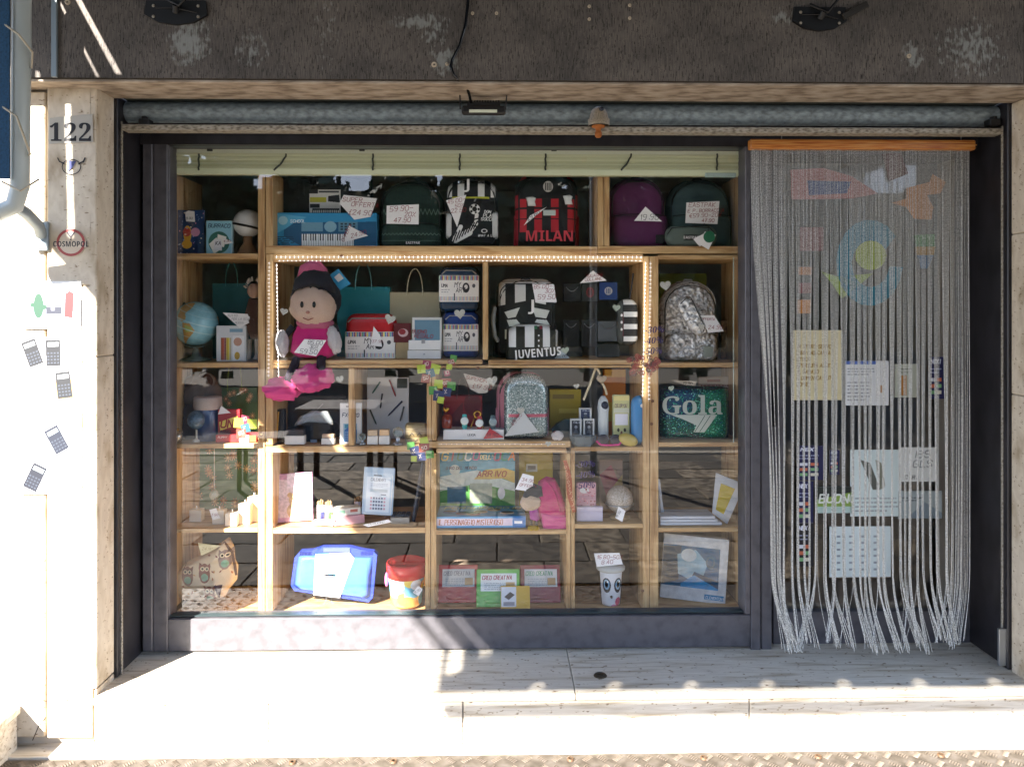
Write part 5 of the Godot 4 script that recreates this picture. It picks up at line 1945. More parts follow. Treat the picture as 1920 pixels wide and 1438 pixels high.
	for q in [[679, 819, 7, "small glass globe on a foot beside the calculator pack"], [746, 810, 10, "crystal ball on a silver stand beside the wooden face"]]:
		t = stand("crystal_ball", q[3], "ornament", q[0], 836, -0.13, "glass balls")
		st = new_st()
		ball(st, v(q[0], q[1]), Vector3.ONE * q[2], 20, 14)
		var ice := glassy("dfeee6", 0.06)
		ice.refraction_enabled = true
		ice.refraction_scale = 0.05
		part(t, "ball", st, ice)
		st = new_st()
		lathe(st, [Vector2(0, 0), Vector2(q[2], 0), Vector2(q[2] * 0.9, 3), Vector2(q[2] * 0.4, 5), Vector2(q[2] * 0.5, oy - q[1] - q[2] + 1.0)], v(q[0], oy), 18)
		part(t, "foot", st, M.steel)
	t = stand("wooden_face", "wood slice with a carved sleepy face at the shelf end", "ornament", 779, 836, -0.14)
	st = new_st()
	puff(st, arch(759, 793, 800, oy, 0.16, 0.14), 5, 5, -5, 4.0)
	part(t, "slice", st, grained("b0a27e", grain(0.02, [[0.0, "9a8860"], [1.0, "ffffff"]], 61, 4), Vector3(3, 20, 3), 0.7))
	st = new_st()
	for x in [772, 786]: ribbon(st, [Vector2(x - 4 - ox, oy - 817), Vector2(x - ox, oy - 812), Vector2(x + 4 - ox, oy - 817)], 1.2, 0.5)
	ribbon(st, [Vector2(775 - ox, oy - 824), Vector2(779 - ox, oy - 827), Vector2(783 - ox, oy - 824)], 1.0, 0.5)
	part(t, "face", st, M.black_ink)

	# middle cabinet, centre bay
	gift_bag("deep red heart gift bag with a looped handle", 832, 742, 904, 827, -0.24, mat("7c1420", 0.6), 34, mat("5a3a34", 0.7), Print.new(128, 128, "84161f").shape([0.0, 0.7, 0.5, 0.15, 0.5, 1.0, 0.0, 1.0], "64101a").disc(0.75, 0.2, 0.22, 0.3, "5c0f18"))
	card("grey white card SUPER OFFERTA 17.90 behind a heart sticker", [868, 700, 918, 712, 914, 736, 898, 738, 882, 730], -0.19, [["SUPEROFF.", 873, 710, 6, 0.2], ["£17.90", 884, 727, 8, 0.12]], 0.9, null, mat("c4c0b6", 0.8))
	t = stand("perfume_bottle", "amber bottle with a gold heart stopper on the white box", "bottle", 840, 806, -0.15)
	st = new_st()
	lathe(st, [Vector2(0, 0), Vector2(9, 0), Vector2(10, 3), Vector2(10, 22), Vector2(5, 26)], v(838, oy), 18)
	part(t, "bottle", st, mat("7a2c14", 0.1))
	st = new_st()
	puff(st, heart(836, oy - 34, 7), 3, 3, 0, 2.0)
	part(t, "stopper", st, M.gold)
	t = stand("flat_box", "flat white box lettered LEXIA on the centre shelf", "box", 888, 827, -0.13)
	carton(t, 831, oy - 19, 945, 40, mat("dedbd6", 0.5))
	lettering(t, "LEXIA", M.black_ink, v(884, oy - 9, 0.3), 4)
	for q in [[871, 789, "48a8a0", "turquoise wristwatch on a clear stand on the white box"], [899, 793, "a83434", "red wristwatch on a clear stand on the white box"], [924, 791, "4f6468", "grey blue wristwatch in a clear case on the white box"]]:
		t = stand("wristwatch", q[3], "watch", q[0], 808, -0.14, "watches on the white box")
		st = new_st()
		tube(st, [v(q[0], q[1] - 12, -2), v(q[0], q[1], 1), v(q[0], oy, -3)], [4, 6, 4], 8, true, 0.35)
		part(t, "strap", st, mat(q[2], 0.5))
		st = new_st()
		lathe(st, [Vector2(0, 2.4), Vector2(6, 2.4), Vector2(7.5, 1.5), Vector2(7.5, 0)], v(q[0], q[1], 2), 18, true, 1.0, Basis(Vector3.RIGHT, PI / 2))
		part(t, "dial", st, mat("d2d8d4" if q[2] != "4f6468" else "8a9a9c", 0.3))
	t = stand("brass_ornament", "gold ring ornament among the watches on the white box", "ornament", 897, 808, -0.17)
	st = new_st()
	arc = []
	for i in 17: arc.append(v(895, 777) + Vector3(cos(TAU * i / 16) * 6, sin(TAU * i / 16) * 6, 0))
	tube(st, arc, 1.6, 6, false)
	tube(st, [v(890, 782), v(882, oy)], 1.2, 6)
	tube(st, [v(899, 782), v(906, oy)], 1.2, 6)
	part(t, "ring", st, M.gold)
	card("red paper triangle 14.90 lying on the white box edge", [918, 803, 906, 823, 945, 820], -0.12, [["14.90", 912, 819, 6, -0.03]], 0.8, M.black_ink, mat("b03034", 0.7))
	t = stand("school_backpack", "small pink backpack with a silver sequin front", "backpack", 979, 827, -0.17, "school backpacks on the shelves")
	p = Print.new(192, 224, "8a9c9a")
	p.specks(2600, ["dfe6e2", "566a68", "a8b8b4", "35484a", "f4f6f4"], 0.004, 0.011, rng)
	p.rect(0.1, 0.62, 1.0, 0.67, "c46a78")
	backpack(t, 931, 697, 1028, cloth("c8828e"), {"top": 0.42})
	var sequin := mat("ffffff", 0.25, 0.35, p.tex())
	st = new_st()
	puff(st, arch(945, 700, 1027, oy - 1, 0.4, 0.14), 9, 4, 6, 4.0, 0.06)
	part(t, "sequin_front", st, sequin)
	card("large grey white triangle card before the sequin backpack", [980, 770, 946, 818, 1010, 810, 992, 786], -0.115, [["49.90", 962, 800, 7, -0.9]], 0.8, null, mat("c0c2be", 0.8))

	# middle cabinet, right bay
	t = stand("game_box", "bright yellow box behind the playing cards", "box", 1060, 838, -0.33)
	carton(t, 1030, 730, 1090, 20, mat("b09a14", 0.5), Print.new(64, 96, "b8a31a").rect(0.1, 0.1, 0.8, 0.2, "8a7410").rect(0.3, 0.4, 0.9, 0.5, "d8c850"))
	t = stand("orange_box", "orange printed pack at the rear of the right bay", "box", 1150, 838, -0.4)
	carton(t, 1133, 692, 1174, 20, mat("c06a1c", 0.5), Print.new(64, 96, "d07a1e").rect(0, 0, 1, 0.12, "e8b040").rect(0.1, 0.5, 0.9, 0.8, "c8a82a"))
	t = thing("sequin_heart_wand", "sparkling beige heart hung on crossed cream ribbons", "decoration", 1128, 750, -0.16)
	st = new_st()
	puff(st, heart(1128, 711, 11), 3, 3, 0, 2.0)
	part(t, "heart", st, grained("b4a48c", M.stone_stuff, Vector3(60, 60, 60), 0.4))
	for q in [[1117, 690, 1094, 750], [1118, 690, 1126, 702], [1130, 718, 1138, 740]]:
		st = new_st()
		tube(st, [v(q[0], q[1], -1), v((q[0] + q[2]) / 2.0 + 1, (q[1] + q[3]) / 2.0, 0), v(q[2], q[3], 0)], 2.2, 6, true, 0.25)
		part(t, "ribbon", st, mat("cbbf9e", 0.7))
	for q in [[1069, 785, 1091, 822, "playing card pack in a grey frame at the front, nearer the sequin backpack"], [1094, 785, 1115, 822, "playing card pack in a grey frame at the front, nearer the eyeglass case"], [1086, 765, 1110, 790, "navy playing card pack standing behind the front two packs"]]:
		t = thing("playing_cards", q[4], "card pack", (q[0] + q[2]) / 2.0, q[3], -0.155 if q[1] > 770 else -0.18, "packs of playing cards")
		p = Print.new(64, 96, "c9ccc8")
		p.rect(0.12, 0.08, 0.88, 0.92, "1c2028" if q[1] > 770 else "1d2c4e").disc(0.5, 0.42, 0.14, 0.09, "8a8f94").shape([0.25, 0.75, 0.5, 0.45, 0.75, 0.75], "4a5058")
		text_on(p, "ITALIA", 0.2, 0.22, 0.1, 0.03, "c4cad0")
		carton(t, q[0], q[1], q[2], 7, mat("b9bdba", 0.4), p)
	t = stand("glass_ashtray", "faceted clear glass ashtray below the playing cards", "ashtray", 1094, 838, -0.12)
	st = new_st()
	lathe(st, [Vector2(0, 3), Vector2(15, 3), Vector2(23, 19), Vector2(26, 19), Vector2(22, 5), Vector2(16, 0), Vector2(0, 0)], v(1094, oy), 8, false, 0.7)
	part(t, "dish", st, mat("5a6468", 0.08))
	t = stand("toiletry_bottle", "white bottle with a dark round top beside the playing cards", "bottle", 1132, 838, -0.17)
	st = new_st()
	lathe(st, [Vector2(0, 0), Vector2(10, 0), Vector2(10, 60), Vector2(11, 68), Vector2(9, 82), Vector2(4, 90), Vector2(0, 91)], v(1131, oy), 18)
	part(t, "bottle", st, mat("c9d0d0", 0.3))
	st = new_st()
	ball(st, v(1133, 759, 8), Vector3(7, 8, 5), 14, 10)
	part(t, "label_disc", st, mat("1a2236", 0.3))
	t = stand("colouring_pack", "pale yellow COLOR YOU blister pack beside the blue case", "pack", 1166, 838, -0.16)
	p = Print.new(128, 224, "c6c48c")
	p.rect(0, 0, 1, 0.1, "d8cc8a").rect(0.0, 0.26, 1, 0.36, "cfd0b8").rect(0.08, 0.38, 0.92, 0.62, "e6e4ea").disc(0.3, 0.72, 0.08, 0.04, "3a3426").disc(0.72, 0.72, 0.08, 0.04, "3a3426").disc(0.5, 0.8, 0.07, 0.06, "7a4a3a")
	text_on(p, "COLORYOU", 0.06, 0.24, 0.065, 0.02, "5a3a58", 0.95)
	carton(t, 1149, 740, 1182, 10, mat("bcbc8c", 0.4), p, 2.0)
	t = stand("eyeglass_case", "sky blue hard eyeglass case standing upright", "glasses case", 1199, 838, -0.15)
	st = new_st()
	puff(st, arch(1183, 741, 1215, oy, 0.48, 0.44), 13, 13, 0, 3.0)
	part(t, "shell", st, mat("4f8cc0", 0.2))
	st = new_st()
	ball(st, v(1203, 759, 13), Vector3(4.5, 4, 1.5), 12, 8)
	part(t, "bear_badge", st, M.white)
	t = stand("eyeglass_case", "pale yellow oval eyeglass case lying in front of the blue one", "glasses case", 1178, 838, -0.115)
	st = new_st()
	ball(st, v(1178, oy - 12), Vector3(19, 12, 10), 20, 14, Basis(Vector3.BACK, -0.35))
	part(t, "shell", st, mat("b8a452", 0.3))
	t = stand("sunglasses", "dark sunglasses with a bright pink lower rim", "sunglasses", 1143, 838, -0.12)
	for q in [[1131, "2a2430"], [1155, "2a2430"]]:
		st = new_st()
		puff(st, oval(q[0], oy - 12, 12, 10), 2, 1, 2, 2.0)
		part(t, "lens", st, mat(q[1], 0.08))
	st = new_st()
	tube(st, [v(1118, oy - 10, 2), v(1126, oy - 3, 4), v(1143, oy - 2, 4), v(1160, oy - 3, 4), v(1167, oy - 10, 2)], 2.2, 6)
	part(t, "frame", st, mat("d0347c", 0.25))
	t = stand("toy_car", "dark green model car on the yellow box side of the bay", "toy car", 1060, 838, -0.2)
	st = new_st()
	prism(st, px([1034, 806, 1044, 795, 1060, 786, 1076, 787, 1084, 800, 1086, 818, 1036, 818]), -14, 0)
	part(t, "body", st, mat("1f3a3e", 0.15))
	for x in [1045, 1076]:
		st = new_st()
		lathe(st, [Vector2(0, 2), Vector2(6, 2), Vector2(7, 0), Vector2(6, -3)], v(x, oy - 7, 1), 16, true, 1.0, Basis(Vector3.RIGHT, PI / 2))
		part(t, "wheel", st, M.black)
	st = new_st()
	slab(st, 1034, 817, 1086, oy - 2, -14, -1, 1)
	part(t, "plinth", st, mat("3a2c24", 0.5))
	t = stand("fabric_rose", "white and red fabric rose at the shelf front", "decoration", 1045, 827, -0.115)
	for k in 9:
		st = new_st()
		var a := k * 2.4
		puff(st, oval(1045 + cos(a) * 5, oy - 9 + sin(a) * 4, 7, 6, 10), 3, 2, 4 - k * 0.4, 2.0, 0.2, 4)
		part(t, "petal", st, cloth("d8d0cc" if k < 6 else "8a1f28"))

	# right bay
	t = stand("sequin_bag", "green and blue sequin shoulder bag lettered Gola", "bag", 1303, 829, -0.18)
	p = Print.new(320, 256, "0f4a3e")
	p.shape([0, 0, 0.55, 0, 0.35, 0.55, 0, 0.6], "123a5e").shape([0.6, 0.1, 1, 0, 1, 1, 0.62, 1], "13704c").specks(2400, ["1c8a64", "0c3a34", "1f6a86", "2fae80", "0d2c44", "164e60", "8fd8c0"], 0.003, 0.009, rng)
	p.shape([0.13, 0.52, 0.8, 0.52, 0.62, 0.85, 0.46, 0.85, 0.5, 0.72, 0.3, 0.6], "bcc6be")
	p.line(0.48, 0.84, 0.62, 0.54, 0.008, "12433c").line(0.55, 0.84, 0.7, 0.54, 0.008, "12433c")
	st = new_st()
	puff(st, arch(1237, 724, 1367, oy, 0.1, 0.06), 16, 16, 0, 4.0, 0.03)
	part(t, "body", st, mat("ffffff", 0.3, 0.25, p.tex()))
	lettering(t, "Gola", mat("b4c0b8", 0.35, 0.4), v(1294, 758, 17), 34, 0, 1.05, serif)
	st = new_st()
	arc = []
	for i in 13: arc.append(v(1240 + i * 10.2, 727 + sin(i * 0.9) * 0.6, 9))
	tube(st, arc, 1.0, 5)
	part(t, "zipper", st, M.black)
	t = thing("window_notice", "printed red and white notice hung at the rear of the right bay", "notice", 1352, 762, -0.34)
	p = Print.new(128, 96, "b8a898")
	p.rect(0.02, 0.04, 0.98, 0.96, "c2b4a4").rect(0.2, 0.1, 0.5, 0.2, "8a4030").rect(0.68, 0.1, 0.85, 0.2, "9a3a30").lines(0.05, 0.25, 0.95, 0.9, 6, "8a5a50", rng)
	st = new_st()
	slab(st, 1309, 705, 1394, 762, -1, 0)
	part(t, "sheet", st, mat("a89a8a", 0.8))
	st = new_st()
	print_on(st, 1310, 706, 1393, 761, 0.2)
	part(t, "print", st, printed(p, 0.6))
	card("small slanted label on top of the green sequin bag", [1258, 712, 1307, 715, 1304, 724, 1286, 722], -0.17, [["19.90", 1280, 721, 5, 0.05]], 0.8, M.black_ink, mat("b4ac9c", 0.8))


func row_fourth():
	var st: SurfaceTool
	var p: Print
	# left bay
	var t := gift_bag("green flowered paper bag on the fourth shelf", 371, 842, 482, 991, -0.42, mat("5a7c55", 0.6), 0, M.black, flower_print("5c8258"))
	for k in 5:
		t = stand("candle_box", ["squat white candle box nearest the window corner", "pale candle box second from the window corner", "middle pale candle box with a dark seam", "cream candle box second from the upright", "cream candle box next to the upright"][k], "box", [365, 408, 432, 457, 474][k], 991, [-0.2, -0.16, -0.13, -0.16, -0.2][k], "pale candle boxes on the fourth shelf")
		carton(t, ox - 11, oy - [22, 26, 24, 38, 46][k], ox + 11, 18, mat(["d8d0c2", "ddd2c0", "e2d8c6", "d6c8b0", "d8c8ae"][k], 0.5))
		st = new_st()
		tube(st, [v(ox, oy - [22, 26, 24, 38, 46][k] + 1, -8), v(ox, oy - [22, 26, 24, 38, 46][k] - 6, -8)], 1.2, 6)
		part(t, "wick", st, M.paper)
	t = thing("glass_pendant", "clear glass drop hanging in the left fourth bay", "ornament", 401, 946, -0.2)
	st = new_st()
	lathe(st, [Vector2(0, -12), Vector2(6, -4), Vector2(9, 4), Vector2(6, 11), Vector2(1, 14), Vector2(0, 15)], v(401, 932), 16)
	part(t, "drop", st, glassy("e8efe9", 0.15, 0.05))
	st = new_st()
	tube(st, [v(401, 917), v(401, 842)], 0.4, 4)
	part(t, "thread", st, M.paper)
	card("tiny white price ticket beside the candle boxes", [392, 956, 404, 953, 412, 972, 398, 975], -0.15, [["3.50", 396, 967, 4]], 0.6)
	# first bay of the cabinet
	t = stand("framed_print", "pink framed teddy bear print leaning on the fourth shelf", "picture", 551, 989, -0.19)
	p = Print.new(160, 208, "cf9fb8")
	p.rect(0.1, 0.12, 0.9, 0.92, "dcc8cc").shape([0.35, 0.0, 0.62, 0.0, 0.75, 0.25, 0.35, 0.3], "ead6e0").disc(0.55, 0.55, 0.16, 0.14, "d8b98e").disc(0.42, 0.45, 0.07, 0.055, "cfae84").disc(0.68, 0.45, 0.07, 0.055, "cfae84").disc(0.55, 0.78, 0.22, 0.17, "cbab86").disc(0.5, 0.53, 0.02, 0.016, "4a3a30").disc(0.6, 0.53, 0.02, 0.016, "4a3a30").disc(0.8, 0.62, 0.08, 0.1, "c77fb0").mottle(0.15, 0.06, 4)
	carton(t, 514, 889, 586, 5, mat("c98cae", 0.4), p)
	t.rotation = Vector3(-0.12, 0.16, 0.03)
	for q in [[601, 940, "4f58a8", 0, "blue printed toothpick tub beside the pink frame"], [616, 941, "5a9a5c", 1, "green printed toothpick tub beside the blue one"], [671, 933, "8a94b8", 2, "pale toothpick tub behind the calculator pack"]]:
		t = stand("toothpick_tub", q[4], "tub", q[0], 989, -0.17 if q[3] < 2 else -0.3, "tubs of toothpicks")
		st = new_st()
		lathe(st, [Vector2(0, 0), Vector2(7, 0), Vector2(7, oy - q[1] - 6)], v(q[0], oy), 16)
		p = Print.new(64, 64, "d6d8e4")
		p.disc(0.1, 0.6, 0.2, 0.3, q[2]).disc(0.6, 0.4, 0.2, 0.3, q[2]).disc(0.9, 0.8, 0.15, 0.2, "b0403c")
		part(t, "tub", st, printed(p, 0.3))
		st = new_st()
		for k in 18:
			var a := k * 2.4
			var r := 6.0 * sqrt(k / 18.0)
			tube(st, [v(q[0] + cos(a) * r, q[1] + 8, sin(a) * r), v(q[0] + cos(a) * r * 1.08, q[1] - rng.randf_range(-2, 3), sin(a) * r)], 0.7, 4)
		part(t, "toothpicks", st, mat("c9a878", 0.8)).set_meta("kind", "stuff")
	t = stand("flat_box", "pink and white flat boxes stacked askew on the fourth shelf", "box", 655, 989, -0.14)
	carton(t, 627, oy - 16, 684, 30, mat("d4a0a4", 0.5))
	t.rotation.y = 0.45
	t = stand("flat_box", "cream flat box lying on the pink flat box", "box", 655, 973, -0.16)
	carton(t, 628, oy - 13, 676, 26, mat("d8d4c4", 0.5), Print.new(64, 24, "dcd8c8").rect(0.1, 0.2, 0.4, 0.8, "8ac0a0").rect(0.6, 0.2, 0.9, 0.7, "b86a5a"))
	t.rotation.y = 0.35
	t = thing("calculator", "calculator in a pale blue hanging blister pack", "calculator", 708, 966, -0.17)
	p = Print.new(160, 224, "b9cede")
	p.rect(0.06, 0.1, 0.94, 0.97, "dbe6ee").rect(0.3, 0.05, 0.6, 0.08, "6a7078").lines(0.2, 0.25, 0.85, 0.36, 3, "a9b4c4", rng).rect(0.2, 0.4, 0.85, 0.48, "b6c4cc").rect(0.6, 0.52, 0.8, 0.55, "7a8490")
	text_on(p, "CALENDARI", 0.2, 0.2, 0.07, 0.012, "5a6474", 0.7)
	for r in 4:
		for c in 6: p.rect(0.22 + c * 0.1, 0.6 + r * 0.085, 0.29 + c * 0.1, 0.65 + r * 0.085, "5e6a84" if c in [1, 2, 3, 4] else "c9a0b0")
	st = new_st()
	slab(st, 680, 877, 738, 966, -5, 0, 1.2, -0.06)
	part(t, "pack", st, mat("a9c2d6", 0.35))
	st = new_st()
	box(st, v(684, 964, 0.1), v(735, 890, 0.3), 0, Basis(Vector3.BACK, -0.06), v(709, 921))
	part(t, "insert", st, M.white)
	st = new_st()
	var rot := Basis(Vector3.BACK, -0.06)
	var cc := v(709, 921)
	sheet(st, cc + rot * Vector3(-25, -42, 0.5), cc + rot * Vector3(25, -42, 0.5), cc + rot * Vector3(25, 34, 0.5), cc + rot * Vector3(-25, 34, 0.5))
	part(t, "print", st, printed(p, 0.3))
	st = new_st()
	tube(st, [v(720, 962, -2), v(722, 982, 0)], 1.2, 6)
	part(t, "easel_foot", st, M.clear)
	t = stand("calculator", "silver desk calculator lying flat on the fourth shelf", "calculator", 752, 989, -0.15)
	st = new_st()
	slab(st, 731, oy - 13, 768, oy, -34, 0, 1.5)
	part(t, "body", st, M.steel)
	for r in 4:
		for c in 4:
			st = new_st()
			slab(st, 733 + c * 8.6, oy - 15.5, 740 + c * 8.6, oy - 13, -32 + r * 7, -27 + r * 7, 0.4)
			part(t, "key", st, mat("3a4048", 0.5))
	card("white label lying flat on the fourth shelf edge", [680, 984, 728, 974, 734, 979, 690, 988], -0.105, [["CALCOLATRICI", 690, 985, 3, -0.15]], 0.5, M.black_ink)
	card("blank white paper slip under the toothpick tubs", [580, 982, 590, 974, 628, 974, 624, 986], -0.108, [])
	t = stand("umbrella_roll", "black rolled folder leaning on the upright of the fourth bay", "folder", 782, 989, -0.17)
	st = new_st()
	tube(st, [v(774, oy - 2, -2), v(782, 935, -10), v(792, 870, -20)], [4, 6, 5], 8)
	part(t, "roll", st, mat("1c2230", 0.4))
	# board games
	t = stand("board_game", "upright board game box lettered GIOCO dell'OCA", "board game", 895, 993, -0.3)
	p = Print.new(384, 360, "4f9ab0")
	p.rect(0, 0, 1, 0.18, "2f86a0").shape([0, 0.6, 0.3, 0.42, 1, 0.4, 1, 1, 0, 1], "5a9a4e").shape([0, 0.4, 0.5, 0.3, 1, 0.5, 1, 0.62, 0.5, 0.5, 0, 0.62], "d8e0d2").shape([0.45, 0.44, 0.6, 0.3, 0.85, 0.27, 1, 0.32, 1, 0.5, 0.85, 0.43, 0.65, 0.44], "d8b860").disc(0.2, 0.3, 0.07, 0.08, "d8dccc").rect(0.1, 0.55, 0.35, 0.8, "4a7a90").rect(0.4, 0.5, 0.7, 0.8, "b0b8a0").disc(0.82, 0.65, 0.05, 0.09, "e8e8e4").mottle(0.1, 0.03, 5)
	for k in 5: text_on(p, "GIOCO"[k], 0.02 + k * 0.105, 0.15, 0.12, 0.02, ["e8d070", "b84a4a", "2a7a4a", "d8dcd4", "c86a9a"][k])
	text_on(p, "DELL'", 0.54, 0.14, 0.06, 0.01, "f0e0a0", 0.7)
	for k in 3: text_on(p, "OCA"[k], 0.72 + k * 0.1, 0.15, 0.12, 0.022, ["b04a6a", "2a8a6a", "d87a3a"][k])
	text_on(p, "GIRO DEL MONDO", 0.08, 0.29, 0.04, 0.007, "3a2a3a", 0.9)
	text_on(p, "ARRIVO", 0.5, 0.4, 0.08, 0.014, "9a3a2c")
	carton(t, 824, 843, 966, 14, mat("4a86a0", 0.4), p)
	t = stand("board_game", "flat board game box lettered IL PERSONAGGIO MISTERIOSO", "board game", 900, 993, -0.12)
	p = Print.new(384, 64, "5aa0cc")
	p.rect(0.02, 0.15, 0.86, 0.85, "d8c8d8").rect(0.86, 0, 1, 1, "3f78b4").rect(0.88, 0.4, 0.97, 0.65, "eef0f0")
	text_on(p, "IL PERSONAGGIO MISTERIOSO", 0.03, 0.74, 0.48, 0.007, "a8603a", 0.42)
	st = new_st()
	slab(st, 815, oy - 22, 986, oy, -78, 0, 1)
	part(t, "box", st, mat("4a8ab8", 0.4))
	st = new_st()
	print_on(st, 816, oy - 21, 985, oy - 1, 0.2)
	part(t, "edge_print", st, printed(p, 0.4))
	p = Print.new(256, 128, "4d86ac")
	for q in [[0.15, 0.6, "2a4a8a"], [0.3, 0.75, "7a3a5a"], [0.5, 0.6, "c9a88a"], [0.65, 0.4, "8a5a3a"], [0.8, 0.7, "d8b49a"], [0.42, 0.8, "b04050"], [0.9, 0.4, "5a9ac0"]]: p.disc(q[0], q[1], 0.08, 0.14, q[2]).disc(q[0], q[1] - 0.08, 0.07, 0.09, "3a2a26")
	text_on(p, "PERSONAGGIO", 0.08, 0.3, 0.18, 0.012, "e0c868")
	st = new_st()
	st.set_smooth_group(-1)
	sheet(st, v(816, oy - 22.3, -1), v(985, oy - 22.3, -1), v(985, oy - 22.3, -77), v(816, oy - 22.3, -77))
	part(t, "lid_print", st, printed(p, 0.4))
	t = stand("game_box", "mustard yellow box behind the pink plush backpack", "box", 1005, 993, -0.36)
	carton(t, 973, 843, 1037, 24, mat("a8920f", 0.5), Print.new(96, 160, "b49c10").rect(0.2, 0.22, 0.55, 0.35, "c8c8b4").rect(0.26, 0.25, 0.5, 0.31, "3a3a34"))
	t = stand("school_backpack", "small hot pink plush backpack with a doll clipped on", "backpack", 1033, 993, -0.15, "school backpacks on the shelves")
	st = new_st()
	puff(st, px([1010, 902, 1024, 893, 1040, 896, 1050, 915, 1062, 950, 1069, 985, 1066, 996, 1040, 999, 1018, 990, 1004, 960, 1004, 925]), 14, 14, 0, 3.0, 0.1)
	part(t, "main_body", st, cloth("d8307e", 0.95, 0.5))
	st = new_st()
	puff(st, px([1012, 958, 1064, 962, 1068, 994, 1040, 998, 1016, 988]), 8, 2, 9, 3.0, 0.1)
	part(t, "front_pocket", st, cloth("e4509a", 0.95, 0.5))
	st = new_st()
	tube(st, [v(1024, 897, 10), v(1040, 920, 14), v(1050, 955, 14)], 1.4, 5)
	part(t, "zipper", st, cloth("b81e64"))
	t = thing("small_doll", "little cloth doll in a spotted skirt clipped to the plush backpack", "doll", 998, 998, -0.125)
	st = new_st()
	lump(st, v(995, 942), Vector3(19, 16, 10), Basis(), 0.15, 6)
	part(t, "head", st, cloth("d9bfa4"))
	st = new_st()
	puff(st, px([978, 938, 984, 916, 1000, 906, 1016, 912, 1020, 930, 1008, 934, 992, 930]), 9, 8, -1, 2.2, 0.1)
	part(t, "hair", st, cloth("26303c"))
	st = new_st()
	puff(st, px([992, 956, 1008, 952, 1012, 972, 1008, 978, 994, 974]), 8, 6, 0, 2.4, 0.1)
	part(t, "skirt", st, cloth("b84aa0"))
	for x in [996, 1006]:
		st = new_st()
		tube(st, [v(x, 972, 1), v(x, 984, 3)], 2.6, 8)
		part(t, "leg", st, cloth("1e2432"))
	for x in [1000, 1008]:
		st = new_st()
		ball(st, v(x - 4, 990, 5), Vector3(8, 6, 6), 12, 8)
		part(t, "shoe", st, cloth("c9a42c"))
	card("tilted white card in front of the little doll", [980, 888, 1001, 893, 998, 922, 966, 918], -0.115, [["34.90", 978, 902, 6, 0.15], ["OFFERTA", 974, 911, 5, 0.15]], 0.8)
	# right of the games
	t = stand("gift_set", "pink patterned gift set box in the fourth bay", "gift set", 1100, 982, -0.16)
	p = Print.new(96, 192, "b88a9a")
	p.rect(0, 0, 1, 0.34, "c99aa4").disc(0.4, 0.2, 0.25, 0.08, "dcdcdc").specks(70, ["8a3a4a", "c06a7a", "d8a0a8"], 0.02, 0.05, rng).rect(0, 0.66, 1, 1, "a9b0be")
	carton(t, 1081, 905, 1118, 14, mat("a87a8a", 0.5), p)
	st = new_st()
	slab(st, 1080, oy - 27, 1129, oy, 0.3, 12, 1)
	part(t, "tray", st, mat("b9b4c6", 0.4))
	gift_bag("pastel striped paper bag behind the globe money box", 1124, 862, 1168, 982, -0.35, mat("8a7a70", 0.6), 0, M.black, Print.new(96, 160, "9a8478").shape([0, 0.3, 0.5, 0.1, 1, 0.6, 0.4, 0.9], "b86a74").shape([0.5, 0.6, 1, 0.3, 1, 0.8, 0.6, 1], "c0a868"))
	t = stand("money_box", "silver and cream globe money box with a white ticket", "money box", 1162, 982, -0.19)
	st = new_st()
	ball(st, v(1162, 936), Vector3(25, 26, 25), 28, 18)
	part(t, "sphere", st, grained("cfc9c2", M.stone_stuff, Vector3(14, 14, 14), 0.3))
	st = new_st()
	arc_ring(st, v(1162, 944), 25.5, 1.2)
	part(t, "rim", st, M.steel)
	st = new_st()
	lathe(st, [Vector2(0, 0), Vector2(20, 0), Vector2(20, 4), Vector2(8, 8), Vector2(7, oy - 962)], v(1162, oy), 20)
	part(t, "foot", st, mat("9a7c52", 0.5))
	card("small white ticket hanging on the globe money box", [1160, 950, 1173, 958, 1167, 979, 1154, 971], -0.12, [["19.90", 1157, 972, 4, -1.0]], 0.6, M.black_ink)
	# books in the right bay
	for k in 3:
		t = stand("paperback", ["lowest white book of the flat stack in the right bay", "middle white book of the flat stack in the right bay", "top white book of the flat stack in the right bay"][k], "book", 1297, 989 - k * 5.6, -0.13 - k * 0.004, "white books lying in a stack")
		carton(t, 1238, oy - 5, [1355, 1347, 1342][k], 52, mat("c4ccd6", 0.5))
	for k in 2:
		t = thing("paperback", ["white book leaning on the upright, nearer the glass", "white book leaning on the upright, farther from the glass"][k], "book", 1244 - k * 5, 969, -0.2 - k * 0.01, "white books leaning on the upright")
		st = new_st()
		slab(st, 1237 - k * 4, 898, 1242 - k * 4, 969, -40, 0, 0.4, 0.12)
		part(t, "book", st, mat("b9c2cc", 0.5))
	t = thing("picture_calendar", "white calendar with a yellow page leaning in the corner", "calendar", 1360, 982, -0.16)
	st = new_st()
	prism(st, px([1343, 886, 1398, 908, 1364, 983, 1336, 962]), -3, 0)
	part(t, "board", st, mat("bcc4cc", 0.5))
	st = new_st()
	prism(st, px([1352, 906, 1379, 916, 1357, 964, 1342, 955]), 0, 0.4)
	part(t, "yellow_page", st, mat("b8a638", 0.6))


func arc_ring(st: SurfaceTool, c: Vector3, r: float, thick: float):
	var ring := []
	for i in 29: ring.append(c + Vector3(cos(TAU * i / 28) * r, 0, sin(TAU * i / 28) * r))
	tube(st, ring, thick, 5, false)


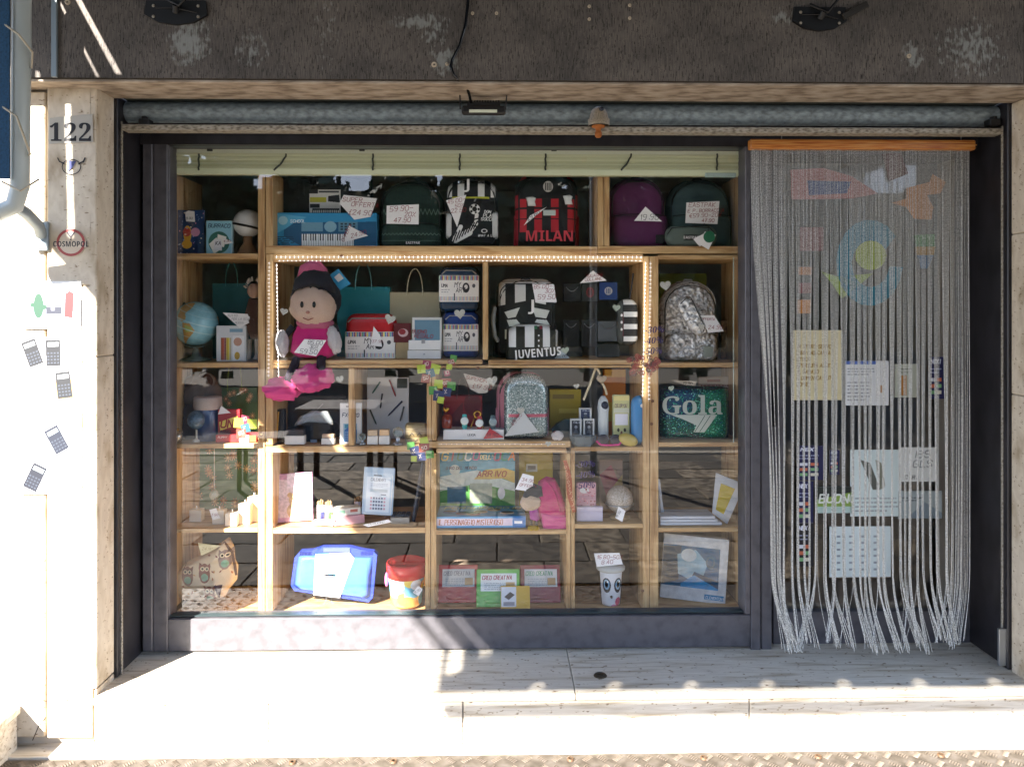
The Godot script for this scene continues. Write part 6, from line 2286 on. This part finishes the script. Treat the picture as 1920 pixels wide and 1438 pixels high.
func row_bottom():
	var st: SurfaceTool
	var p: Print
	# owl patterned bag
	var t := stand("shoulder_bag", "cream cloth bag printed with brown owls and leaves", "bag", 385, 1147, -0.2)
	p = Print.new(320, 320, "d6c6a8")
	for i in 40:
		var x := rng.randf()
		var y := rng.randf()
		var a := rng.randf() * TAU
		p.shape([x, y, x + cos(a) * 0.03 - sin(a) * 0.012, y + sin(a) * 0.03 + cos(a) * 0.012, x + cos(a) * 0.06, y + sin(a) * 0.06, x + cos(a) * 0.03 + sin(a) * 0.012, y + sin(a) * 0.03 - cos(a) * 0.012], ["8a4a34", "a8683c", "7a3c34", "b88a4a"][i % 4])
	for q in [[0.28, 0.55, "6a3a30"], [0.55, 0.5, "7a3a2e"], [0.85, 0.3, "8a7a74"], [0.62, 0.85, "7a4434"]]:
		p.disc(q[0], q[1], 0.09, 0.15, q[2]).shape([q[0] - 0.09, q[1] - 0.16, q[0] - 0.03, q[1] - 0.12, q[0] - 0.09, q[1] - 0.06], q[2]).shape([q[0] + 0.09, q[1] - 0.16, q[0] + 0.03, q[1] - 0.12, q[0] + 0.09, q[1] - 0.06], q[2])
		for s in [-0.035, 0.035]: p.disc(q[0] + s, q[1] - 0.07, 0.034, 0.034, "e0d4b4").disc(q[0] + s, q[1] - 0.07, 0.018, 0.018, "1c1a18")
		p.disc(q[0], q[1] + 0.06, 0.055, 0.06, "7aa890")
	p.shape([0.7, 0.68, 0.82, 0.68, 0.76, 0.92], "4a4050")
	st = new_st()
	puff(st, px([326, 1075, 350, 1055, 380, 1040, 412, 1020, 424, 1011, 434, 1028, 436, 1056, 442, 1068, 440, 1090, 425, 1108, 418, 1122, 380, oy, 350, oy, 332, oy - 8, 324, 1100]), 26, 26, -10, 3.2, 0.25, 9)
	part(t, "body", st, mat("ffffff", 0.9, 0, p.tex()))
	st = new_st()
	tube(st, [v(420, 1016, 4), v(436, 1034, 6), v(441, 1062, 4), v(440, 1080, -4)], 2.6, 7, true, 0.5)
	part(t, "strap", st, cloth("6a4a34"))
	card("cream paper pennant pinned on the owl bag", [371, 1018, 412, 1024, 396, 1033, 377, 1042], -0.12, [["24.90", 378, 1031, 5, 0.1]], 0.6, mat("a08a5a", 0.8), mat("d8cfa4", 0.8))
	# blue toy keyboard case
	t = thing("keyboard_case", "blue plastic carry case with a handle and a white sleeve", "carry case", 626, 1128, -0.19)
	st = new_st()
	prism(st, px([545, 1098, 552, 1046, 562, 1034, 585, 1033, 605, 1026, 652, 1026, 680, 1033, 700, 1036, 706, 1042, 698, 1122, 690, 1130, 552, 1108]), -16, -1)
	part(t, "shell", st, mat("2a3c94", 0.35))
	st = new_st()
	puff(st, px([550, 1096, 560, 1044, 570, 1041, 698, 1045, 694, 1118, 688, 1124, 560, 1106]), 4, 1, -1, 6.0)
	part(t, "lid", st, mat("4468bc", 0.3))
	st = new_st()
	slab(st, 606, 1028, 656, 1036, -1, 0.6, 2)
	part(t, "handle_gap", st, mat("4a5560", 0.5))
	for k in 16:
		st = new_st()
		var x := 562.0 + k * 2.8 if k < 8 else 676.0 + (k - 8) * 2.8
		slab(st, x, 1034, x + 1.2, 1041, -1, 0.8)
		part(t, "rib", st, mat("22307a", 0.4))
	p = Print.new(160, 224, "e6eaee")
	p.rect(0.0, 0.0, 0.4, 0.04, "5ac0c0").disc(0.18, 0.12, 0.11, 0.08, "5cc4d0", 0.7).shape([0.3, 0.45, 0.32, 0.2, 0.42, 0.18, 0.46, 0.35, 0.8, 0.3, 0.85, 0.4, 0.8, 0.6, 0.5, 0.55], "6fb8dc").shape([0.05, 0.65, 0.2, 0.45, 0.75, 0.6, 0.8, 0.7], "f6f8fa").line(0.05, 0.66, 0.75, 0.78, 0.01, "7a8a96")
	for k in 4: p.rect(0.26 + k * 0.13, 0.52 + k * 0.03, 0.33 + k * 0.13, 0.6 + k * 0.03, "c8dcea")
	p.lines(0.05, 0.88, 0.6, 0.94, 1, "aab4be", rng)
	st = new_st()
	prism(st, px([592, 1038, 655, 1036, 664, 1046, 637, 1120, 588, 1114]), 2.6, 3.0)
	part(t, "sleeve", st, printed(p, 0.4))
	st = new_st()
	tube(st, [v(612, 1116, 0), v(612, 1124, 6), v(608, 1130, 8)], 0.9, 5)
	tube(st, [v(622, 1118, 0), v(622, 1124, 6), v(626, 1130, 8)], 0.9, 5)
	part(t, "easel", st, M.clear)
	# bucket
	t = stand("toy_bucket", "toy bucket with a red lid and painted clouds", "bucket", 758, 1147, -0.12)
	p = Print.new(256, 128, "e0b060")
	p.rect(0, 0, 1, 0.45, "6fb4d0").specks(30, ["e6eef0", "f0d870", "e08a50"], 0.03, 0.08, rng).rect(0, 0.78, 1, 1, "b8bc50").disc(0.5, 0.5, 0.12, 0.25, "b84a58").disc(0.5, 0.48, 0.09, 0.18, "d8dce8").disc(0.02, 0.6, 0.1, 0.2, "e8a050").disc(0.25, 0.5, 0.1, 0.2, "58a0c0")
	st = new_st()
	lathe(st, [Vector2(0, 0), Vector2(27, 0), Vector2(29, 3), Vector2(35, oy - 1086)], v(758, oy, -32), 32)
	part(t, "pail", st, printed(p, 0.3))
	st = new_st()
	lathe(st, [Vector2(35, oy - 1089), Vector2(37, oy - 1089), Vector2(38.5, oy - 1066), Vector2(37, oy - 1062), Vector2(35, oy - 1063), Vector2(33, oy - 1070), Vector2(0, oy - 1070)], v(758, oy, -32), 32)
	part(t, "lid", st, mat("c83434", 0.25))
	for s in [-1, 1]:
		st = new_st()
		ball(st, v(758 + s * 37, 1096, -28), Vector3(4, 14, 7), 12, 8)
		part(t, "handle_lug", st, mat("c86aa0" if s < 0 else "e0902c", 0.3))
	card("small white tag hanging on the toy bucket", [784, 1099, 792, 1105, 785, 1118, 774, 1111], -0.105, [["9.90", 778, 1113, 4, -0.5]], 0.5, M.black_ink)
	# folders leaning back on the floor board
	for q in [[857, 820, 895, 1081, "b4302a", "orange red plastic folder leaning next to the bucket bay upright", 0], [934, 893, 975, 1090, "63b04c", "bright green plastic folder with a red script label", 1], [1014, 976, 1052, 1083, "8c2430", "dark red plastic folder leaning on the far upright", 2]]:
		t = stand("plastic_folder", q[5], "folder", q[0], 1147, -0.2 if q[6] != 1 else -0.15, "plastic folders leaning on the floor board")
		var low := oy
		st = new_st()
		slab(st, q[1], low - 68, q[2], low, -5, 0, 2)
		part(t, "folder", st, mat(q[4], 0.3))
		p = Print.new(160, 96, "d8dcd8")
		p.lines(0.1, 0.5, 0.9, 0.95, 4, "9aa4a4", rng)
		p.rect(0.7, 0.5, 0.95, 0.9, "b89a6a")
		text_on(p, "CREO CREATIVA", 0.04, 0.35, 0.22, 0.018, ["8a8a8e", "9a2a34", "4a9a6a"][q[6]], 0.55)
		st = new_st()
		print_on(st, q[1] + 8, low - 60, q[2] - 6, low - 28, 0.3)
		part(t, "label_print", st, printed(p, 0.4))
		st = new_st()
		tube(st, [v(q[1] + 14, low - 12, 0.4), v(q[1] + 20, low - 7, 0.8), v(q[2] - 22, low - 6, 0.8)], 1.0, 5)
		part(t, "catch", st, mat(q[4], 0.3))
		t.rotation.x = -0.42
	t = stand("paper_sheet", "yellow paper with a small printed photo against the green folder", "leaflet", 962, 1147, -0.125)
	st = new_st()
	slab(st, 939, oy - 42, 994, oy, -0.6, 0)
	part(t, "sheet", st, mat("c8a23c", 0.7))
	st = new_st()
	print_on(st, 940, oy - 40, 968, oy - 4, 0.3)
	part(t, "photo_print", st, printed(Print.new(64, 80, "d4d6d8").shape([0.2, 0.5, 0.6, 0.25, 0.9, 0.4, 0.5, 0.65], "4a4440").rect(0.15, 0.75, 0.9, 0.95, "8a8a90"), 0.5))
	t.rotation.x = -0.5
	# panda tumbler
	t = stand("tumbler", "white tumbler with a big eyed panda face and pink hearts", "tumbler", 1145, 1147, -0.2)
	p = Print.new(256, 128, "d8dadc")
	for x in [0.42, 0.585]: p.disc(x, 0.3, 0.06, 0.17, "2a3038").disc(x, 0.28, 0.042, 0.12, "8ab0c8").disc(x, 0.28, 0.024, 0.075, "14181e").disc(x + 0.015, 0.22, 0.01, 0.025, "ffffff")
	p.disc(0.49, 0.56, 0.018, 0.035, "17171c").rect(0.66, 0.0, 1.0, 1.0, "3a3438").rect(0.0, 0.0, 0.32, 1.0, "3a3438").disc(0.6, 0.68, 0.05, 0.1, "c8486c").disc(0.53, 0.85, 0.06, 0.12, "c87aa8").disc(0.66, 0.88, 0.05, 0.1, "d05a90").disc(0.44, 0.88, 0.05, 0.1, "e0d4dc")
	st = new_st()
	lathe(st, [Vector2(0, 0), Vector2(18, 0), Vector2(19, 4), Vector2(24, oy - 1066)], v(1145, oy), 32, true, 1.0, Basis(Vector3.UP, PI))
	part(t, "cup", st, printed(p, 0.2))
	st = new_st()
	lathe(st, [Vector2(25, oy - 1067), Vector2(27.5, oy - 1065), Vector2(27.5, oy - 1060), Vector2(24, oy - 1057), Vector2(0, oy - 1055)], v(1145, oy), 32)
	part(t, "lid", st, mat("b9bcb6", 0.25))
	card("white card 16.80 minus 50% 8.40 standing on the panda tumbler", [1114, 1038, 1162, 1037, 1168, 1058, 1119, 1063], -0.16, [["16.80-50%", 1119, 1048, 6.5, 0.0], ["8.40", 1128, 1058, 7, -0.05]], 0.9)
	# puzzle box
	t = stand("puzzle_box", "white jigsaw box with a misty blue picture", "puzzle", 1298, 1147, -0.22)
	p = Print.new(320, 272, "d4dadc")
	p.rect(0.0, 0.16, 0.88, 0.8, "1f6288").shape([0.0, 0.2, 0.28, 0.16, 0.26, 0.7, 0.0, 0.8], "24465c").shape([0.22, 0.3, 0.5, 0.2, 0.7, 0.4, 0.6, 0.75, 0.25, 0.6], "94bccc").shape([0.5, 0.55, 0.88, 0.66, 0.88, 0.8, 0.4, 0.78], "1c4c68").shape([0.3, 0.75, 0.5, 0.6, 0.88, 0.78, 0.88, 0.8, 0.3, 0.8], "2e94cc").disc(0.74, 0.38, 0.07, 0.1, "4a7484", 0.65).disc(0.4, 0.3, 0.12, 0.1, "cdd8da").rect(0.68, 0.88, 0.98, 0.96, "2a86b8")
	p.mottle(0.1, 0.02, 6)
	text_on(p, "CLEMENTONI", 0.7, 0.945, 0.04, 0.006, "e8f0f4", 0.9)
	carton(t, 1238, 1006, 1359, 16, mat("ccd4d8", 0.4), p)
	t.rotation = Vector3(-0.05, -0.16, -0.07)


func window_stickers():
	# things stuck on the inner side of the glass
	var st: SurfaceTool
	for q in [[532, 584, 8, "white heart sticker beside the doll cheek"], [731, 598, 11, "white heart sticker over the red pencil tin"], [862, 588, 11, "white heart sticker over the royal blue tin"], [1156, 577, 8, "pale green heart sticker by the striped pencil case"], [1248, 535, 11, "white heart sticker over the silver backpack top"], [1316, 612, 6, "small white heart sticker on the silver pencil case"], [1060, 657, 8, "pale green heart sticker at the football backpack foot"], [637, 711, 8, "white heart sticker beside the pink shoe"], [923, 714, 11, "grey white heart sticker over the SUPER OFFERTA card"], [1081, 724, 6, "small white heart sticker over the yellow box"], [1259, 728, 6, "small white heart sticker over the green sequin bag"], [976, 770, 8, "white heart sticker over the sequin backpack zip"], [1028, 832, 6, "round white sticker below the sequin backpack"]]:
		var t := thing("heart_sticker", q[3], "sticker", q[0], q[1] + q[2], -0.028, "heart stickers on the glass")
		st = new_st()
		prism(st, heart(q[0], q[1], q[2], rng.randf_range(-0.3, 0.3)), -0.2, 0.2)
		part(t, "heart", st, grained("c9dcd0" if "green" in q[3] else "d6dad6", M.stone_stuff, Vector3(40, 40, 40), 0.5))
	for q in [[1228, 640, "purple discount figures beside the silver backpack"], [1098, 892, "purple discount figures over the pink gift set"]]:
		var t := thing("discount_lettering", q[2] , "window lettering", q[0], q[1] + 24, -0.028, "purple discount figures on the glass")
		for k in 3:
			var o := lettering(t, ["-30%", "-40%", "-50%"][k], M.purple_ink, v(q[0] - k * 2 + (0 if q[0] > 1200 else k * 2), q[1] - 22 + k * 20, 0), 12, 0.06, 0.92, serif)
			o.transform.basis = o.transform.basis * Basis(Vector3(1, 0, 0), Vector3(0.25, 1, 0), Vector3(0, 0, 1))
	# discount diamonds
	var hues := ["a8b83c", "8c2c48", "2c5a6a", "8a4030", "4a8a3c", "23305c"]
	for c in [["cluster of coloured discount diamonds stuck above the red gift bag", [[800, 684, 9, 1], [790, 692, 9, 0], [816, 692, 10, 0], [807, 700, 9, 2], [798, 710, 9, 3], [850, 672, 7, 4], [846, 680, 7, 3], [842, 688, 6, 0], [838, 700, 6, 1], [835, 720, 12, 3], [822, 720, 9, 0], [812, 732, 9, 4], [822, 742, 11, 5], [846, 724, 9, 4], [838, 735, 9, 5], [826, 750, 7, 0]]], ["cluster of coloured discount diamonds stuck beside the wooden face", [[795, 828, 9, 0], [770, 836, 8, 4], [778, 846, 10, 5], [795, 841, 11, 3], [806, 852, 8, 4], [790, 856, 9, 5], [776, 860, 6, 0], [462, 786, 9, 1], [450, 792, 10, 0], [475, 794, 10, 0], [463, 802, 9, 2], [455, 812, 10, 3]]]]:
		var t := thing("discount_sticker", c[0], "window sticker", c[1][0][0], c[1][0][1] + 70, -0.028, "discount diamonds on the glass")
		for d in c[1]:
			st = new_st()
			var a := 0.5 + rng.randf() * 0.5
			var pts := []
			for k in 4:
				pts.append(d[0] + cos(a + k * PI / 2) * d[2] * 1.25)
				pts.append(d[1] + sin(a + k * PI / 2) * d[2] * 1.25)
			var lift: float = c[1].find(d) * 0.12
			prism(st, px(pts), lift - 0.05, lift + 0.05)
			var o := part(t, "diamond", st, mat(hues[d[3]], 0.5))
			if d[3] in [1, 2, 3, 5]: writing(o, [["50" if d[3] == 3 else "10" if d[3] == 1 else "%", d[0] - 4, d[1] + 3, 6, -0.3]], mat("d8c8b8", 0.6), 0.9, lift + 0.06)
	var t := thing("dot_sticker", "cluster of red and brown printed dots over the wooden upright", "window sticker", 1206, 712, -0.028)
	for k in 46:
		var x := rng.randf_range(1178, 1236)
		var y := 686 + rng.randf_range(-20, 22) * (0.6 + 0.4 * sin((x - 1178) / 58.0 * PI))
		var r := rng.randf_range(2.0, 5.5)
		st = new_st()
		var ring := []
		for i in 13: ring.append(Vector2(x - ox + cos(TAU * i / 12) * r, oy - y + sin(TAU * i / 12) * r))
		ribbon(st, ring, 1.4, 0.1 + k * 0.01)
		if r > 3.5:
			var core := []
			for i in 9: core.append(Vector2(x - ox + cos(TAU * i / 8) * r * 0.5, oy - y + sin(TAU * i / 8) * r * 0.5))
			ribbon(st, core, 1.4, 0.1 + k * 0.01)
		part(t, "dot", st, mat(["8a342c", "5a4636", "a0503c"][k % 3], 0.6))
	t = thing("wave_sticker", "orange curl of lettering running down the fourth bay upright", "window sticker", 1066, 962, -0.028)
	st = new_st()
	var curl := []
	for i in 14: curl.append(Vector2(1060 + i * 1.2 + sin(i * 0.5) * 2 - ox, oy - 866 - i * 7))
	for i in 13: ribbon(st, [curl[i], curl[i + 1]], 11.0 - absf(i - 6) * 0.7, 0.1 + i * 0.004)
	part(t, "band", st, mat("a04a28", 0.6))
	for i in 12: writing(t, [["%" if i % 2 else "0", 1058 + i * 1.4, 878 + i * 7, 5]], mat("d8b088", 0.6), 0.8, 0.3)
	# adhesive strips along the window edge
	for q in [[1399, 375, 1403, 690, "pale sealing strip along the window edge by the curtain"], [1375, 480, 1376.5, 830, "thin clear hanging wire in the right bay"]]:
		t = thing("edge_strip", q[4], "strip", (q[0] + q[2]) / 2.0, q[3], -0.022)
		st = new_st()
		slab(st, q[0], q[1], q[2], q[3], -1, 1, 0.3)
		part(t, "strip", st, mat("aebcae", 0.4))


func build_door():
	var st: SurfaceTool
	var d := base("shop_door", "dark framed glass shop door behind the string curtain", "door", Vector3.ZERO)
	for q in [["stile", 1450, 249, 1470, 1222], ["stile", 1800, 249, 1826, 1222], ["top_rail", 1470, 249, 1800, 285], ["bottom_rail", 1470, 1145, 1800, 1222]]:
		st = new_st()
		wbox(st, q[1], q[2], q[3], q[4], -0.045, -0.005, 0.003)
		part(d, q[0], st, M.aluminium)
	st = new_st()
	wbox(st, 1468, 283, 1802, 1147, -0.03, -0.024)
	part(d, "pane", st, M.window_glass)
	st = new_st()
	wbox(st, 1450, 690, 1458, 800, -0.004, 0.03, 0.004)
	part(d, "handle", st, M.black)
	var note := func(label: String, x0: float, y0: float, x1: float, y1: float, p: Print, called := "door_notice"):
		var t := thing(called, label, "notice", (x0 + x1) / 2, y1, -0.016, "notices stuck on the shop door")
		var s := new_st()
		print_on(s, x0, y0, x1, y1, 0.2)
		part(t, "print", s, printed(p, 0.5))
		s = new_st()
		slab(s, x0, y0, x1, y1, -0.6, 0.0)
		part(t, "paper", s, M.paper)
	var p := Print.new(128, 176, "dcd0a4")
	for k in 7: text_on(p, ["IN VETRO SERVO", "LIBRI NO CARTA", "STOCK", "APERTURA ALLE", "IL SABATO", "E DOMENICA TUT", "COPIE"][k], 0.08, 0.26 + k * 0.09, 0.05, 0.014, "9a7a3a", 0.85)
	note.call("cream typed notice on the door at chest height", 1486, 618, 1580, 750, p)
	p = Print.new(160, 144, "e2e4e4")
	p.rect(0, 0, 0.7, 0.08, "4a6ab4").lines(0.05, 0.15, 0.7, 0.34, 3, "6a7078", rng).lines(0.05, 0.45, 0.6, 0.92, 6, "7a7e84", rng).rect(0.8, 0.55, 0.86, 0.72, "b88a5a")
	note.call("white printed notice with a blue heading beside the cream one", 1585, 676, 1668, 760, p)
	p = Print.new(64, 96, "b0b4a4")
	p.rect(0.3, 0.35, 0.55, 0.95, "b0762c").lines(0.3, 0.1, 0.8, 0.3, 2, "5a5c50", rng)
	note.call("small grey and orange sticker on the door", 1678, 682, 1720, 745, p)
	for q in [[1742, 668, 1772, 748, "blue payment sticker near the door hinge side"], [1494, 835, 1545, 900, "upper dark blue payment sticker beside the lock side"], [1556, 843, 1575, 890, "narrow blue payment sticker beside the upper one"], [1494, 902, 1526, 980, "blue payment sticker with rows of card logos"], [1494, 980, 1526, 1062, "lowest black payment sticker with rows of card logos"]]:
		p = Print.new(64, 128, "16184a" if q[1] < 975 else "14141c")
		text_on(p, "NEXI", 0.15, 0.16, 0.09, 0.05, "dfe2f0")
		p.lines(0.1, 0.25, 0.85, 0.42, 2, "a8b0d0", rng)
		for r in 3:
			for c in 2: p.rect(0.12 + c * 0.4, 0.5 + r * 0.15, 0.42 + c * 0.4, 0.59 + r * 0.15, ["d8dce4", "c86a4a", "7ab07a", "d8d4c0"][(r + c) % 4])
		note.call(q[4], q[0], q[1], q[2], q[3], p, "payment_sticker")
	p = Print.new(192, 256, "d8e6e4")
	p.shape([0.2, 0.15, 0.4, 0.2, 0.6, 0.6, 0.45, 0.6], "5a5c54").shape([0.5, 0.15, 0.62, 0.2, 0.7, 0.55, 0.6, 0.6], "7a7c6a").lines(0.1, 0.7, 0.95, 0.95, 4, "9aa4a4", rng)
	note.call("large pale poster on the lower half of the door", 1594, 842, 1690, 968, p)
	p = Print.new(128, 128, "e0e2de")
	text_on(p, "IBS", 0.38, 0.3, 0.2, 0.02, "3a3c3c")
	text_on(p, "GLS", 0.38, 0.58, 0.2, 0.02, "3a3c3c")
	text_on(p, "C. R.", 0.15, 0.92, 0.1, 0.02, "3a3c3c")
	note.call("square white handwritten sign beside the pale poster", 1686, 838, 1756, 903, p)
	p = Print.new(128, 96, "8aa84a")
	p.shape([0, 0, 1, 0, 1, 0.2, 0, 0.5], "1e2620").rect(0, 0.75, 1, 1, "b8d0c8")
	text_on(p, "BUONO", 0.08, 0.6, 0.3, 0.05, "e8ece4")
	note.call("black and green slanted flyer on the door", 1530, 912, 1600, 962, p)
	p = Print.new(128, 96, "a0aaaa")
	p.lines(0.1, 0.2, 0.6, 0.4, 2, "4a5050", rng).shape([0.2, 1, 0.6, 0.4, 1, 0.8, 1, 1], "7a8890")
	note.call("grey photo print on the door below the square sign", 1684, 920, 1768, 972, p)
	p = Print.new(160, 128, "dce8e8")
	for r in 6:
		for c in 4: p.rect(0.12 + c * 0.2, 0.18 + r * 0.13, 0.18 + c * 0.2, 0.22 + r * 0.13, "8a949c")
	note.call("white timetable sheet low on the door", 1555, 986, 1672, 1082, p)
	# paper cut-outs high on the pane
	var cut := func(label: String, outs: Array):
		var t := thing("paper_decoration", label, "decoration", outs[0][1][0], outs[0][1][1] + 60, -0.017, "paper cut-outs on the shop door")
		for o in outs:
			var s := new_st()
			prism(s, px(o[1]), -0.3 + outs.find(o) * 0.5, 0.2 + outs.find(o) * 0.5)
			part(t, "paper_piece", s, mat(o[0], 0.7))
	cut.call("pale red and blue paper boat high on the door", [["a86a6c", [1482, 318, 1545, 314, 1600, 330, 1650, 362, 1600, 372, 1485, 374]], ["2c4a86", [1515, 338, 1598, 340, 1590, 362, 1518, 366]]])
	cut.call("dark red paper patch high on the door", [["5c2428", [1655, 288, 1690, 285, 1705, 325, 1668, 340]]])
	cut.call("orange paper fish near the top of the door", [["c88a4a", [1700, 352, 1745, 340, 1750, 325, 1776, 340, 1765, 362, 1740, 365, 1752, 388, 1748, 412, 1715, 410, 1700, 388, 1672, 380, 1700, 372]]])
	var ring_pts := []
	for i in 17: ring_pts.append_array([1630 + cos(0.1 + i * 0.345) * 64, 492 + sin(0.1 + i * 0.345) * 82])
	for i in range(16, -1, -1): ring_pts.append_array([1632 + cos(0.1 + i * 0.345) * 36, 494 + sin(0.1 + i * 0.345) * 44])
	var disc_pts := []
	for i in 16: disc_pts.append_array([1632 + cos(TAU * i / 16) * 30, 478 + sin(TAU * i / 16) * 28])
	cut.call("teal paper ring round a lime green disc on the door", [["1c7890", ring_pts], ["9cb03c", disc_pts]])
	cut.call("lime green paper leaf below the teal ring", [["8aa63a", [1540, 508, 1570, 518, 1640, 512, 1600, 545, 1580, 560, 1560, 530]]])
	cut.call("striped paper hot air balloon at the door edge", [["4a8a4a", [1715, 440, 1755, 438, 1755, 462, 1718, 462]], ["a8843a", [1716, 462, 1756, 462, 1752, 478, 1720, 478]], ["5a7aa0", [1720, 478, 1752, 478, 1740, 504, 1728, 504]]])
	cut.call("column of orange and brown paper squares on the door", [["a86a2c", [1498, 500, 1524, 500, 1522, 515, 1498, 515]], ["7a3a3a", [1498, 530, 1522, 530, 1522, 550, 1498, 550]], ["c07a20", [1496, 562, 1520, 562, 1520, 588, 1496, 588]], ["7a4a4a", [1500, 425, 1545, 425, 1545, 470, 1500, 470]]])


func build_curtain():
	var rod := base("string_curtain", "silver string door curtain on an orange wooden rod", "curtain", site(1615, 272, 0.13))
	var st := new_st()
	var a := site(1405, 262, 0.13)
	var b := site(1826, 284, 0.13)
	mbox(st, a.x - rod.position.x, b.y - rod.position.y + 0.004, -0.018, b.x - rod.position.x, a.y - rod.position.y, 0.018, 0.004)
	var orange := grained("c89a60", grain(0.02, [[0.0, "a8622a"], [0.5, "f0c890"], [1.0, "ffffff"]], 71, 4), Vector3(1, 30, 30), 0.35)
	part(rod, "rod", st, orange)
	st = new_st()
	mbox(st, a.x - rod.position.x - 0.002, (a.y + b.y) / 2 - rod.position.y - 0.002, 0.0185, b.x - rod.position.x + 0.002, (a.y + b.y) / 2 - rod.position.y + 0.003, 0.021, 0.001)
	part(rod, "moulding", st, orange)
	for x in [1466, 1803]:
		st = new_st()
		tube(st, [site(x, 248, 0.12) - rod.position, site(x, 262, 0.125) - rod.position], 0.0025, 6)
		part(rod, "hook", st, M.steel)
	var sill := site(600, 1306, 0.40).y
	# strands part into locks on the way down and curl where they reach the step
	var silver := grained("fbfaf6", grain(0.11, [[0.0, "585856"], [0.48, "b8b8b4"], [0.58, "fbfbf8"], [1.0, "ffffff"]], 72, 2), Vector3(9, 7, 9), 0.2)  # sparkle painted into the strand colour as bright flecks
	silver.metallic = 0.1
	var locks := []
	var bends := []
	var drops := []
	for k in 32:
		locks.append(1420.0 + k * 12.6 + rng.randf_range(-5, 5))
		bends.append(rng.randf_range(10, 44) * (1.0 if rng.randf() < 0.72 else -0.8))
		drops.append(rng.randf_range(-6, 16))
	for i in 300:
		var x0 := 1409.0 + 409.0 * (i + rng.randf_range(-0.4, 0.4)) / 299.0
		var near := 0
		for k in locks.size():
			if absf(locks[k] - x0) < absf(locks[near] - x0): near = k
		var pull := rng.randf_range(0.5, 0.9)
		var goal: float = lerpf(x0, locks[near], pull)
		if x0 < 1470: goal += (1470 - x0) * 0.55
		if x0 > 1790: goal += rng.randf_range(-6, 6)
		var z0 := 0.12 + rng.randf_range(0, 0.022)
		var curl: float = bends[near] * rng.randf_range(0.75, 1.2)
		if rng.randf() < 0.07: curl = rng.randf_range(-34, 34)
		if x0 > 1780: curl = -absf(curl)
		if x0 < 1450: curl = absf(curl) * 1.4
		var fat := rng.randf_range(0.85, 1.2)
		var reach: float = drops[near] + rng.randf_range(-7, 7)
		var path := []
		for k in 22:
			var f := k / 11.0 * 0.84 if k < 11 else 0.84 + (k - 10) / 11.0 * 0.16
			var y := lerpf(278.0, 1206.0 + reach, f)
			var e := smoothstep(0.05, 0.75, f)
			var x := lerpf(x0, goal, e) + sin(f * 7 + near) * 1.2 * f
			var low := smoothstep(0.8, 1.04, f)
			x += curl * low * low * 1.1
			var p := site(x, y, z0 + 0.06 * low * low)
			p.y = maxf(p.y, sill + 0.003)
			path.append(p - rod.position)
		st = new_st()
		var thick := []
		for k in 22: thick.append((0.00064 + 0.0005 * smoothstep(4, 16, k)) * fat)
		tube(st, path, thick, 4, false)
		part(rod, "string", st, silver)
